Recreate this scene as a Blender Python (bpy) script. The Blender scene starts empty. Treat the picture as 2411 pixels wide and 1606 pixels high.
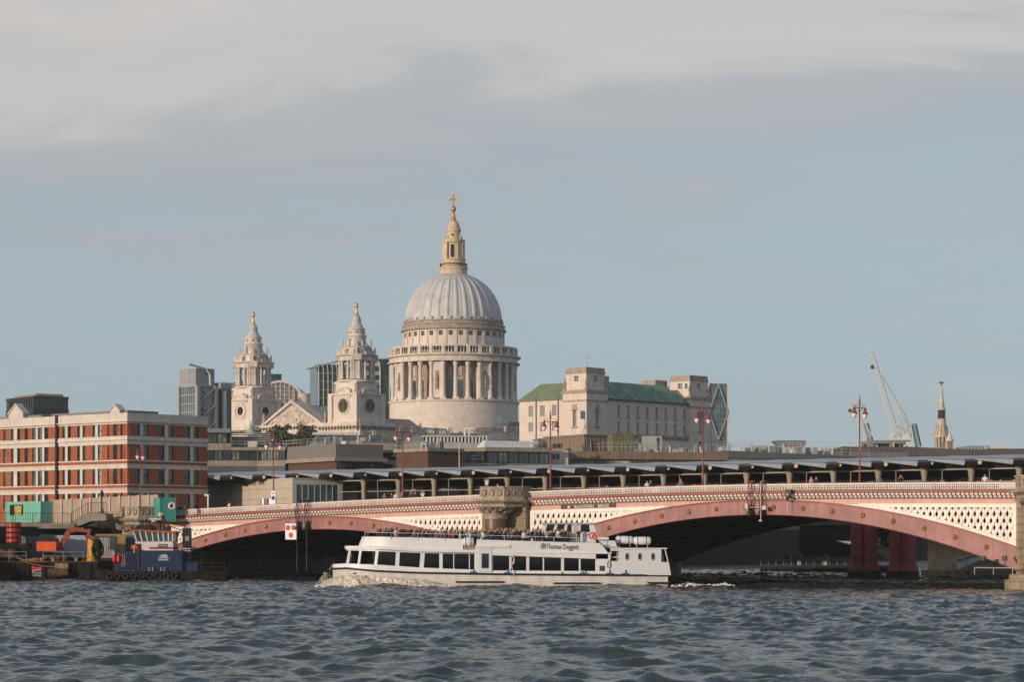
import bpy, bmesh, math, random
import numpy as np
from mathutils import Vector, Matrix
S = bpy.context.scene
COL = S.collection
R = math.radians
sin, cos, pi = math.sin, math.cos, math.pi
rnd = random.Random(7)

# ------------------------------------------------------------------ camera
F, H, HY, CX = 5600.0, 5.0, 1261.0, 1205.5      # focal length in photo pixels, eye height, horizon row, centre column
cd = bpy.data.cameras.new('camera'); cam = bpy.data.objects.new('camera', cd); COL.objects.link(cam)
cam.location = (0, 0, H); cam.rotation_euler = (R(90), 0, 0)
cd.sensor_width = 36; cd.lens = F/2411*36; cd.shift_y = (HY-803)/2411
cd.clip_start = 1; cd.clip_end = 12000
S.camera = cam

# ------------------------------------------------------------------ light
SUN_AZ, SUN_EL = 48.0, 10.0          # degrees left of straight behind the camera; height
sd = bpy.data.lights.new('sun', 'SUN'); so = bpy.data.objects.new('sun', sd); COL.objects.link(so)
sd.energy = 3.0; sd.angle = R(1.2); sd.color = (1.0, .84, .69)
tosun = Vector((-sin(R(SUN_AZ))*cos(R(SUN_EL)), -cos(R(SUN_AZ))*cos(R(SUN_EL)), sin(R(SUN_EL))))
so.rotation_euler = tosun.to_track_quat('Z', 'Y').to_euler(); so.location = (-100, -100, 120)

W = bpy.data.worlds.new('World'); S.world = W; W.use_nodes = True
nt = W.node_tree; nt.nodes.clear()
def N(t, **k):
    n = nt.nodes.new(t)
    for a, b in k.items(): setattr(n, a, b)
    return n
def L(a, b): nt.links.new(a, b)
def math_(op, a, b=None, clamp=False):
    n = N('ShaderNodeMath', operation=op, use_clamp=clamp)
    for i, v in enumerate((a, b)):
        if v is None: continue
        if isinstance(v, (int, float)): n.inputs[i].default_value = v
        else: L(v, n.inputs[i])
    return n.outputs[0]
def ramp_(fac, stops, interp='EASE'):
    n = N('ShaderNodeValToRGB'); n.color_ramp.interpolation = interp
    el = n.color_ramp.elements
    while len(el) < len(stops): el.new(.5)
    for e, (p, c) in zip(el, stops):
        e.position = p; e.color = (*c, 1) if isinstance(c, tuple) else (c, c, c, 1)
    L(fac, n.inputs[0]); return n.outputs[0]
def mix_(f, a, b, bt='MIX'):
    n = N('ShaderNodeMix', data_type='RGBA', blend_type=bt)
    for s, v in ((0, f), (6, a), (7, b)):
        if isinstance(v, (int, float)): n.inputs[s].default_value = v
        elif isinstance(v, tuple): n.inputs[s].default_value = (*v, 1)
        else: L(v, n.inputs[s])
    return n.outputs[2]
sky = N('ShaderNodeTexSky', sky_type='NISHITA'); sky.sun_disc = False
sky.sun_elevation = R(SUN_EL); sky.sun_rotation = R(180+SUN_AZ)
sky.air_density = 1.0; sky.dust_density = 1.6; sky.ozone_density = 1.6
tc = N('ShaderNodeTexCoord'); sx = N('ShaderNodeSeparateXYZ'); L(tc.outputs['Generated'], sx.inputs[0])
el = sx.outputs[2]
den = math_('ADD', math_('MAXIMUM', el, 0.0), 0.11)            # a cloud deck seen in perspective
cu = N('ShaderNodeCombineXYZ')
L(math_('DIVIDE', sx.outputs[0], den), cu.inputs[0]); L(math_('DIVIDE', sx.outputs[1], den), cu.inputs[1])
def noise_(vec, scale, detail, rough=.55, loc=(0, 0, 0), sc=(1, 1, 1), dist=0.0, rz=0.0):
    m = N('ShaderNodeMapping'); m.inputs[1].default_value = loc; m.inputs[3].default_value = sc
    m.inputs[2].default_value = (0, 0, R(rz))
    L(vec, m.inputs[0]); n = N('ShaderNodeTexNoise'); n.inputs['Scale'].default_value = scale
    n.inputs['Detail'].default_value = detail; n.inputs['Roughness'].default_value = rough
    n.inputs['Distortion'].default_value = dist
    L(m.outputs[0], n.inputs['Vector']); return n.outputs[0]
n1 = noise_(cu.outputs[0], .75, 6, .6, (3.1, 1.3, 0), (.62, 1.0, 1), .6, 14)       # broad banks
n2 = noise_(cu.outputs[0], 2.3, 7, .6, (4.4, 2.2, 0), (.6, 1.15, 1), .9, 12)        # wisps
cover = math_('ADD', math_('MULTIPLY', math_('SUBTRACT', n1, .5), .16), math_('ADD', el, math_('MULTIPLY', math_('SUBTRACT', n2, .5), .05)))
fac = ramp_(cover, [(.0, .86), (.06, .82), (.115, .82), (.165, .90), (.24, .80), (.42, .30)])
tone = math_('ADD', math_('MULTIPLY', math_('SUBTRACT', n2, .5), .18), math_('ADD', math_('MULTIPLY', math_('SUBTRACT', n1, .5), .06), math_('SUBTRACT', el, math_('MULTIPLY', sx.outputs[0], .05))))
ccol = ramp_(tone, [(-.0, (.355, .45, .515)), (.06, (.325, .42, .50)), (.11, (.345, .41, .475)), (.14, (.36, .395, .435)), (.172, (.395, .41, .43)), (.215, (.56, .52, .49)), (.28, (.63, .565, .525)), (.42, (.37, .435, .50))])
bg1 = N('ShaderNodeBackground'); bg1.inputs[1].default_value = .14; L(sky.outputs[0], bg1.inputs[0])
bg2 = N('ShaderNodeBackground'); bg2.inputs[1].default_value = 1.0; L(ccol, bg2.inputs[0])
ms = N('ShaderNodeMixShader'); L(fac, ms.inputs[0]); L(bg1.outputs[0], ms.inputs[1]); L(bg2.outputs[0], ms.inputs[2])
wo = N('ShaderNodeOutputWorld'); L(ms.outputs[0], wo.inputs[0])

S.view_settings.view_transform = 'Standard'; S.view_settings.look = 'None'
S.view_settings.exposure = 0.16; S.view_settings.gamma = 1.0; S.view_settings.use_curve_mapping = False
S.render.engine = 'CYCLES'

# ------------------------------------------------------------------ materials
MATS = {}
def mat(name, col, rough=.7, var=.12, scale=1.2, bump=0.0, metal=0.0, streak=0.0, spec=.35, trans=0.0, col2=None, brick=None, wave=None, bscale=None, emit=0, scol=None):
    """procedural surface: base colour broken by noise, rain streaks, optional joint pattern and relief"""
    if name in MATS: return MATS[name]
    m = bpy.data.materials.new(name); m.use_nodes = True; t = m.node_tree; n = t.nodes
    b = n['Principled BSDF']
    g = n.new('ShaderNodeNewGeometry')
    def node(ty, **k):
        x = n.new(ty)
        for a, v in k.items(): setattr(x, a, v)
        return x
    def mul(vec, v):
        x = node('ShaderNodeVectorMath', operation='MULTIPLY'); t.links.new(vec, x.inputs[0]); x.inputs[1].default_value = v; return x.outputs[0]
    nz = node('ShaderNodeTexNoise'); nz.inputs['Scale'].default_value = scale; nz.inputs['Detail'].default_value = 6; nz.inputs['Roughness'].default_value = .65
    t.links.new(g.outputs['Position'], nz.inputs['Vector'])
    lo = tuple(max(0, c*(1-var*1.6)) for c in col); hi = tuple(min(1, c*(1+var)) for c in (col2 or col))
    r = node('ShaderNodeValToRGB'); r.color_ramp.elements[0].position = .3; r.color_ramp.elements[1].position = .72
    r.color_ramp.elements[0].color = (*lo, 1); r.color_ramp.elements[1].color = (*hi, 1)
    t.links.new(nz.outputs[0], r.inputs[0]); out = r.outputs[0]
    def mixc(f, a, bcol, bt='MIX'):
        x = node('ShaderNodeMix', data_type='RGBA', blend_type=bt)
        if isinstance(f, float): x.inputs[0].default_value = f
        else: t.links.new(f, x.inputs[0])
        t.links.new(a, x.inputs[6])
        if isinstance(bcol, tuple): x.inputs[7].default_value = (*bcol, 1)
        else: t.links.new(bcol, x.inputs[7])
        return x.outputs[2]
    if streak:
        s = node('ShaderNodeTexNoise'); s.inputs['Scale'].default_value = 1.0; s.inputs['Detail'].default_value = 5
        t.links.new(mul(g.outputs['Position'], (1.6, 1.6, .12)), s.inputs['Vector'])
        r2 = node('ShaderNodeValToRGB'); r2.color_ramp.elements[0].position = .38; r2.color_ramp.elements[1].position = .75
        r2.color_ramp.elements[0].color = (0, 0, 0, 1); r2.color_ramp.elements[1].color = (streak,)*3+(1,)
        t.links.new(s.outputs[0], r2.inputs[0])
        out = mixc(r2.outputs[0], out, scol or tuple(c*.35 for c in col))
    hgt = nz.outputs[0]
    if brick:
        (sw, sh, mort, mcol) = brick
        bt = node('ShaderNodeTexBrick'); bt.inputs['Scale'].default_value = 1
        bt.inputs['Brick Width'].default_value = sw; bt.inputs['Row Height'].default_value = sh; bt.inputs['Mortar Size'].default_value = mort
        sp = node('ShaderNodeSeparateXYZ'); t.links.new(g.outputs['Position'], sp.inputs[0])
        ad = node('ShaderNodeMath', operation='ADD'); t.links.new(sp.outputs[0], ad.inputs[0]); t.links.new(sp.outputs[1], ad.inputs[1])
        cb = node('ShaderNodeCombineXYZ'); t.links.new(ad.outputs[0], cb.inputs[0]); t.links.new(sp.outputs[2], cb.inputs[1])
        t.links.new(cb.outputs[0], bt.inputs['Vector'])
        out = mixc(bt.outputs['Fac'], out, mcol)
    t.links.new(out, b.inputs['Base Color'])
    b.inputs['Roughness'].default_value = rough; b.inputs['Metallic'].default_value = metal
    b.inputs['Specular IOR Level'].default_value = spec
    if emit:
        b.inputs['Emission Color'].default_value = (*col, 1); b.inputs['Emission Strength'].default_value = emit
    if bump:
        bn = node('ShaderNodeBump'); bn.inputs['Strength'].default_value = bump; bn.inputs['Distance'].default_value = .08
        n2 = node('ShaderNodeTexNoise'); n2.inputs['Scale'].default_value = bscale or scale*6; n2.inputs['Detail'].default_value = 4
        t.links.new(g.outputs['Position'], n2.inputs['Vector'])
        t.links.new(n2.outputs[0], bn.inputs['Height']); t.links.new(bn.outputs[0], b.inputs['Normal'])
    MATS[name] = m; return m
def glass(name, col, rough=.06, var=.5, scale=.35, spec=.6):
    return mat(name, col, rough, var, scale, 0, 0, 0, spec)

# ------------------------------------------------------------------ mesh helpers
BASE = {}
class MB:
    def __init__(s): s.v = []; s.f = []; s.m = []
    def add(s, vs, fs, mi=0):
        n = len(s.v); s.v += [tuple(v) for v in vs]; s.f += [tuple(i+n for i in f) for f in fs]; s.m += [mi]*len(fs); return s
    def box(s, x0, x1, y0, y1, z0, z1, mi=0):
        return s.add([(x0,y0,z0),(x1,y0,z0),(x1,y1,z0),(x0,y1,z0),(x0,y0,z1),(x1,y0,z1),(x1,y1,z1),(x0,y1,z1)],
              [(0,3,2,1),(4,5,6,7),(0,1,5,4),(1,2,6,5),(2,3,7,6),(3,0,4,7)], mi)
    def fbox(s, f, u0, u1, w0, w1, z0, z1, mi=0):       # box on a Face
        P = f.P
        return s.add([P(u0,w0,z0),P(u1,w0,z0),P(u1,w1,z0),P(u0,w1,z0),P(u0,w0,z1),P(u1,w0,z1),P(u1,w1,z1),P(u0,w1,z1)],
              [(0,3,2,1),(4,5,6,7),(0,1,5,4),(1,2,6,5),(2,3,7,6),(3,0,4,7)], mi)
    def hexa(s, a, b, mi=0):        # two quads a (4 pts) and b (4 pts) joined
        return s.add(list(a)+list(b), [(3,2,1,0),(4,5,6,7),(0,1,5,4),(1,2,6,5),(2,3,7,6),(3,0,4,7)], mi)
    def ext(s, pts, vec, mi=0):
        n = len(pts); q = [tuple(p[i]+vec[i] for i in range(3)) for p in pts]
        return s.add(list(pts)+q, [tuple(range(n-1,-1,-1)), tuple(range(n,2*n))]+[(i,(i+1)%n,n+(i+1)%n,n+i) for i in range(n)], mi)
    def prism(s, pts, z0, z1, top=None, mi=0):
        n = len(pts); t = top or pts
        return s.add([(*p[:2], z0) for p in pts]+[(*p[:2], z1) for p in t],
              [tuple(range(n-1,-1,-1)), tuple(range(n,2*n))]+[(i,(i+1)%n,n+(i+1)%n,n+i) for i in range(n)], mi)
    def tube(s, p, q, r, n=6, r2=None, mi=0):
        p = Vector(p); q = Vector(q); d = q-p
        if d.length < 1e-6: return s
        d.normalize(); a = d.orthogonal().normalized(); b = d.cross(a); r2 = r if r2 is None else r2
        vs = [p+(a*cos(2*pi*i/n)+b*sin(2*pi*i/n))*r for i in range(n)]+[q+(a*cos(2*pi*i/n)+b*sin(2*pi*i/n))*r2 for i in range(n)]
        return s.add(vs, [(i,(i+1)%n,n+(i+1)%n,n+i) for i in range(n)]+[tuple(range(n-1,-1,-1)), tuple(range(n,2*n))], mi)
    def line(s, pts, r, n=6, mi=0):
        for a, b in zip(pts[:-1], pts[1:]): s.tube(a, b, r, n, mi=mi)
        return s
    def lathe(s, prof, n=24, cx=0, cy=0, a0=0, a1=2*pi, mi=0):
        full = abs(a1-a0-2*pi) < 1e-6; k = n if full else n+1; b = []
        for (r, z) in prof:
            for i in range(k):
                a = a0+(a1-a0)*i/n; b.append((cx+r*cos(a), cy+r*sin(a), z))
        fs = []
        for j in range(len(prof)-1):
            for i in range(n):
                i2 = (i+1) % k; fs.append((j*k+i, j*k+i2, (j+1)*k+i2, (j+1)*k+i))
        if full: fs += [tuple(range(k-1,-1,-1)), tuple(range((len(prof)-1)*k, len(prof)*k))]
        return s.add(b, fs, mi)
    def ball(s, c, r, n=8, m=5, sz=1, mi=0):
        return s.lathe([(max(.001, r*sin(pi*j/m)), c[2]-r*sz*cos(pi*j/m)) for j in range(m+1)], n, c[0], c[1], mi=mi)
    def mesh(s, name, mats, smooth=False, dz=0):
        me = bpy.data.meshes.new(name)
        v = s.v if not dz else [(a, b, c+dz) for a, b, c in s.v]
        me.from_pydata(v, [], s.f)
        for m in (mats if isinstance(mats, (list, tuple)) else [mats]): me.materials.append(m)
        if any(s.m): me.polygons.foreach_set('material_index', s.m)
        bm = bmesh.new(); bm.from_mesh(me); bmesh.ops.recalc_face_normals(bm, faces=bm.faces); bm.to_mesh(me); bm.free()
        if smooth: me.shade_smooth() if smooth is True else me.shade_smooth_by_angle(R(smooth)) if hasattr(me, 'shade_smooth_by_angle') else smooth_angle(me, smooth)
        return me
    def build(s, name, mats, par=None, smooth=False):
        if not s.v: return None
        o = link(name, s.mesh(name, mats, smooth, -BASE.get(par, 0) if par else 0), par)
        BASE[o] = BASE.get(par, 0) if par else 0        # sub-parts are given in the same absolute heights
        return o
def smooth_angle(me, ang):
    bm = bmesh.new(); bm.from_mesh(me)
    for f in bm.faces: f.smooth = True
    for e in bm.edges: e.smooth = len(e.link_faces) == 2 and e.calc_face_angle(4) < R(ang)
    bm.to_mesh(me); bm.free()
def link(name, me, par=None, loc=None, rz=None):
    o = bpy.data.objects.new(name, me); COL.objects.link(o)
    if par: o.parent = par
    if loc: o.location = loc
    if rz is not None: o.rotation_euler = (0, 0, rz)
    return o
def tag(o, label=None, cat=None, group=None, kind=None):
    if label: o['label'] = label
    if cat: o['category'] = cat
    if group: o['group'] = group
    if kind: o['kind'] = kind
    return o
def thing(name, label, cat, x=0, y=0, base=0.0, rz=0.0, group=None):
    o = bpy.data.objects.new(name, None); COL.objects.link(o); o.location = (x, y, base); o.rotation_euler = (0, 0, rz); o.empty_display_size = .5
    BASE[o] = base; return tag(o, label, cat, group)
def copy_tree(o, par=None):
    c = o.copy(); COL.objects.link(c); c.parent = par
    if o in BASE: BASE[c] = BASE[o]
    for ch in o.children: copy_tree(ch, c)
    return c
def text_mesh(body, size, mat_, ext=.01, sx=1.0, shear=0.0, bold=0.0):
    cu = bpy.data.curves.new('lettering', 'FONT'); cu.body = body; cu.size = size; cu.extrude = ext; cu.align_x = 'CENTER'; cu.align_y = 'CENTER'
    cu.shear = shear; cu.offset = bold; cu.resolution_u = 2
    o = bpy.data.objects.new('lettering', cu); COL.objects.link(o)
    me = bpy.data.meshes.new_from_object(o.evaluated_get(bpy.context.evaluated_depsgraph_get())); bpy.data.objects.remove(o)
    for v in me.vertices: v.co = (v.co.x*sx, -v.co.z, v.co.y)      # stand it up, facing -y
    me.materials.clear(); me.materials.append(mat_); return me
def letters(par_, me, loc, rot=(0, 0, 0)):
    o = link('lettering', me, par_, loc); o.rotation_euler = rot; return tag(o, kind='stuff')

class Fr:      # a plan frame: origin at photo column px and distance Y, turned by deg; local x to the right, y away
    def __init__(s, px, Y, deg): s.o = (X_(px, Y), Y); s.a = R(deg); s.c = cos(s.a); s.s = sin(s.a)
    def u(s, px, v=0.0):
        ox, oy = s.o[0]-s.s*v, s.o[1]+s.c*v; k = (px-CX)/F; return (k*oy-ox)/(s.c-k*s.s)
    def v(s, px, u=0.0):
        ox, oy = s.o[0]+s.c*u, s.o[1]+s.s*u; k = (px-CX)/F; return (k*oy-ox)/(-s.s-k*s.c)
    def Y(s, u=0, v=0): return s.o[1]+s.s*u+s.c*v
    def z(s, py, u=0, v=0): return Z_(py, s.Y(u, v))
    def w(s, u, v, z=0): return (s.o[0]+s.c*u-s.s*v, s.o[1]+s.s*u+s.c*v, z)
    def thing(s, name, label, cat, base=0.0, group=None): return thing(name, label, cat, s.o[0], s.o[1], base, s.a, group)
def X_(px, Y): return (px-CX)/F*Y
def Z_(py, Y): return H+(HY-py)/F*Y
class Face:    # a wall plane in a frame: u along it, w inward (left of u), z up
    def __init__(s, fr, ox, oy, deg=0.0): s.fr = fr; s.o = (ox, oy); s.a = R(deg); s.c = cos(s.a); s.s = sin(s.a)
    def P(s, u, w, z): return (s.o[0]+s.c*u-s.s*w, s.o[1]+s.s*u+s.c*w, z)
    def u(s, px):
        fr = s.fr; ox, oy, _ = fr.w(*s.o); c = fr.c*s.c-fr.s*s.s; sn = fr.s*s.c+fr.c*s.s; k = (px-CX)/F
        return (k*oy-ox)/(c-k*sn)
    def z(s, py, u=0.0): p = s.P(u, 0, 0); return s.fr.z(py, p[0], p[1])
def corner(fr, pxl, pxr):      # two visible faces of a block whose near corner is the frame's origin
    b = fr.v(pxl); a = fr.u(pxr)
    if not 3 < b < 70: b = 14.0
    return Face(fr, 0, 0, 0), Face(fr, 0, b, -90), a, b
def wall(mb, f, u0, u1, z0, z1, holes=(), d=.3, mi=0):
    us = sorted({u0, u1, *[min(max(h[i], u0), u1) for h in holes for i in (0, 1)]})
    zs = sorted({z0, z1, *[min(max(h[i], z0), z1) for h in holes for i in (2, 3)]})
    P = f.P
    for i in range(len(us)-1):
        um = (us[i]+us[i+1])/2; run = None
        for j in range(len(zs)-1):
            zm = (zs[j]+zs[j+1])/2
            solid = not any(h[0] < um < h[1] and h[2] < zm < h[3] for h in holes)
            if solid and run is None: run = zs[j]
            if run is not None and (not solid or j == len(zs)-2):
                top = zs[j+1] if solid else zs[j]
                mb.add([P(us[i],0,run),P(us[i+1],0,run),P(us[i+1],0,top),P(us[i],0,top)], [(0,1,2,3)], mi); run = None
    for h in holes:
        a, b, c, e = h[:4]
        mb.add([P(a,0,c),P(b,0,c),P(b,0,e),P(a,0,e),P(a,d,c),P(b,d,c),P(b,d,e),P(a,d,e)], [(0,4,5,1),(1,5,6,2),(2,6,7,3),(3,7,4,0)], mi)
    return mb
WC = {}
def window(par, f, h, fm, gm, nx=1, nz=2, fw=.07, d=.25, name='window', arch=False):
    """a framed window set d inside the wall; its pane is a sub-part"""
    w, t = h[1]-h[0], h[3]-h[2]; key = (round(w, 2), round(t, 2), nx, nz, fw, fm.name, gm.name)
    if key not in WC:
        m = MB(); dp = .07
        xs = [w*i/nx for i in range(nx+1)]; zs = [t*i/nz for i in range(nz+1)]
        for i, x in enumerate(xs): c = min(max(x, fw/2), w-fw/2); m.box(c-fw/2, c+fw/2, -dp, dp, 0, t)
        for z in zs: c = min(max(z, fw/2), t-fw/2); m.box(0, w, -dp+.005, dp-.005, c-fw/2, c+fw/2)
        p = MB(); p.box(0, w, .0, .03, 0, t)
        WC[key] = (m.mesh(name, fm), p.mesh('pane', gm))
    a, b = WC[key]; l = f.P(h[0], d, h[2])
    o = link(name, a, par, (l[0], l[1], l[2]-BASE.get(par, 0)), f.a); link('pane', b, o); return o
# ------------------------------------------------------------------ palette
STONE = mat('portland_stone', (.66,.565,.48), .85, .2, .35, .35, streak=.36, bscale=2.5)
STONEW = mat('pale_stone', (.67,.575,.49), .85, .12, .5, .3, streak=.14, bscale=2.5)
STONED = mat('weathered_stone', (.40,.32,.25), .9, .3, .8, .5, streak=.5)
GRANITE = mat('grey_granite', (.35,.265,.18), .85, .28, 1.2, .5, streak=.55, brick=(2.2,.75,.03,(.12,.09,.06)))
GRANITEP = mat('grey_granite_carved', (.42,.335,.24), .85, .3, 1.5, .6, streak=.45)
REDGRAN = mat('red_granite', (.16,.085,.06), .35, .3, 2.0, .1, streak=.35, spec=.5)
PINK = mat('rose_paint', (.36,.155,.14), .5, .2, .6, .08, streak=.42)
PINKL = mat('pale_rose_paint', (.60,.345,.27), .5, .1, .7, .06, streak=.25)
REDP = mat('oxide_red_paint', (.27,.065,.05), .5, .16, 1.2, .08, streak=.25)
CREAM = mat('cream_paint', (.82,.75,.67), .5, .08, 1.4, .06, streak=.1, scol=(.45,.26,.14))
CREAMR = mat('cream_paint_rusty', (.82,.75,.66), .55, .12, 1.8, .08, streak=.2, scol=(.45,.27,.13))
GOLD = mat('gilding', (.72,.36,.05), .35, .25, 6, .1, metal=.75)
DARKIRON = mat('dark_iron', (.055,.045,.035), .7, .35, 1.2, .2)
OCHRE = mat('ochre_flange', (.26,.17,.07), .6, .35, 1.5, .1)  # golden sunlight along the rib edges is put into this colour
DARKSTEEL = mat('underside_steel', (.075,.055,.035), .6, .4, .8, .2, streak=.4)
BLACK = mat('black_paint', (.018,.018,.018), .5, .3, 2)
ASPH = mat('asphalt', (.05,.05,.05), .9, .2, 2)
WHITE = mat('white_paint', (.78,.77,.75), .35, .04, 1.0, .03, streak=.05)
LAMPG = mat('opal_glass', (.86,.72,.66), .25, .05, 2)
GREYM = mat('grey_metal', (.30,.30,.29), .5, .12, 1)
CONC = mat('concrete', (.33,.275,.215), .9, .18, .8, .25, streak=.35)
DKGLASS = glass('dark_window_glass', (.02,.024,.026), .05, .6, .4)
BLGLASS = glass('blue_window_glass', (.07,.105,.12), .05, .6, .25)
GRGLASS = glass('green_window_glass', (.045,.07,.065), .05, .6, .3)
SIGNR = mat('signal_red', (.62,.025,.03), .4, .08, 3)
ORANGE = mat('safety_orange', (.72,.10,.02), .45, .15, 1.5, .05)
HOLE = mat('dark_interior', (.012,.012,.011), .9, .3, 1)

# ------------------------------------------------------------------ ground, river
BR = Fr(1180, 253, math.degrees(math.atan2(-.544, .839)))       # bridge frame: x along the bridge to the south, y downstream
def make_land():
    g = MB(); BANK = -57.0
    pts = [BR.w(BANK, -400), BR.w(BANK, 2500), BR.w(-6000, 2500), BR.w(-6000, -400)]
    def slab(y0, y1, z):
        a = [BR.w(BANK, y0), BR.w(BANK, y1), BR.w(-5000, y1), BR.w(-5000, y0)]
        g.prism([p[:2] for p in a], -3, z)
    slab(-600, 5000, 6.0)
    a = [BR.w(-150, 60), BR.w(-150, 5000), BR.w(-5000, 5000), BR.w(-5000, 60)]
    g.prism([p[:2] for p in a], 5.5, 9.0)
    o = g.build('ground', mat('paved_ground', (.022,.021,.019), .9, .2, .3)); tag(o, 'paved river bank and city ground', kind='structure')
make_land()

def waves(X, Y, seed=3):
    r = np.random.RandomState(seed)
    dz = np.zeros_like(X); dx = np.zeros_like(X); dy = np.zeros_like(X)
    for i in range(70):
        lam = 0.55*(11.0/0.55)**(i/69.0)
        k = 2*pi/lam
        a = .0168*lam**.60*(1 if lam < 4.0 else (4.0/lam)**.8)
        th = R(-100)+r.normal(0, .62)
        kx, ky = k*cos(th), k*sin(th); ph = r.uniform(0, 2*pi)
        q = kx*X+ky*Y+ph
        # group envelopes keep the chop from looking like a regular train
        env = .55+.45*np.sin(X*.031*r.uniform(.5, 1.6)*(1 if r.rand() > .5 else -1)+Y*.043*r.uniform(.5, 1.6)+r.uniform(0, 6.28))
        dz += a*env*np.cos(q); dx -= .8*a*env*cos(th)*np.sin(q); dy -= .8*a*env*sin(th)*np.sin(q)
    return dx, dy, dz
WATER_FINE = None
def make_water():
    ys = [52.0]
    while ys[-1] < 345: ys.append(ys[-1]+max(.14, .00165*ys[-1]))
    ys = np.array(ys); xs = np.arange(-78, 92, .30)
    X, Y = np.meshgrid(xs, ys)
    dx, dy, dz = waves(X, Y)
    # boat wake: troughs and humps along the hull and astern
    d = np.abs(Y-229.2); fall = np.exp(-(d/3.2)**2)
    along = np.clip((X+17.5)/3, 0, 1)
    dz += fall*along*(.20*np.sin((X+15)*.55)+.10)*(X < 19)
    st = np.clip((X-14.5)/4, 0, 1)*np.exp(-((Y-232-(X-15)*.05)/5.0)**2)*np.exp(-np.clip(X-15, 0, 99)/28)
    dz += st*(.22*np.sin(X*1.1+Y*.5)+.16*np.sin(X*2.3-Y*.9)+.1)
    edge = np.minimum(np.minimum((X-xs[0])/6, (xs[-1]-X)/6), np.minimum((Y-ys[0])/6, (ys[-1]-Y)/10)); edge = np.clip(edge, 0, 1)
    dz *= edge; dx *= edge; dy *= edge
    V = np.stack([X+dx, Y+dy, dz], -1).reshape(-1, 3)
    ny, nx = X.shape
    idx = np.arange(ny*nx).reshape(ny, nx)
    Q = np.stack([idx[:-1,:-1], idx[:-1,1:], idx[1:,1:], idx[1:,:-1]], -1).reshape(-1, 4)
    # flat water all round the rippled patch
    x0, x1, y0, y1 = xs[0], xs[-1], ys[0], ys[-1]; B = 900
    ring = np.array([(x0,y0,0),(x1,y0,0),(x1,y1,0),(x0,y1,0),(-B,-200,0),(B,-200,0),(B,1200,0),(-B,1200,0)], float); n0 = len(V)
    V = np.concatenate([V, ring])
    Q = np.concatenate([Q, np.array([(0,4,5,1),(1,5,6,2),(2,6,7,3),(3,7,4,0)])+n0])
    me = bpy.data.meshes.new('river'); me.vertices.add(len(V)); me.vertices.foreach_set('co', V.ravel())
    me.loops.add(Q.size); me.loops.foreach_set('vertex_index', Q.ravel().astype(np.int32))
    me.polygons.add(len(Q)); me.polygons.foreach_set('loop_start', np.arange(0, Q.size, 4, dtype=np.int32)); me.polygons.foreach_set('loop_total', np.full(len(Q), 4, np.int32))
    me.update(calc_edges=True); me.shade_smooth()
    m = bpy.data.materials.new('river_water'); m.use_nodes = True; t = m.node_tree; n = t.nodes; b = n['Principled BSDF']
    b.inputs['Roughness'].default_value = .05; b.inputs['IOR'].default_value = 1.33; b.inputs['Specular IOR Level'].default_value = .5
    g = n.new('ShaderNodeNewGeometry')
    def nz(scale, sc, det=4):
        mp = n.new('ShaderNodeVectorMath'); mp.operation = 'MULTIPLY'; mp.inputs[1].default_value = sc; t.links.new(g.outputs['Position'], mp.inputs[0])
        q = n.new('ShaderNodeTexNoise'); q.inputs['Scale'].default_value = scale; q.inputs['Detail'].default_value = det; q.inputs['Roughness'].default_value = .6
        t.links.new(mp.outputs[0], q.inputs['Vector']); return q.outputs[0]
    cr = n.new('ShaderNodeValToRGB'); cr.color_ramp.elements[0].color = (.022,.036,.038,1); cr.color_ramp.elements[1].color = (.042,.052,.046,1)
    t.links.new(nz(.12, (1,1,1)), cr.inputs[0]); t.links.new(cr.outputs[0], b.inputs['Base Color'])
    b1 = n.new('ShaderNodeBump'); b1.inputs['Strength'].default_value = .8; b1.inputs['Distance'].default_value = .10; t.links.new(nz(1.5, (1,1.5,1), 5), b1.inputs['Height'])
    b2 = n.new('ShaderNodeBump'); b2.inputs['Strength'].default_value = .7; b2.inputs['Distance'].default_value = .04; t.links.new(nz(4.5, (1,1.4,1), 4), b2.inputs['Height'])
    t.links.new(b1.outputs[0], b2.inputs['Normal']); t.links.new(b2.outputs[0], b.inputs['Normal'])
    me.materials.append(m)
    o = link('river', me); tag(o, 'choppy grey-brown river water', kind='structure')
make_water()

# ------------------------------------------------------------------ road bridge
def par(t):      # height of the parapet rail along the bridge
    if t < -3: u = -t-3; return 9.36-.0245*u-.0002*u*u
    if t < 3.6: return 9.36+(9.66-9.36)*(t+3)/6.6
    return 10.13-(.00045 if t < 36 else .0003)*(t-36)**2
SPANS = [dict(t0=-46.8, t1=-2.0, c=-23.7, ex=lambda t: 7.08-.0071*(t+23.7)**2, ins=lambda t: 5.72-.0068*(t+23.7)**2),
         dict(t0=3.8, t1=57.7, c=30.8, ex=lambda t: 8.48-.0064*(t-30.8)**2, ins=lambda t: 7.08-.0073*(t-30.6)**2),
         dict(t0=63.3, t1=118.0, c=90.6, ex=lambda t: 8.48-.0064*(t-90.6)**2, ins=lambda t: 7.08-.0073*(t-90.6)**2)]
BW = 32.0
bridge = BR.thing('road_bridge', 'long rose and cream iron road bridge on stone piers across the river', 'bridge')
def strip(mb, f0, f1, y0, y1, t0, t1, n=24, mi=0, cond=None):     # solid ribbon along the bridge between two height curves
    ts = [t0+(t1-t0)*i/n for i in range(n+1)]
    for a, b in zip(ts[:-1], ts[1:]):
        if cond and not cond((a+b)/2): continue
        mb.hexa([(a,y0,f0(a)),(b,y0,f0(b)),(b,y1,f0(b)),(a,y1,f0(a))], [(a,y0,f1(a)),(b,y0,f1(b)),(b,y1,f1(b)),(a,y1,f1(a))], mi)
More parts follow.
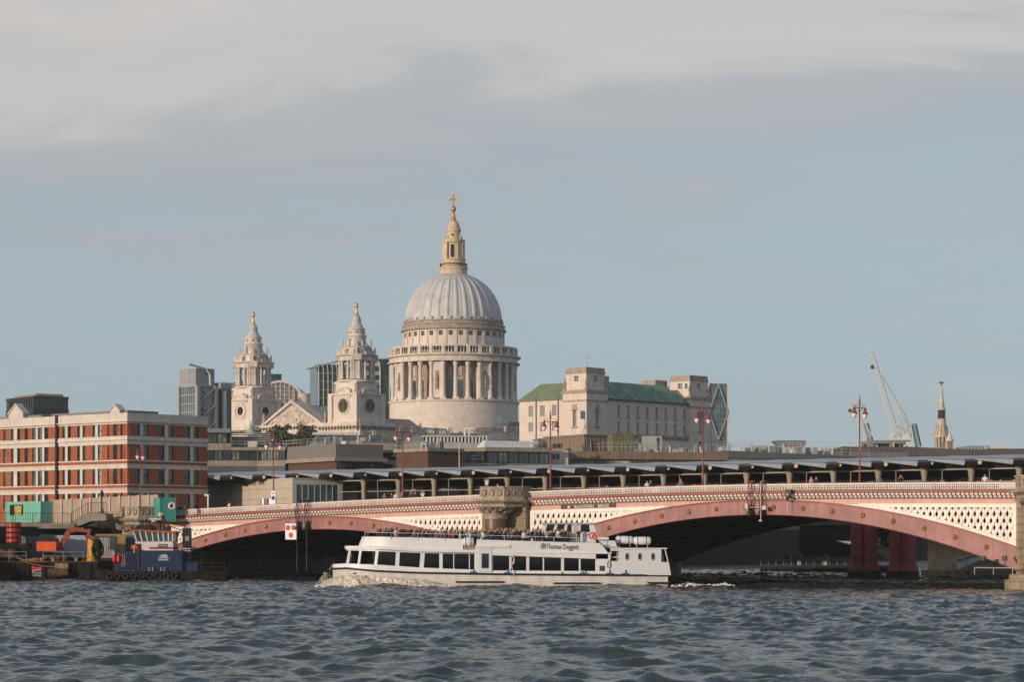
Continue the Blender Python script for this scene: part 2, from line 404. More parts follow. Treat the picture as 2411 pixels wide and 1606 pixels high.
def rose_mesh():
    m = MB()
    def disc(r0, y0, y1, n=14):
        m.add([(r0*cos(2*pi*i/n), y0, r0*sin(2*pi*i/n)) for i in range(n)]+[(r0*.9*cos(2*pi*i/n), y1, r0*.9*sin(2*pi*i/n)) for i in range(n)],
              [tuple(range(n)), tuple(range(2*n-1, n-1, -1))]+[(i,(i+1)%n,n+(i+1)%n,n+i) for i in range(n)], 1)
    disc(.27, 0, -.05)
    for i in range(8):
        a = 2*pi*i/8; m.ball((.165*cos(a), -.08, .165*sin(a)), .075, 6, 4)
    m.ball((0, -.1, 0), .075, 7, 4)
    return m.mesh('rosette', [GOLD, DARKIRON], True)
ROSE = rose_mesh()
def bracket_mesh():
    m = MB(); pr = [(-.10,.03),(-.64,.03),(-.66,-.10),(-.60,-.18),(-.48,-.20),(-.38,-.28),(-.30,-.42),(-.10,-.44)]
    m.ext([(-.14, y, z) for y, z in pr], (.28, 0, 0))
    return m.mesh('bracket', CREAM)
BRK = bracket_mesh()
ROSES = [[445,489,536,581.7,631,681,731,780,831,883.4,936.5,990], [1437.5,1499,1562,1625.6,1690,1757,1825,1893.5,1964,2035,2106.5,2179,2252,2325.5,2394], []]
for si, sp in enumerate(SPANS):
    t0, t1, ex, ins = sp['t0'], sp['t1'], sp['ex'], sp['ins']
    ring = MB(); strip(ring, ins, ex, -.38, .2, t0, t1, 40)
    ro = ring.build('arch_ring', PINK, bridge, 20)
    lip = MB(); strip(lip, lambda t: ex(t)-.05, lambda t: ex(t)+.06, -.52, .15, t0, t1, 40); lip.build('lip', REDP, ro)
    lip = MB(); strip(lip, lambda t: ins(t)-.05, lambda t: ins(t)+.03, -.46, .15, t0, t1, 40); lip.build('lip', REDP, ro)
    for t in ([BR.u(px) for px in ROSES[si]] if ROSES[si] else [65.5+i*3.35 for i in range(16)]):
        o = link('rosette', ROSE, ro, (t, -.38, (ins(t)+ex(t))/2))
    for i in range(int((t1-t0)/3.35)+1):
        t = t0+1.2+i*3.35
        if t < t1-.3: m = MB(); m.hexa([(t-.02,-.395,ins(t)+.03),(t+.02,-.395,ins(t)+.03),(t+.02,-.375,ins(t)+.03),(t-.02,-.375,ins(t)+.03)],[(t-.02,-.395,ex(t)-.05),(t+.02,-.395,ex(t)-.05),(t+.02,-.375,ex(t)-.05),(t-.02,-.375,ex(t)-.05)]); m.build('plate_joint', REDP, ro)
    # white ledge over the ring, chord under the frieze
    top = lambda t: par(t)-2.08
    for sg in (-1, 1):
        led = MB(); strip(led, lambda t: ex(t)+.06, lambda t: min(ex(t)+.42, top(t)-.01), -.30, .10, t0+.01, t1-.01, 60, cond=lambda t: ex(t)+.08 < top(t) and (t-sp['c'])*sg > 0)
        led.build('arch_ledge', CREAMR, bridge)
        ch = MB(); strip(ch, lambda t: par(t)-2.42, lambda t: par(t)-2.06, -.24, .08, t0, t1, 30, cond=lambda t: ex(t)+.3 < top(t) and (t-sp['c'])*sg > 0); ch.build('spandrel_chord', CREAM, bridge)
    for tt in (t0+.25, t1-.25): po = MB(); po.box(tt-.28, tt+.28, -.27, .12, ex(tt)-.3, par(tt)-2.07); po.build('spandrel_post', CREAMR, bridge)
    # lattice: each bar is a piece of its own
    PT, PZ = .64, 1.30; sl = PZ/PT
    boss = MB(); ztop = lambda t: par(t)-2.42; zbot = lambda t: ex(t)+.40
    nn = int((t1-t0)/PT)+12
    for fam in (-1, 1):
        for i in range(-10, nn):
            ts = t0+i*PT; seg = []
            zref = par(t0 if i < nn/2 else t1)-2.42
            zr = 7.0
            n = 60; inside = []
            for q in range(n+1):
                z = 3.0+q*(8.2-3.0)/n; t = ts+fam*(z-zr)/sl
                if t0+.4 < t < t1-.4 and zbot(t)-.05 < z < ztop(t)+.05: inside.append((t, z))
            if len(inside) < 2: continue
            (ta, za), (tb, zb) = inside[0], inside[-1]
            ya, yb = (-.20, -.155) if fam > 0 else (-.15, -.105)
            hw = .165; m = MB()
            m.hexa([(ta-hw,ya,za),(ta+hw,ya,za),(ta+hw,yb,za),(ta-hw,yb,za)], [(tb-hw,ya,zb),(tb+hw,ya,zb),(tb+hw,yb,zb),(tb-hw,yb,zb)])
            m.build('lattice_bar', CREAMR, bridge)
            if fam > 0:
                j0 = math.ceil((za-zr)/(PZ/2)); j1 = math.floor((zb-zr)/(PZ/2))
                for j in range(j0, j1+1):
                    z = zr+j*PZ/2; t = ts+(z-zr)/sl
                    boss.add([(t+.19*cos(a*pi/4), -.235, z+.19*sin(a*pi/4)) for a in range(8)]+[(t+.215*cos(a*pi/4), -.15, z+.215*sin(a*pi/4)) for a in range(8)],
                             [tuple(range(8))]+[(a,(a+1)%8,8+(a+1)%8,8+a) for a in range(8)])
    b = boss.build('lattice_bosses', CREAMR, bridge)
    if b: tag(b, kind='stuff')
    # ribs under the deck, each with its own lower flange, and cross frames between them
    for r in range(1, 9):
        y = r*3.95; m = MB(); strip(m, ins, lambda t: min(ins(t)+1.3, par(t)-1.9), y-.06, y+.06, t0, t1, 22)
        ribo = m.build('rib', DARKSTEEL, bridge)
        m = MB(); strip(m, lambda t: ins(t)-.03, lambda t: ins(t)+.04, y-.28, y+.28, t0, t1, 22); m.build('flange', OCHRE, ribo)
        m = MB(); strip(m, lambda t: min(ins(t)+1.3, par(t)-1.9), lambda t: par(t)-1.9, y-.05, y+.05, t0, t1, 22); m.build('web', DARKIRON, ribo)  # solid dark plate added to keep the gaps behind the lattice dark
    k = int((t1-t0)/2.6)
    for i in range(1, k):
        t = t0+(t1-t0)*i/k; m = MB(); m.box(t-.05, t+.05, .4, BW-.4, ins(t)+.25, ins(t)+1.1); m.build('cross_frame', DARKIRON, bridge)
    m = MB(); strip(m, ins, ex, BW-.2, BW+.38, t0, t1, 30); m.build('arch_ring', PINK, bridge)
TA, TB = -47.4, 57.9
def both(name, ma, *layers):
    for a, b in ((TA, -2.0), (3.8, TB), (63.1, 118.2)):
        for f0, f1, y0, y1 in layers:
            m = MB(); strip(m, lambda t: par(t)+f0, lambda t: par(t)+f1, y0, y1, a, b); m.build(name, ma, bridge)
both('frieze', PINKL, (-2.06, -1.56, -.12, .3)); both('bracket_band', REDP, (-1.56, -1.02, -.10, .3)); both('bracket_moulding', REDP, (-1.59, -1.54, -.2, .3))
both('cornice', REDP, (-1.03, -.86, -.76, .3), (-.86, -.68, -.62, .3)); both('top_rail', PINK, (-.08, 0, -.50, -.10))
both('rail_moulding', CREAM, (-.19, -.085, -.47, -.13), (-.40, -.365, -.37, -.23))
both('far_parapet', PINK, (-2.1, 0, BW-.2, BW+.3))
m = MB()
for a, b in ((TA, -2.2), (4.0, TB), (63.3, 118.0)):
    k = int((b-a)/.19)
    for i in range(k):
        t = a+(b-a)*(i+.5)/k; z = par(t)
        m.lathe([(.085,z-.68),(.07,z-.60),(.046,z-.5),(.055,z-.40),(.06,z-.30),(.085,z-.19)], 6, t, -.30)
tag(m.build('balusters', CREAM, bridge, True), kind='stuff')
for a, b in ((TA+.3, -2.2), (4.2, TB-.2)):
    k = int((b-a)/.443)
    for i in range(k+1):
        t = a+(b-a)*i/k; link('bracket', BRK, bridge, (t, 0, par(t)-1.06))
m = MB()
for i in range(123):
    t = 63.6+i*.443; m.box(t-.11, t+.11, -.55, -.1, par(t)-1.48, par(t)-1.06)
tag(m.build('distant_brackets', CREAM, bridge), kind='stuff')
m = MB(); strip(m, lambda t: par(t)-1.9, lambda t: par(t)-1.25, .3, BW-.3, -72, 124, 90); m.build('deck', ASPH, bridge)
# name board on the frieze
ta, tb = BR.u(1323), BR.u(1452); zc = par((ta+tb)/2)-1.85; rs = math.atan2(par(tb)-par(ta), tb-ta)
nb = MB(); nb.box(-(tb-ta)/2, (tb-ta)/2, -.04, 0, -.27, .27); BRN = mat('name_board_brown', (.07,.022,.014), .5, .1, 2)
nbo = nb.build('name_board', BRN, bridge); nbo.location = ((ta+tb)/2, -.14, zc); nbo.rotation_euler = (0, -rs, 0)
tm = text_mesh('BLACKFRIARS    BRIDGE', .47, WHITE, .006, .84); letters(nbo, tm, (.42, -.06, 0))
cr = MB(); cr.ext([(-.19,0,.12),(-.14,0,.0),(-.16,0,-.1),(.16,0,-.1),(.14,0,.0),(.19,0,.12),(.08,0,.05),(0,0,.16),(-.08,0,.05)], (0,-.03,0)); o = cr.build('crest', GOLD, nbo); o.location = (-2.35, -.045, 0)

def pier(tc, base_only=False):
    p = MB(); gm = tc
    # granite pier body through the width of the bridge, with stepped base
    p.box(tc-2.75, tc+2.75, -.9, BW+.9, -2, par(tc)-.9)
    p.box(tc-2.85, tc+2.85, .2, BW-.2, par(tc)-.9, par(tc)+.05)
    po = p.build('pier', GRANITE, bridge)
    q = MB(); n = 16
    q.prism([(tc+3.4*cos(a), -1.6+3.2*sin(a)) for a in [pi+pi*i/n for i in range(n+1)]]+[(tc+3.4, 2), (tc-3.4, 2)], -2, .9)
    q.prism([(tc+3.0*cos(a), -1.6+2.8*sin(a)) for a in [pi+pi*i/n for i in range(n+1)]]+[(tc+3.0, 2), (tc-3.0, 2)], .9, 1.4)
    q.build('pier_base', GRANITE, po)
    zt = par(tc)
    cx, cy = tc-.1, -2.3
    c = MB(); c.lathe([(1.5,1.4),(1.5,1.9),(1.22,2.2),(1.2,6.0),(1.2,zt-2.85)], 28, cx, cy); c.build('column', REDGRAN, po, 30)
    c = MB(); c.lathe([(1.25,zt-2.85),(1.3,zt-2.78),(1.3,zt-2.50),(1.24,zt-2.45)], 28, cx, cy); c.build('collar', STONED, po, 30)
    cap = MB(); prof = [(1.2,zt-2.45),(1.24,zt-2.25),(1.42,zt-1.95),(1.85,zt-1.68),(2.1,zt-1.55)]; cap.lathe(prof, 24, cx, cy)
    for k in range(34):         # carved leaves curling out of the bell
        a = 2*pi*k/26+rnd.uniform(-.08, .08); r = rnd.uniform(1.38, 1.95); z = zt-2.22+(r-1.3)*.95+rnd.uniform(-.12, .1)
        d = Vector((cos(a), sin(a), 0)); e = Vector((-sin(a), cos(a), 0)); P = Vector((cx, cy, z))+d*r
        w = rnd.uniform(.16, .26)
        cap.hexa([P-e*w-d*.25-Vector((0,0,.22)), P+e*w-d*.25-Vector((0,0,.22)), P+e*w*.7+d*.02, P-e*w*.7+d*.02], [P-e*w*.6+d*.05-Vector((0,0,.2)), P+e*w*.6+d*.05-Vector((0,0,.2)), P+e*w*.45+d*.24+Vector((0,0,.06)), P-e*w*.45+d*.24+Vector((0,0,.06))])
        cap.ball((P.x+d.x*.16, P.y+d.y*.16, P.z+.05), .12, 6, 4)
    cap.build('capital', GRANITEP, po, 40)
    oc = lambda k: [(tc-2.75*k,.3),(tc-2.75*k,-1.3*k),(tc-1.5*k,-3.15*k),(tc+1.5*k,-3.15*k),(tc+2.75*k,-1.3*k),(tc+2.75*k,.3)]
    b = MB(); b.prism(oc(.93), zt-1.55, zt-1.22, oc(.97)); b.prism(oc(1.0), zt-1.22, zt-.95, oc(1.10)); b.prism(oc(1.12), zt-.95, zt-.80); b.prism(oc(1.02), zt-.80, zt-.66); b.build('cornice', GRANITEP, po)
    d = MB(); d.prism(oc(.98), zt-.66, zt+.46); d.prism(oc(1.02), zt+.46, zt+.60); pe = d.build('pedestal', GRANITEP, po)
    # carved shield panels on the pedestal faces, and the leaf moulding under it
    mo = MB(); sh = MB(); pts = oc(.98)
    for i in (1, 2, 3):
        a, e = Vector((*pts[i], 0)), Vector((*pts[i+1], 0)) if i+1 < len(pts) else None
        dv = (e-a); ln = dv.length; dv.normalize(); nv = Vector((dv.y, -dv.x, 0)); k = {1: 2, 2: 3, 3: 3}[i]
        for j in range(k):
            c0 = a+dv*ln*(j+.5)/k
            hw = ln/k*.32
            sh.ext([c0-dv*hw+nv*.0+Vector((0,0,zt+.26)), c0+dv*hw+Vector((0,0,zt+.26)), c0+dv*hw*.95+Vector((0,0,zt-.25)), c0+dv*hw*.4+Vector((0,0,zt-.44)), c0-dv*hw*.4+Vector((0,0,zt-.44)), c0-dv*hw*.95+Vector((0,0,zt-.25))], tuple(nv*.012))
            hw *= .62
            sh.ext([c0-dv*hw+nv*.012+Vector((0,0,zt+.20)), c0+nv*.012+Vector((0,0,zt+.10)), c0+dv*hw+nv*.012+Vector((0,0,zt+.20)), c0+nv*.012+dv*hw*.8+Vector((0,0,zt-.2)), c0+nv*.012+Vector((0,0,zt-.40)), c0-dv*hw*.8+nv*.012+Vector((0,0,zt-.2))], tuple(nv*.07), 1)
        p2 = oc(1.13); a2, e2 = Vector((*p2[i], 0)), Vector((*p2[i+1], 0)); L2 = (e2-a2).length; q = int(L2/.24)
        for j in range(q):
            c0 = a2+(e2-a2)*(j+.5)/q
            mo.ball((c0.x, c0.y, zt-.93), .115, 6, 4, 1.3)
    tag(sh.build('shields', [mat('blackened_carving', (.13,.105,.075), .9, .3, 2), GRANITEP], pe), kind='stuff'); tag(mo.build('leaf_moulding', GRANITEP, po, True), kind='stuff')  # the flat panel behind each shield is darker than the carving
    return po
for tc in (-49.9, .9, 60.5, 121.0): pier(tc)
m = MB(); m.box(-58, -47.2, -.5, BW+.5, -2, 7.0); m.box(-57.5, -47.0, -.1, .3, 7.0, 7.9); m.build('abutment', GRANITE, bridge)
# platform with floodlights at the foot of the right-hand pier
fl = BR.w(56.2, -2.6); ft = thing('floodlight_rack', 'steel rack with two dark floodlights at the foot of the right-hand pier', 'floodlight', fl[0], fl[1], 1.35, BR.a)
m = MB(); m.box(-1.9, 1.9, -.03, .03, 1.95, 2.02); m.box(-1.9, 1.9, .5, .56, 1.95, 2.02)
for x in (-1.85, 0, 1.85): m.box(x-.03, x+.03, -.03, .03, 1.35, 2.0)
m.build('rail', GREYM, ft)
for x in (-1.1, 1.0):
    m = MB(); m.tube((x, .2, 1.35), (x, .2, 2.7), .035); m.box(x-.2, x+.2, .05, .35, 2.65, 3.1); m.build('floodlight', BLACK, ft)

# ------------------------------------------------------------------ lamp posts on the bridge
LAMPRED = mat('lamp_red_paint', (.25,.06,.05), .45, .12, 3)
def lamp_post():
    r = thing('street_lamp', 'red twin-lantern lamp post', 'street lamp', group='twin lamp posts along the bridge')
    m = MB(); m.lathe([(.2,0),(.2,.5),(.15,.6),(.11,1.6),(.14,1.66),(.085,1.75),(.06,8.8),(.10,8.85),(.09,9.2),(.05,9.5),(.012,9.9)], 10); m.build('post', LAMPRED, r, 40)
    m = MB(); m.tube((0,-1.3,8.55),(0,1.3,8.55),.04); 
    for s in (-1, 1):
        m.tube((0,0,8.1),(0,s*.55,8.55),.025); m.tube((0,s*1.25,8.55),(0,s*1.25,8.85),.03)
        pts = [(0, s*(.75+.22*cos(a)), 8.72+.18*sin(a)) for a in [i*pi/5 for i in range(9)]]; m.line(pts, .018, 5)
    m.build('arm', LAMPRED, r)
    for s in (-1, 1):
        m = MB(); m.lathe([(.03,8.62),(.13,8.55),(.15,8.35),(.12,8.28),(.17,8.2),(.30,8.02),(.31,7.96),(.26,7.97)], 12, 0, s*1.25); la = m.build('lantern', LAMPRED, r, 40)
        m = MB(); m.lathe([(.24,7.97),(.25,7.85),(.20,7.68),(.11,7.55),(.02,7.5)], 12, 0, s*1.25); m.build('globe', LAMPG, la, True)
    return r
LP = lamp_post()
LL = [(331, 'red twin-lantern lamp post in front of the brick building, leftmost'), (644, 'red twin-lantern lamp post rising above the white-panelled station entrance'),
      (948, 'red twin-lantern lamp post left of the stone pier pedestal'), (1296, 'red twin-lantern lamp post just right of the stone pier pedestal, below the dome'),
      (1655, 'red twin-lantern lamp post in front of the right tower of the green-roofed building'), (2024, 'red twin-lantern lamp post in front of the cranes, rightmost')]
for i, (px, lb) in enumerate(LL):
    o = LP if i == 0 else copy_tree(LP)
    t = BR.u(px, 1.5); w = BR.w(t, 1.5); o.location = (w[0], w[1], par(t)-1.22); o.rotation_euler = (0, 0, BR.a if i else R(-6)); o['label'] = lb
# ------------------------------------------------------------------ navigation gear hung from the crowns of the arches
def nav_arms(name, px, lb, extra):
    t = BR.u(px); w = BR.w(t, 0); z0 = par(t); r = thing(name, lb, 'signal bracket', w[0], w[1], z0-.0, BR.a)
    for dx in (-.62, .62):
        m = MB(); path = [(-.15,.22),(-.45,.28),(-.78,.0),(-1.0,-.7),(-1.02,-1.5),(-.85,-2.2),(-.62,-2.9)]
        for e in (-.17, .17): m.line([(dx+e, y, z0+z) for y, z in path], .05, 5)
        for (y, z), (y2, z2) in zip(path[:-1], path[1:]):
            for f in (.0, .5): m.tube((dx-.17, y+(y2-y)*f, z0+z+(z2-z)*f), (dx+.17, y+(y2-y)*f, z0+z+(z2-z)*f), .03, 4)
            m.tube((dx-.17, y, z0+z), (dx+.17, y2, z0+z2), .025, 4)
        m.build('arm', REDP if extra else DARKIRON, r)
        m = MB(); m.lathe([(.05,z0-2.45),(.12,z0-2.5),(.34,z0-2.95),(.34,z0-3.05)], 10, dx, -.85); m.box(dx-.16, dx+.16, -1.0, -.7, z0-2.5, z0-2.1); m.build('lamp_housing', BLACK, r)
    if extra:
        m = MB(); m.tube((.75,-1.15,z0+.2),(.75,-1.15,z0-3.65),.05); m.tube((-.8,-1.15,z0-2.35),(.75,-1.15,z0-2.35),.035); m.box(.6,.9,-1.3,-1.0,z0-3.75,z0-3.6); m.build('pole', mat('galvanised', (.5,.42,.38), .5, .1, 3), r)
        m = MB(); m.box(-.95,-.6,-1.35,-1.1,z0-2.5,z0-2.0); m.box(.95,1.4,-1.35,-1.1,z0-2.6,z0-2.2); m.build('control_box', mat('pale_grey_box', (.5,.48,.42), .6, .1, 3), r)
    else:
        m = MB()
        for dx in (-.7, .7): m.tube((dx,-.9,z0-3.0),(dx,-.9,z0-7.6),.012, 4)
        m.build('cable', GREYM, r)
    return r
nav_arms('navigation_light_bracket', 1788, 'red curved lattice arms with lamps hung over the crown of the right-hand arch', True)
nav_arms('navigation_light_bracket', 722, 'dark curved lattice arms with lamps hung over the crown of the left-hand arch', False)
t = BR.u(685.5, -.9); w = BR.w(t, -.9); nav = thing('navigation_sign', 'white board with three red discs hung below the left-hand arch', 'sign', w[0], w[1], 4.55, BR.a)
m = MB(); m.box(-.78,.78,-.06,.06,4.52,6.32); bo = m.build('board', WHITE, nav); m = MB()
for x in (-.55, .55): m.tube((x,0,6.3),(x,.35,8.6),.02,4)
m.build('hanger', GREYM, nav)
for x, z in ((-.40,5.85),(.40,5.87),(.03,5.02)):
    m = MB(); n = 18; m.add([(x+.29*cos(2*pi*i/n), -.06, z+.29*sin(2*pi*i/n)) for i in range(n)]+[(x+.29*cos(2*pi*i/n), -.11, z+.29*sin(2*pi*i/n)) for i in range(n)], [tuple(range(n,2*n))]+[(i,(i+1)%n,n+(i+1)%n,n+i) for i in range(n)])
    d_ = m.build('red_disc', SIGNR, nav); m = MB(); m.ball((x,-.11,z),.06,6,4); m.build('bulb', LAMPG, d_)
# small wall camera on the cornice right of the crown
t = BR.u(1866); w = BR.w(t, -.9); r = thing('cornice_camera', 'dark camera on a red stub arm fixed to the bridge cornice', 'camera', w[0], w[1], par(t)-1.2, BR.a)
z0 = par(t); m = MB(); m.box(-.7,.1,-.2,.1,z0-1.32,z0-1.12); m.build('arm', REDP, r); m = MB(); m.box(-.15,.45,-.35,0,z0-1.05,z0-.62); m.tube((.0,-.2,z0-1.3),(.0,-.2,z0-1.75),.14,8); m.build('camera', BLACK, r); m = MB(); m.tube((0,-.2,z0-1.7),(-.05,-.2,z0-3.0),.02,4); m.build('cable', LAMPG, r)
# ------------------------------------------------------------------ cathedral
CAX = 48.7
DY = 870.0
cf = Fr(1068, DY, CAX)        # x runs east along the nave, y north
cath = cf.thing('cathedral', 'pale stone cathedral with a great lead dome, golden cross and two west towers', 'cathedral', 12.0)
LEAD = mat('dome_lead', (.51,.49,.465), .6, .12, .25, .1, streak=.2)
LEADD = mat('lead_groove', (.40,.37,.33), .7, .15, .3)
GOLDB = mat('dull_gilding', (.62,.30,.07), .45, .25, 3, metal=.6)
def zc(py): return Z_(py, DY)
view = math.atan2(-cf.o[1], -cf.o[0])-cf.a          # local direction from the dome to the camera
body = MB()
dome = MB(); NS = 32; sub = 6; n = NS*sub
hh = 18.5; prof = []
zb = 82.7
for j in range(23):
    z = zb+17.8*(j/22)**.9; prof.append((17.5*math.sqrt(max(0, 1-((z-zb)/hh)**2)), z))
b = []
for j, (r, z) in enumerate(prof):
    fade = min(1, (len(prof)-1-j)/5)
    for i in range(n):
        a = 2*pi*i/n; q = i % sub
        dr = (.30 if q in (0, 1) else -.06)*fade if j > 0 else .05
        b.append(((r+dr)*cos(a), (r+dr)*sin(a), z))
dome.add(b, [(j*n+i, j*n+(i+1) % n, (j+1)*n+(i+1) % n, (j+1)*n+i) for j in range(len(prof)-1) for i in range(n)])
do = dome.build('dome', LEAD, cath, 25)
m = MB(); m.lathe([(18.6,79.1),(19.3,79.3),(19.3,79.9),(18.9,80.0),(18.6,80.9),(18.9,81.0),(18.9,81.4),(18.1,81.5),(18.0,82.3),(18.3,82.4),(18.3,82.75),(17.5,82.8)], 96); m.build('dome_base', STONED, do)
m = MB()
for i in range(NS): a = 2*pi*(i+.5)/NS; m.ball((17.75*cos(a), 17.75*sin(a), 83.4), .5, 6, 4)
tag(m.build('rib_feet', LEADD, do), kind='stuff')
for i in range(4):
    a = view+R(12+90*i-45); m = MB(); m.box(4.4,5.6,-1.3,1.3,98.7,100.3); o = m.build('eye_opening', HOLE, do); o.rotation_euler = (0, 0, a)
# lantern
lan = MB(); lan.lathe([(4.9,100.3),(5.0,101),(5.0,102.2),(5.3,102.4),(5.3,102.9),(4.4,102.95),(4.3,105.6),(4.5,105.7),(4.5,106),(3.4,106.05),(3.4,111.9),(4.1,112.0),(4.3,112.6),(4.3,113.1),(3.2,113.2),(2.5,113.3),(2.45,116.1),(2.75,116.2),(2.7,117.3),(2.35,117.4),(2.3,118.2),(1.9,119.3),(1.2,120.1)], 32)
lo = lan.build('lantern', mat('lantern_stone', (.62,.455,.31), .85, .18, .6, .3, streak=.3), cath, 30)
LST = MATS['lantern_stone']
m = MB(); 
for i in range(48): a = 2*pi*i/48; m.tube((5.0*cos(a),5.0*sin(a),102.9),(5.0*cos(a),5.0*sin(a),104.2),.05,4)
m.lathe([(4.95,104.15),(5.05,104.15),(5.05,104.3),(4.95,104.3)], 32); tag(m.build('gallery_railing', DARKIRON, lo), kind='stuff')
for i in range(8):
    a = view+R(-8+45*i)
    if i % 2 == 0:
        m = MB(); m.box(3.3,4.15,-.95,.95,106.1,111.9); o = m.build('pier', LST, lo)
        o.rotation_euler = (0, 0, a+R(45))
        for y in (-1.15, 1.15): m = MB(); m.tube((3.95,y,106.1),(3.95,y,111.9),.28,8); o = m.build('column', LST, lo, 40); o.rotation_euler = (0, 0, a+R(45))
        m = MB(); m.box(3.2,3.48,-.6,.6,106.6,111.2); o = m.build('window', HOLE, lo); o.rotation_euler = (0, 0, a)
        m = MB(); m.lathe([(.2,113.1),(.35,113.5),(.15,113.8),(.25,114.3),(.05,114.9)], 8, 3.7, 0); o = m.build('urn', LST, lo); o.rotation_euler = (0, 0, a+R(45))
        m = MB(); m.tube((2.3,0,114.8),(2.52,0,114.8),.42,10); o = m.build('round_window', HOLE, lo); o.rotation_euler = (0, 0, a)
m = MB(); m.lathe([(1.3,120.1),(.9,120.3),(1.0,120.9),(.55,121.6),(.7,122.2),(.35,123.0),(.5,123.4),(.25,123.7)], 12); fo = m.build('finial', GOLDB, cath, 40)
m = MB(); m.ball((0,0,124.55), 1.02, 14, 10); m.build('ball', GOLDB, fo, True)
m = MB(); m.hexa([(-.32,-.12,125.5),(.32,-.12,125.5),(.32,.12,125.5),(-.32,.12,125.5)], [(-.2,-.12,128.2),(.2,-.12,128.2),(.2,.12,128.2),(-.2,.12,128.2)]); m.box(-.24,.24,-.13,.13,128.2,130.0); m.box(-1.35,1.35,-.125,.125,127.75,128.35)
for x, z in ((-1.4,128.05),(1.4,128.05),(0,130.0)): m.ball((x,0,z), .34, 8, 5)
o = m.build('cross', GOLDB, fo); o.rotation_euler = (0, 0, -cf.a)
# drum: attic with windows, stone gallery, peristyle of 32 columns, plain base
dr = MB(); dr.lathe([(18.4,73),(18.4,79.1)], 96); dro = dr.build('drum', STONEW, cath, 30)
m = MB()
for i in range(32): a = 2*pi*i/32; c_ = Vector((cos(a),sin(a),0)); e = Vector((-sin(a),cos(a),0)); P = c_*18.45; m.hexa([P-e*.42+Vector((0,0,73.1)),P+e*.42+Vector((0,0,73.1)),P+e*.42+c_*.22+Vector((0,0,73.1)),P-e*.42+c_*.22+Vector((0,0,73.1))],[P-e*.42+Vector((0,0,79)),P+e*.42+Vector((0,0,79)),P+e*.42+c_*.22+Vector((0,0,79)),P-e*.42+c_*.22+Vector((0,0,79))])
tag(m.build('pilasters', STONEW, dro), kind='stuff')
WOPEN = mat('window_shadow_brown', (.10,.075,.055), .8, .2, 1)
wm = MB(); wm.box(18.30,18.43,-.75,.75,76.9,78.6); wme = wm.mesh('window', WOPEN, False, -12)
for i in range(32):
    o = link('window', wme, dro, None, 2*pi*(i+.5)/32)
dr = MB(); dr.lathe([(24.3,67.3),(24.3,67.7),(23.4,67.9),(23.5,69.2),(24.6,69.5),(24.7,70.0),(23.6,70.1),(23.4,70.3),(22.6,70.35),(18.3,70.5),(18.3,73.1),(18.3,67.3),(24.3,67.3)], 96); dr.build('peristyle_entablature', STONE, cath, 30)
m = MB(); k = 132
for i in range(k):
    a = 2*pi*i/k; m.lathe([(.14,70.4),(.2,71),(.12,71.6),(.16,72.6)], 5, 23.1*cos(a), 23.1*sin(a))
tag(m.build('gallery_balusters', STONE, cath), kind='stuff')
ga = MB(); ga.lathe([(22.9,72.6),(23.35,72.6),(23.35,73.2),(22.9,73.2),(22.9,72.6)], 96); gao = ga.build('gallery_parapet', STONE, cath)
m = MB()
for i in range(32): a = 2*pi*i/32; m.box(22.8,23.45,-.55,.55,70.35,73.25)
gm = MB(); gm.box(22.8,23.45,-.6,.6,70.3,73.28); gme = gm.mesh('pier', STONE, False, -12)
for i in range(32): link('pier', gme, gao, None, view+R(-15)+2*pi*(i+.5)/32)
wallm = MB(); wallm.lathe([(18.7,54.0),(18.7,67.4)], 96); wo_ = wallm.build('drum_wall', mat('sheltered_stone', (.38,.265,.18), .9, .25, .5, .3), cath, 30)  # shade behind the columns is put into this darker stone colour
cm = MB(); cm.lathe([(1.05,54.2),(1.05,54.6),(.86,54.9),(.80,58),(.70,65.7),(.78,65.8),(.95,66.3),(1.02,67.3)], 14); cme = cm.mesh('column', STONEW, 40, -12)
ba = MB(); ba.box(-1.1,1.1,-1.1,1.1,53.6,54.25)
plin = ba.mesh('plinth', STONEW, False, -12)
a0 = view+R(-15)
for i in range(32):
    a = a0+2*pi*(i+.5)/32; o = link('column', cme, wo_, (22.5*cos(a), 22.5*sin(a), 0), a); link('plinth', plin, o)
nm = MB(); nm.box(18.6,22.6,-1.55,1.55,54.1,67.25); nme = nm.mesh('niche_pier', STONEW, False, -12)
n2 = MB(); 
n2.ext([(22.62, .75*cos(t_)*1.0, (63.2+.75*sin(t_)) if t_ <= pi else 57.2) for t_ in [pi*i/8 for i in range(9)]]+[(22.62,-.75,57.2),(22.62,.75,57.2)], (.03,0,0)); n2me = n2.mesh('niche', mat('niche_stone', (.34,.22,.13), .9, .25, .6), False, -12)
n3 = MB(); n3.lathe([(.5,57.4),(.35,58.6),(.5,60.5),(.42,61.6),(.2,61.9),(.28,62.4),(.05,62.8)], 8, 22.85, 0); n3me = n3.mesh('statue', STONED, 40, -12)
wl = MB(); wl.box(18.55,18.78,-.85,.85,54.4,60.6); wlm = wl.mesh('window', BLGLASS, False, -12)
wl = MB(); wl.box(18.55,18.9,-1.1,1.1,61.2,61.7); wl.box(18.6,18.85,-.6,.6,62.4,65.4); wlm2 = wl.mesh('upper_niche', STONE, False, -12)
for i in range(8):
    a = a0+2*pi*i/8; o = link('niche_pier', nme, wo_, None, a); link('niche', n2me, o); link('statue', n3me, o)
    for k in (-1, 0, 1):
        link('window', wlm, wo_, None, a+pi/8+k*R(11.25)); link('upper_niche', wlm2, wo_, None, a+pi/8+k*R(11.25))
m = MB(); m.lathe([(23.6,40),(23.6,52.8),(24.1,53.0),(24.2,53.5),(23.6,53.65),(18.6,53.7)], 96); m.build('drum_base', STONEW, cath, 30)
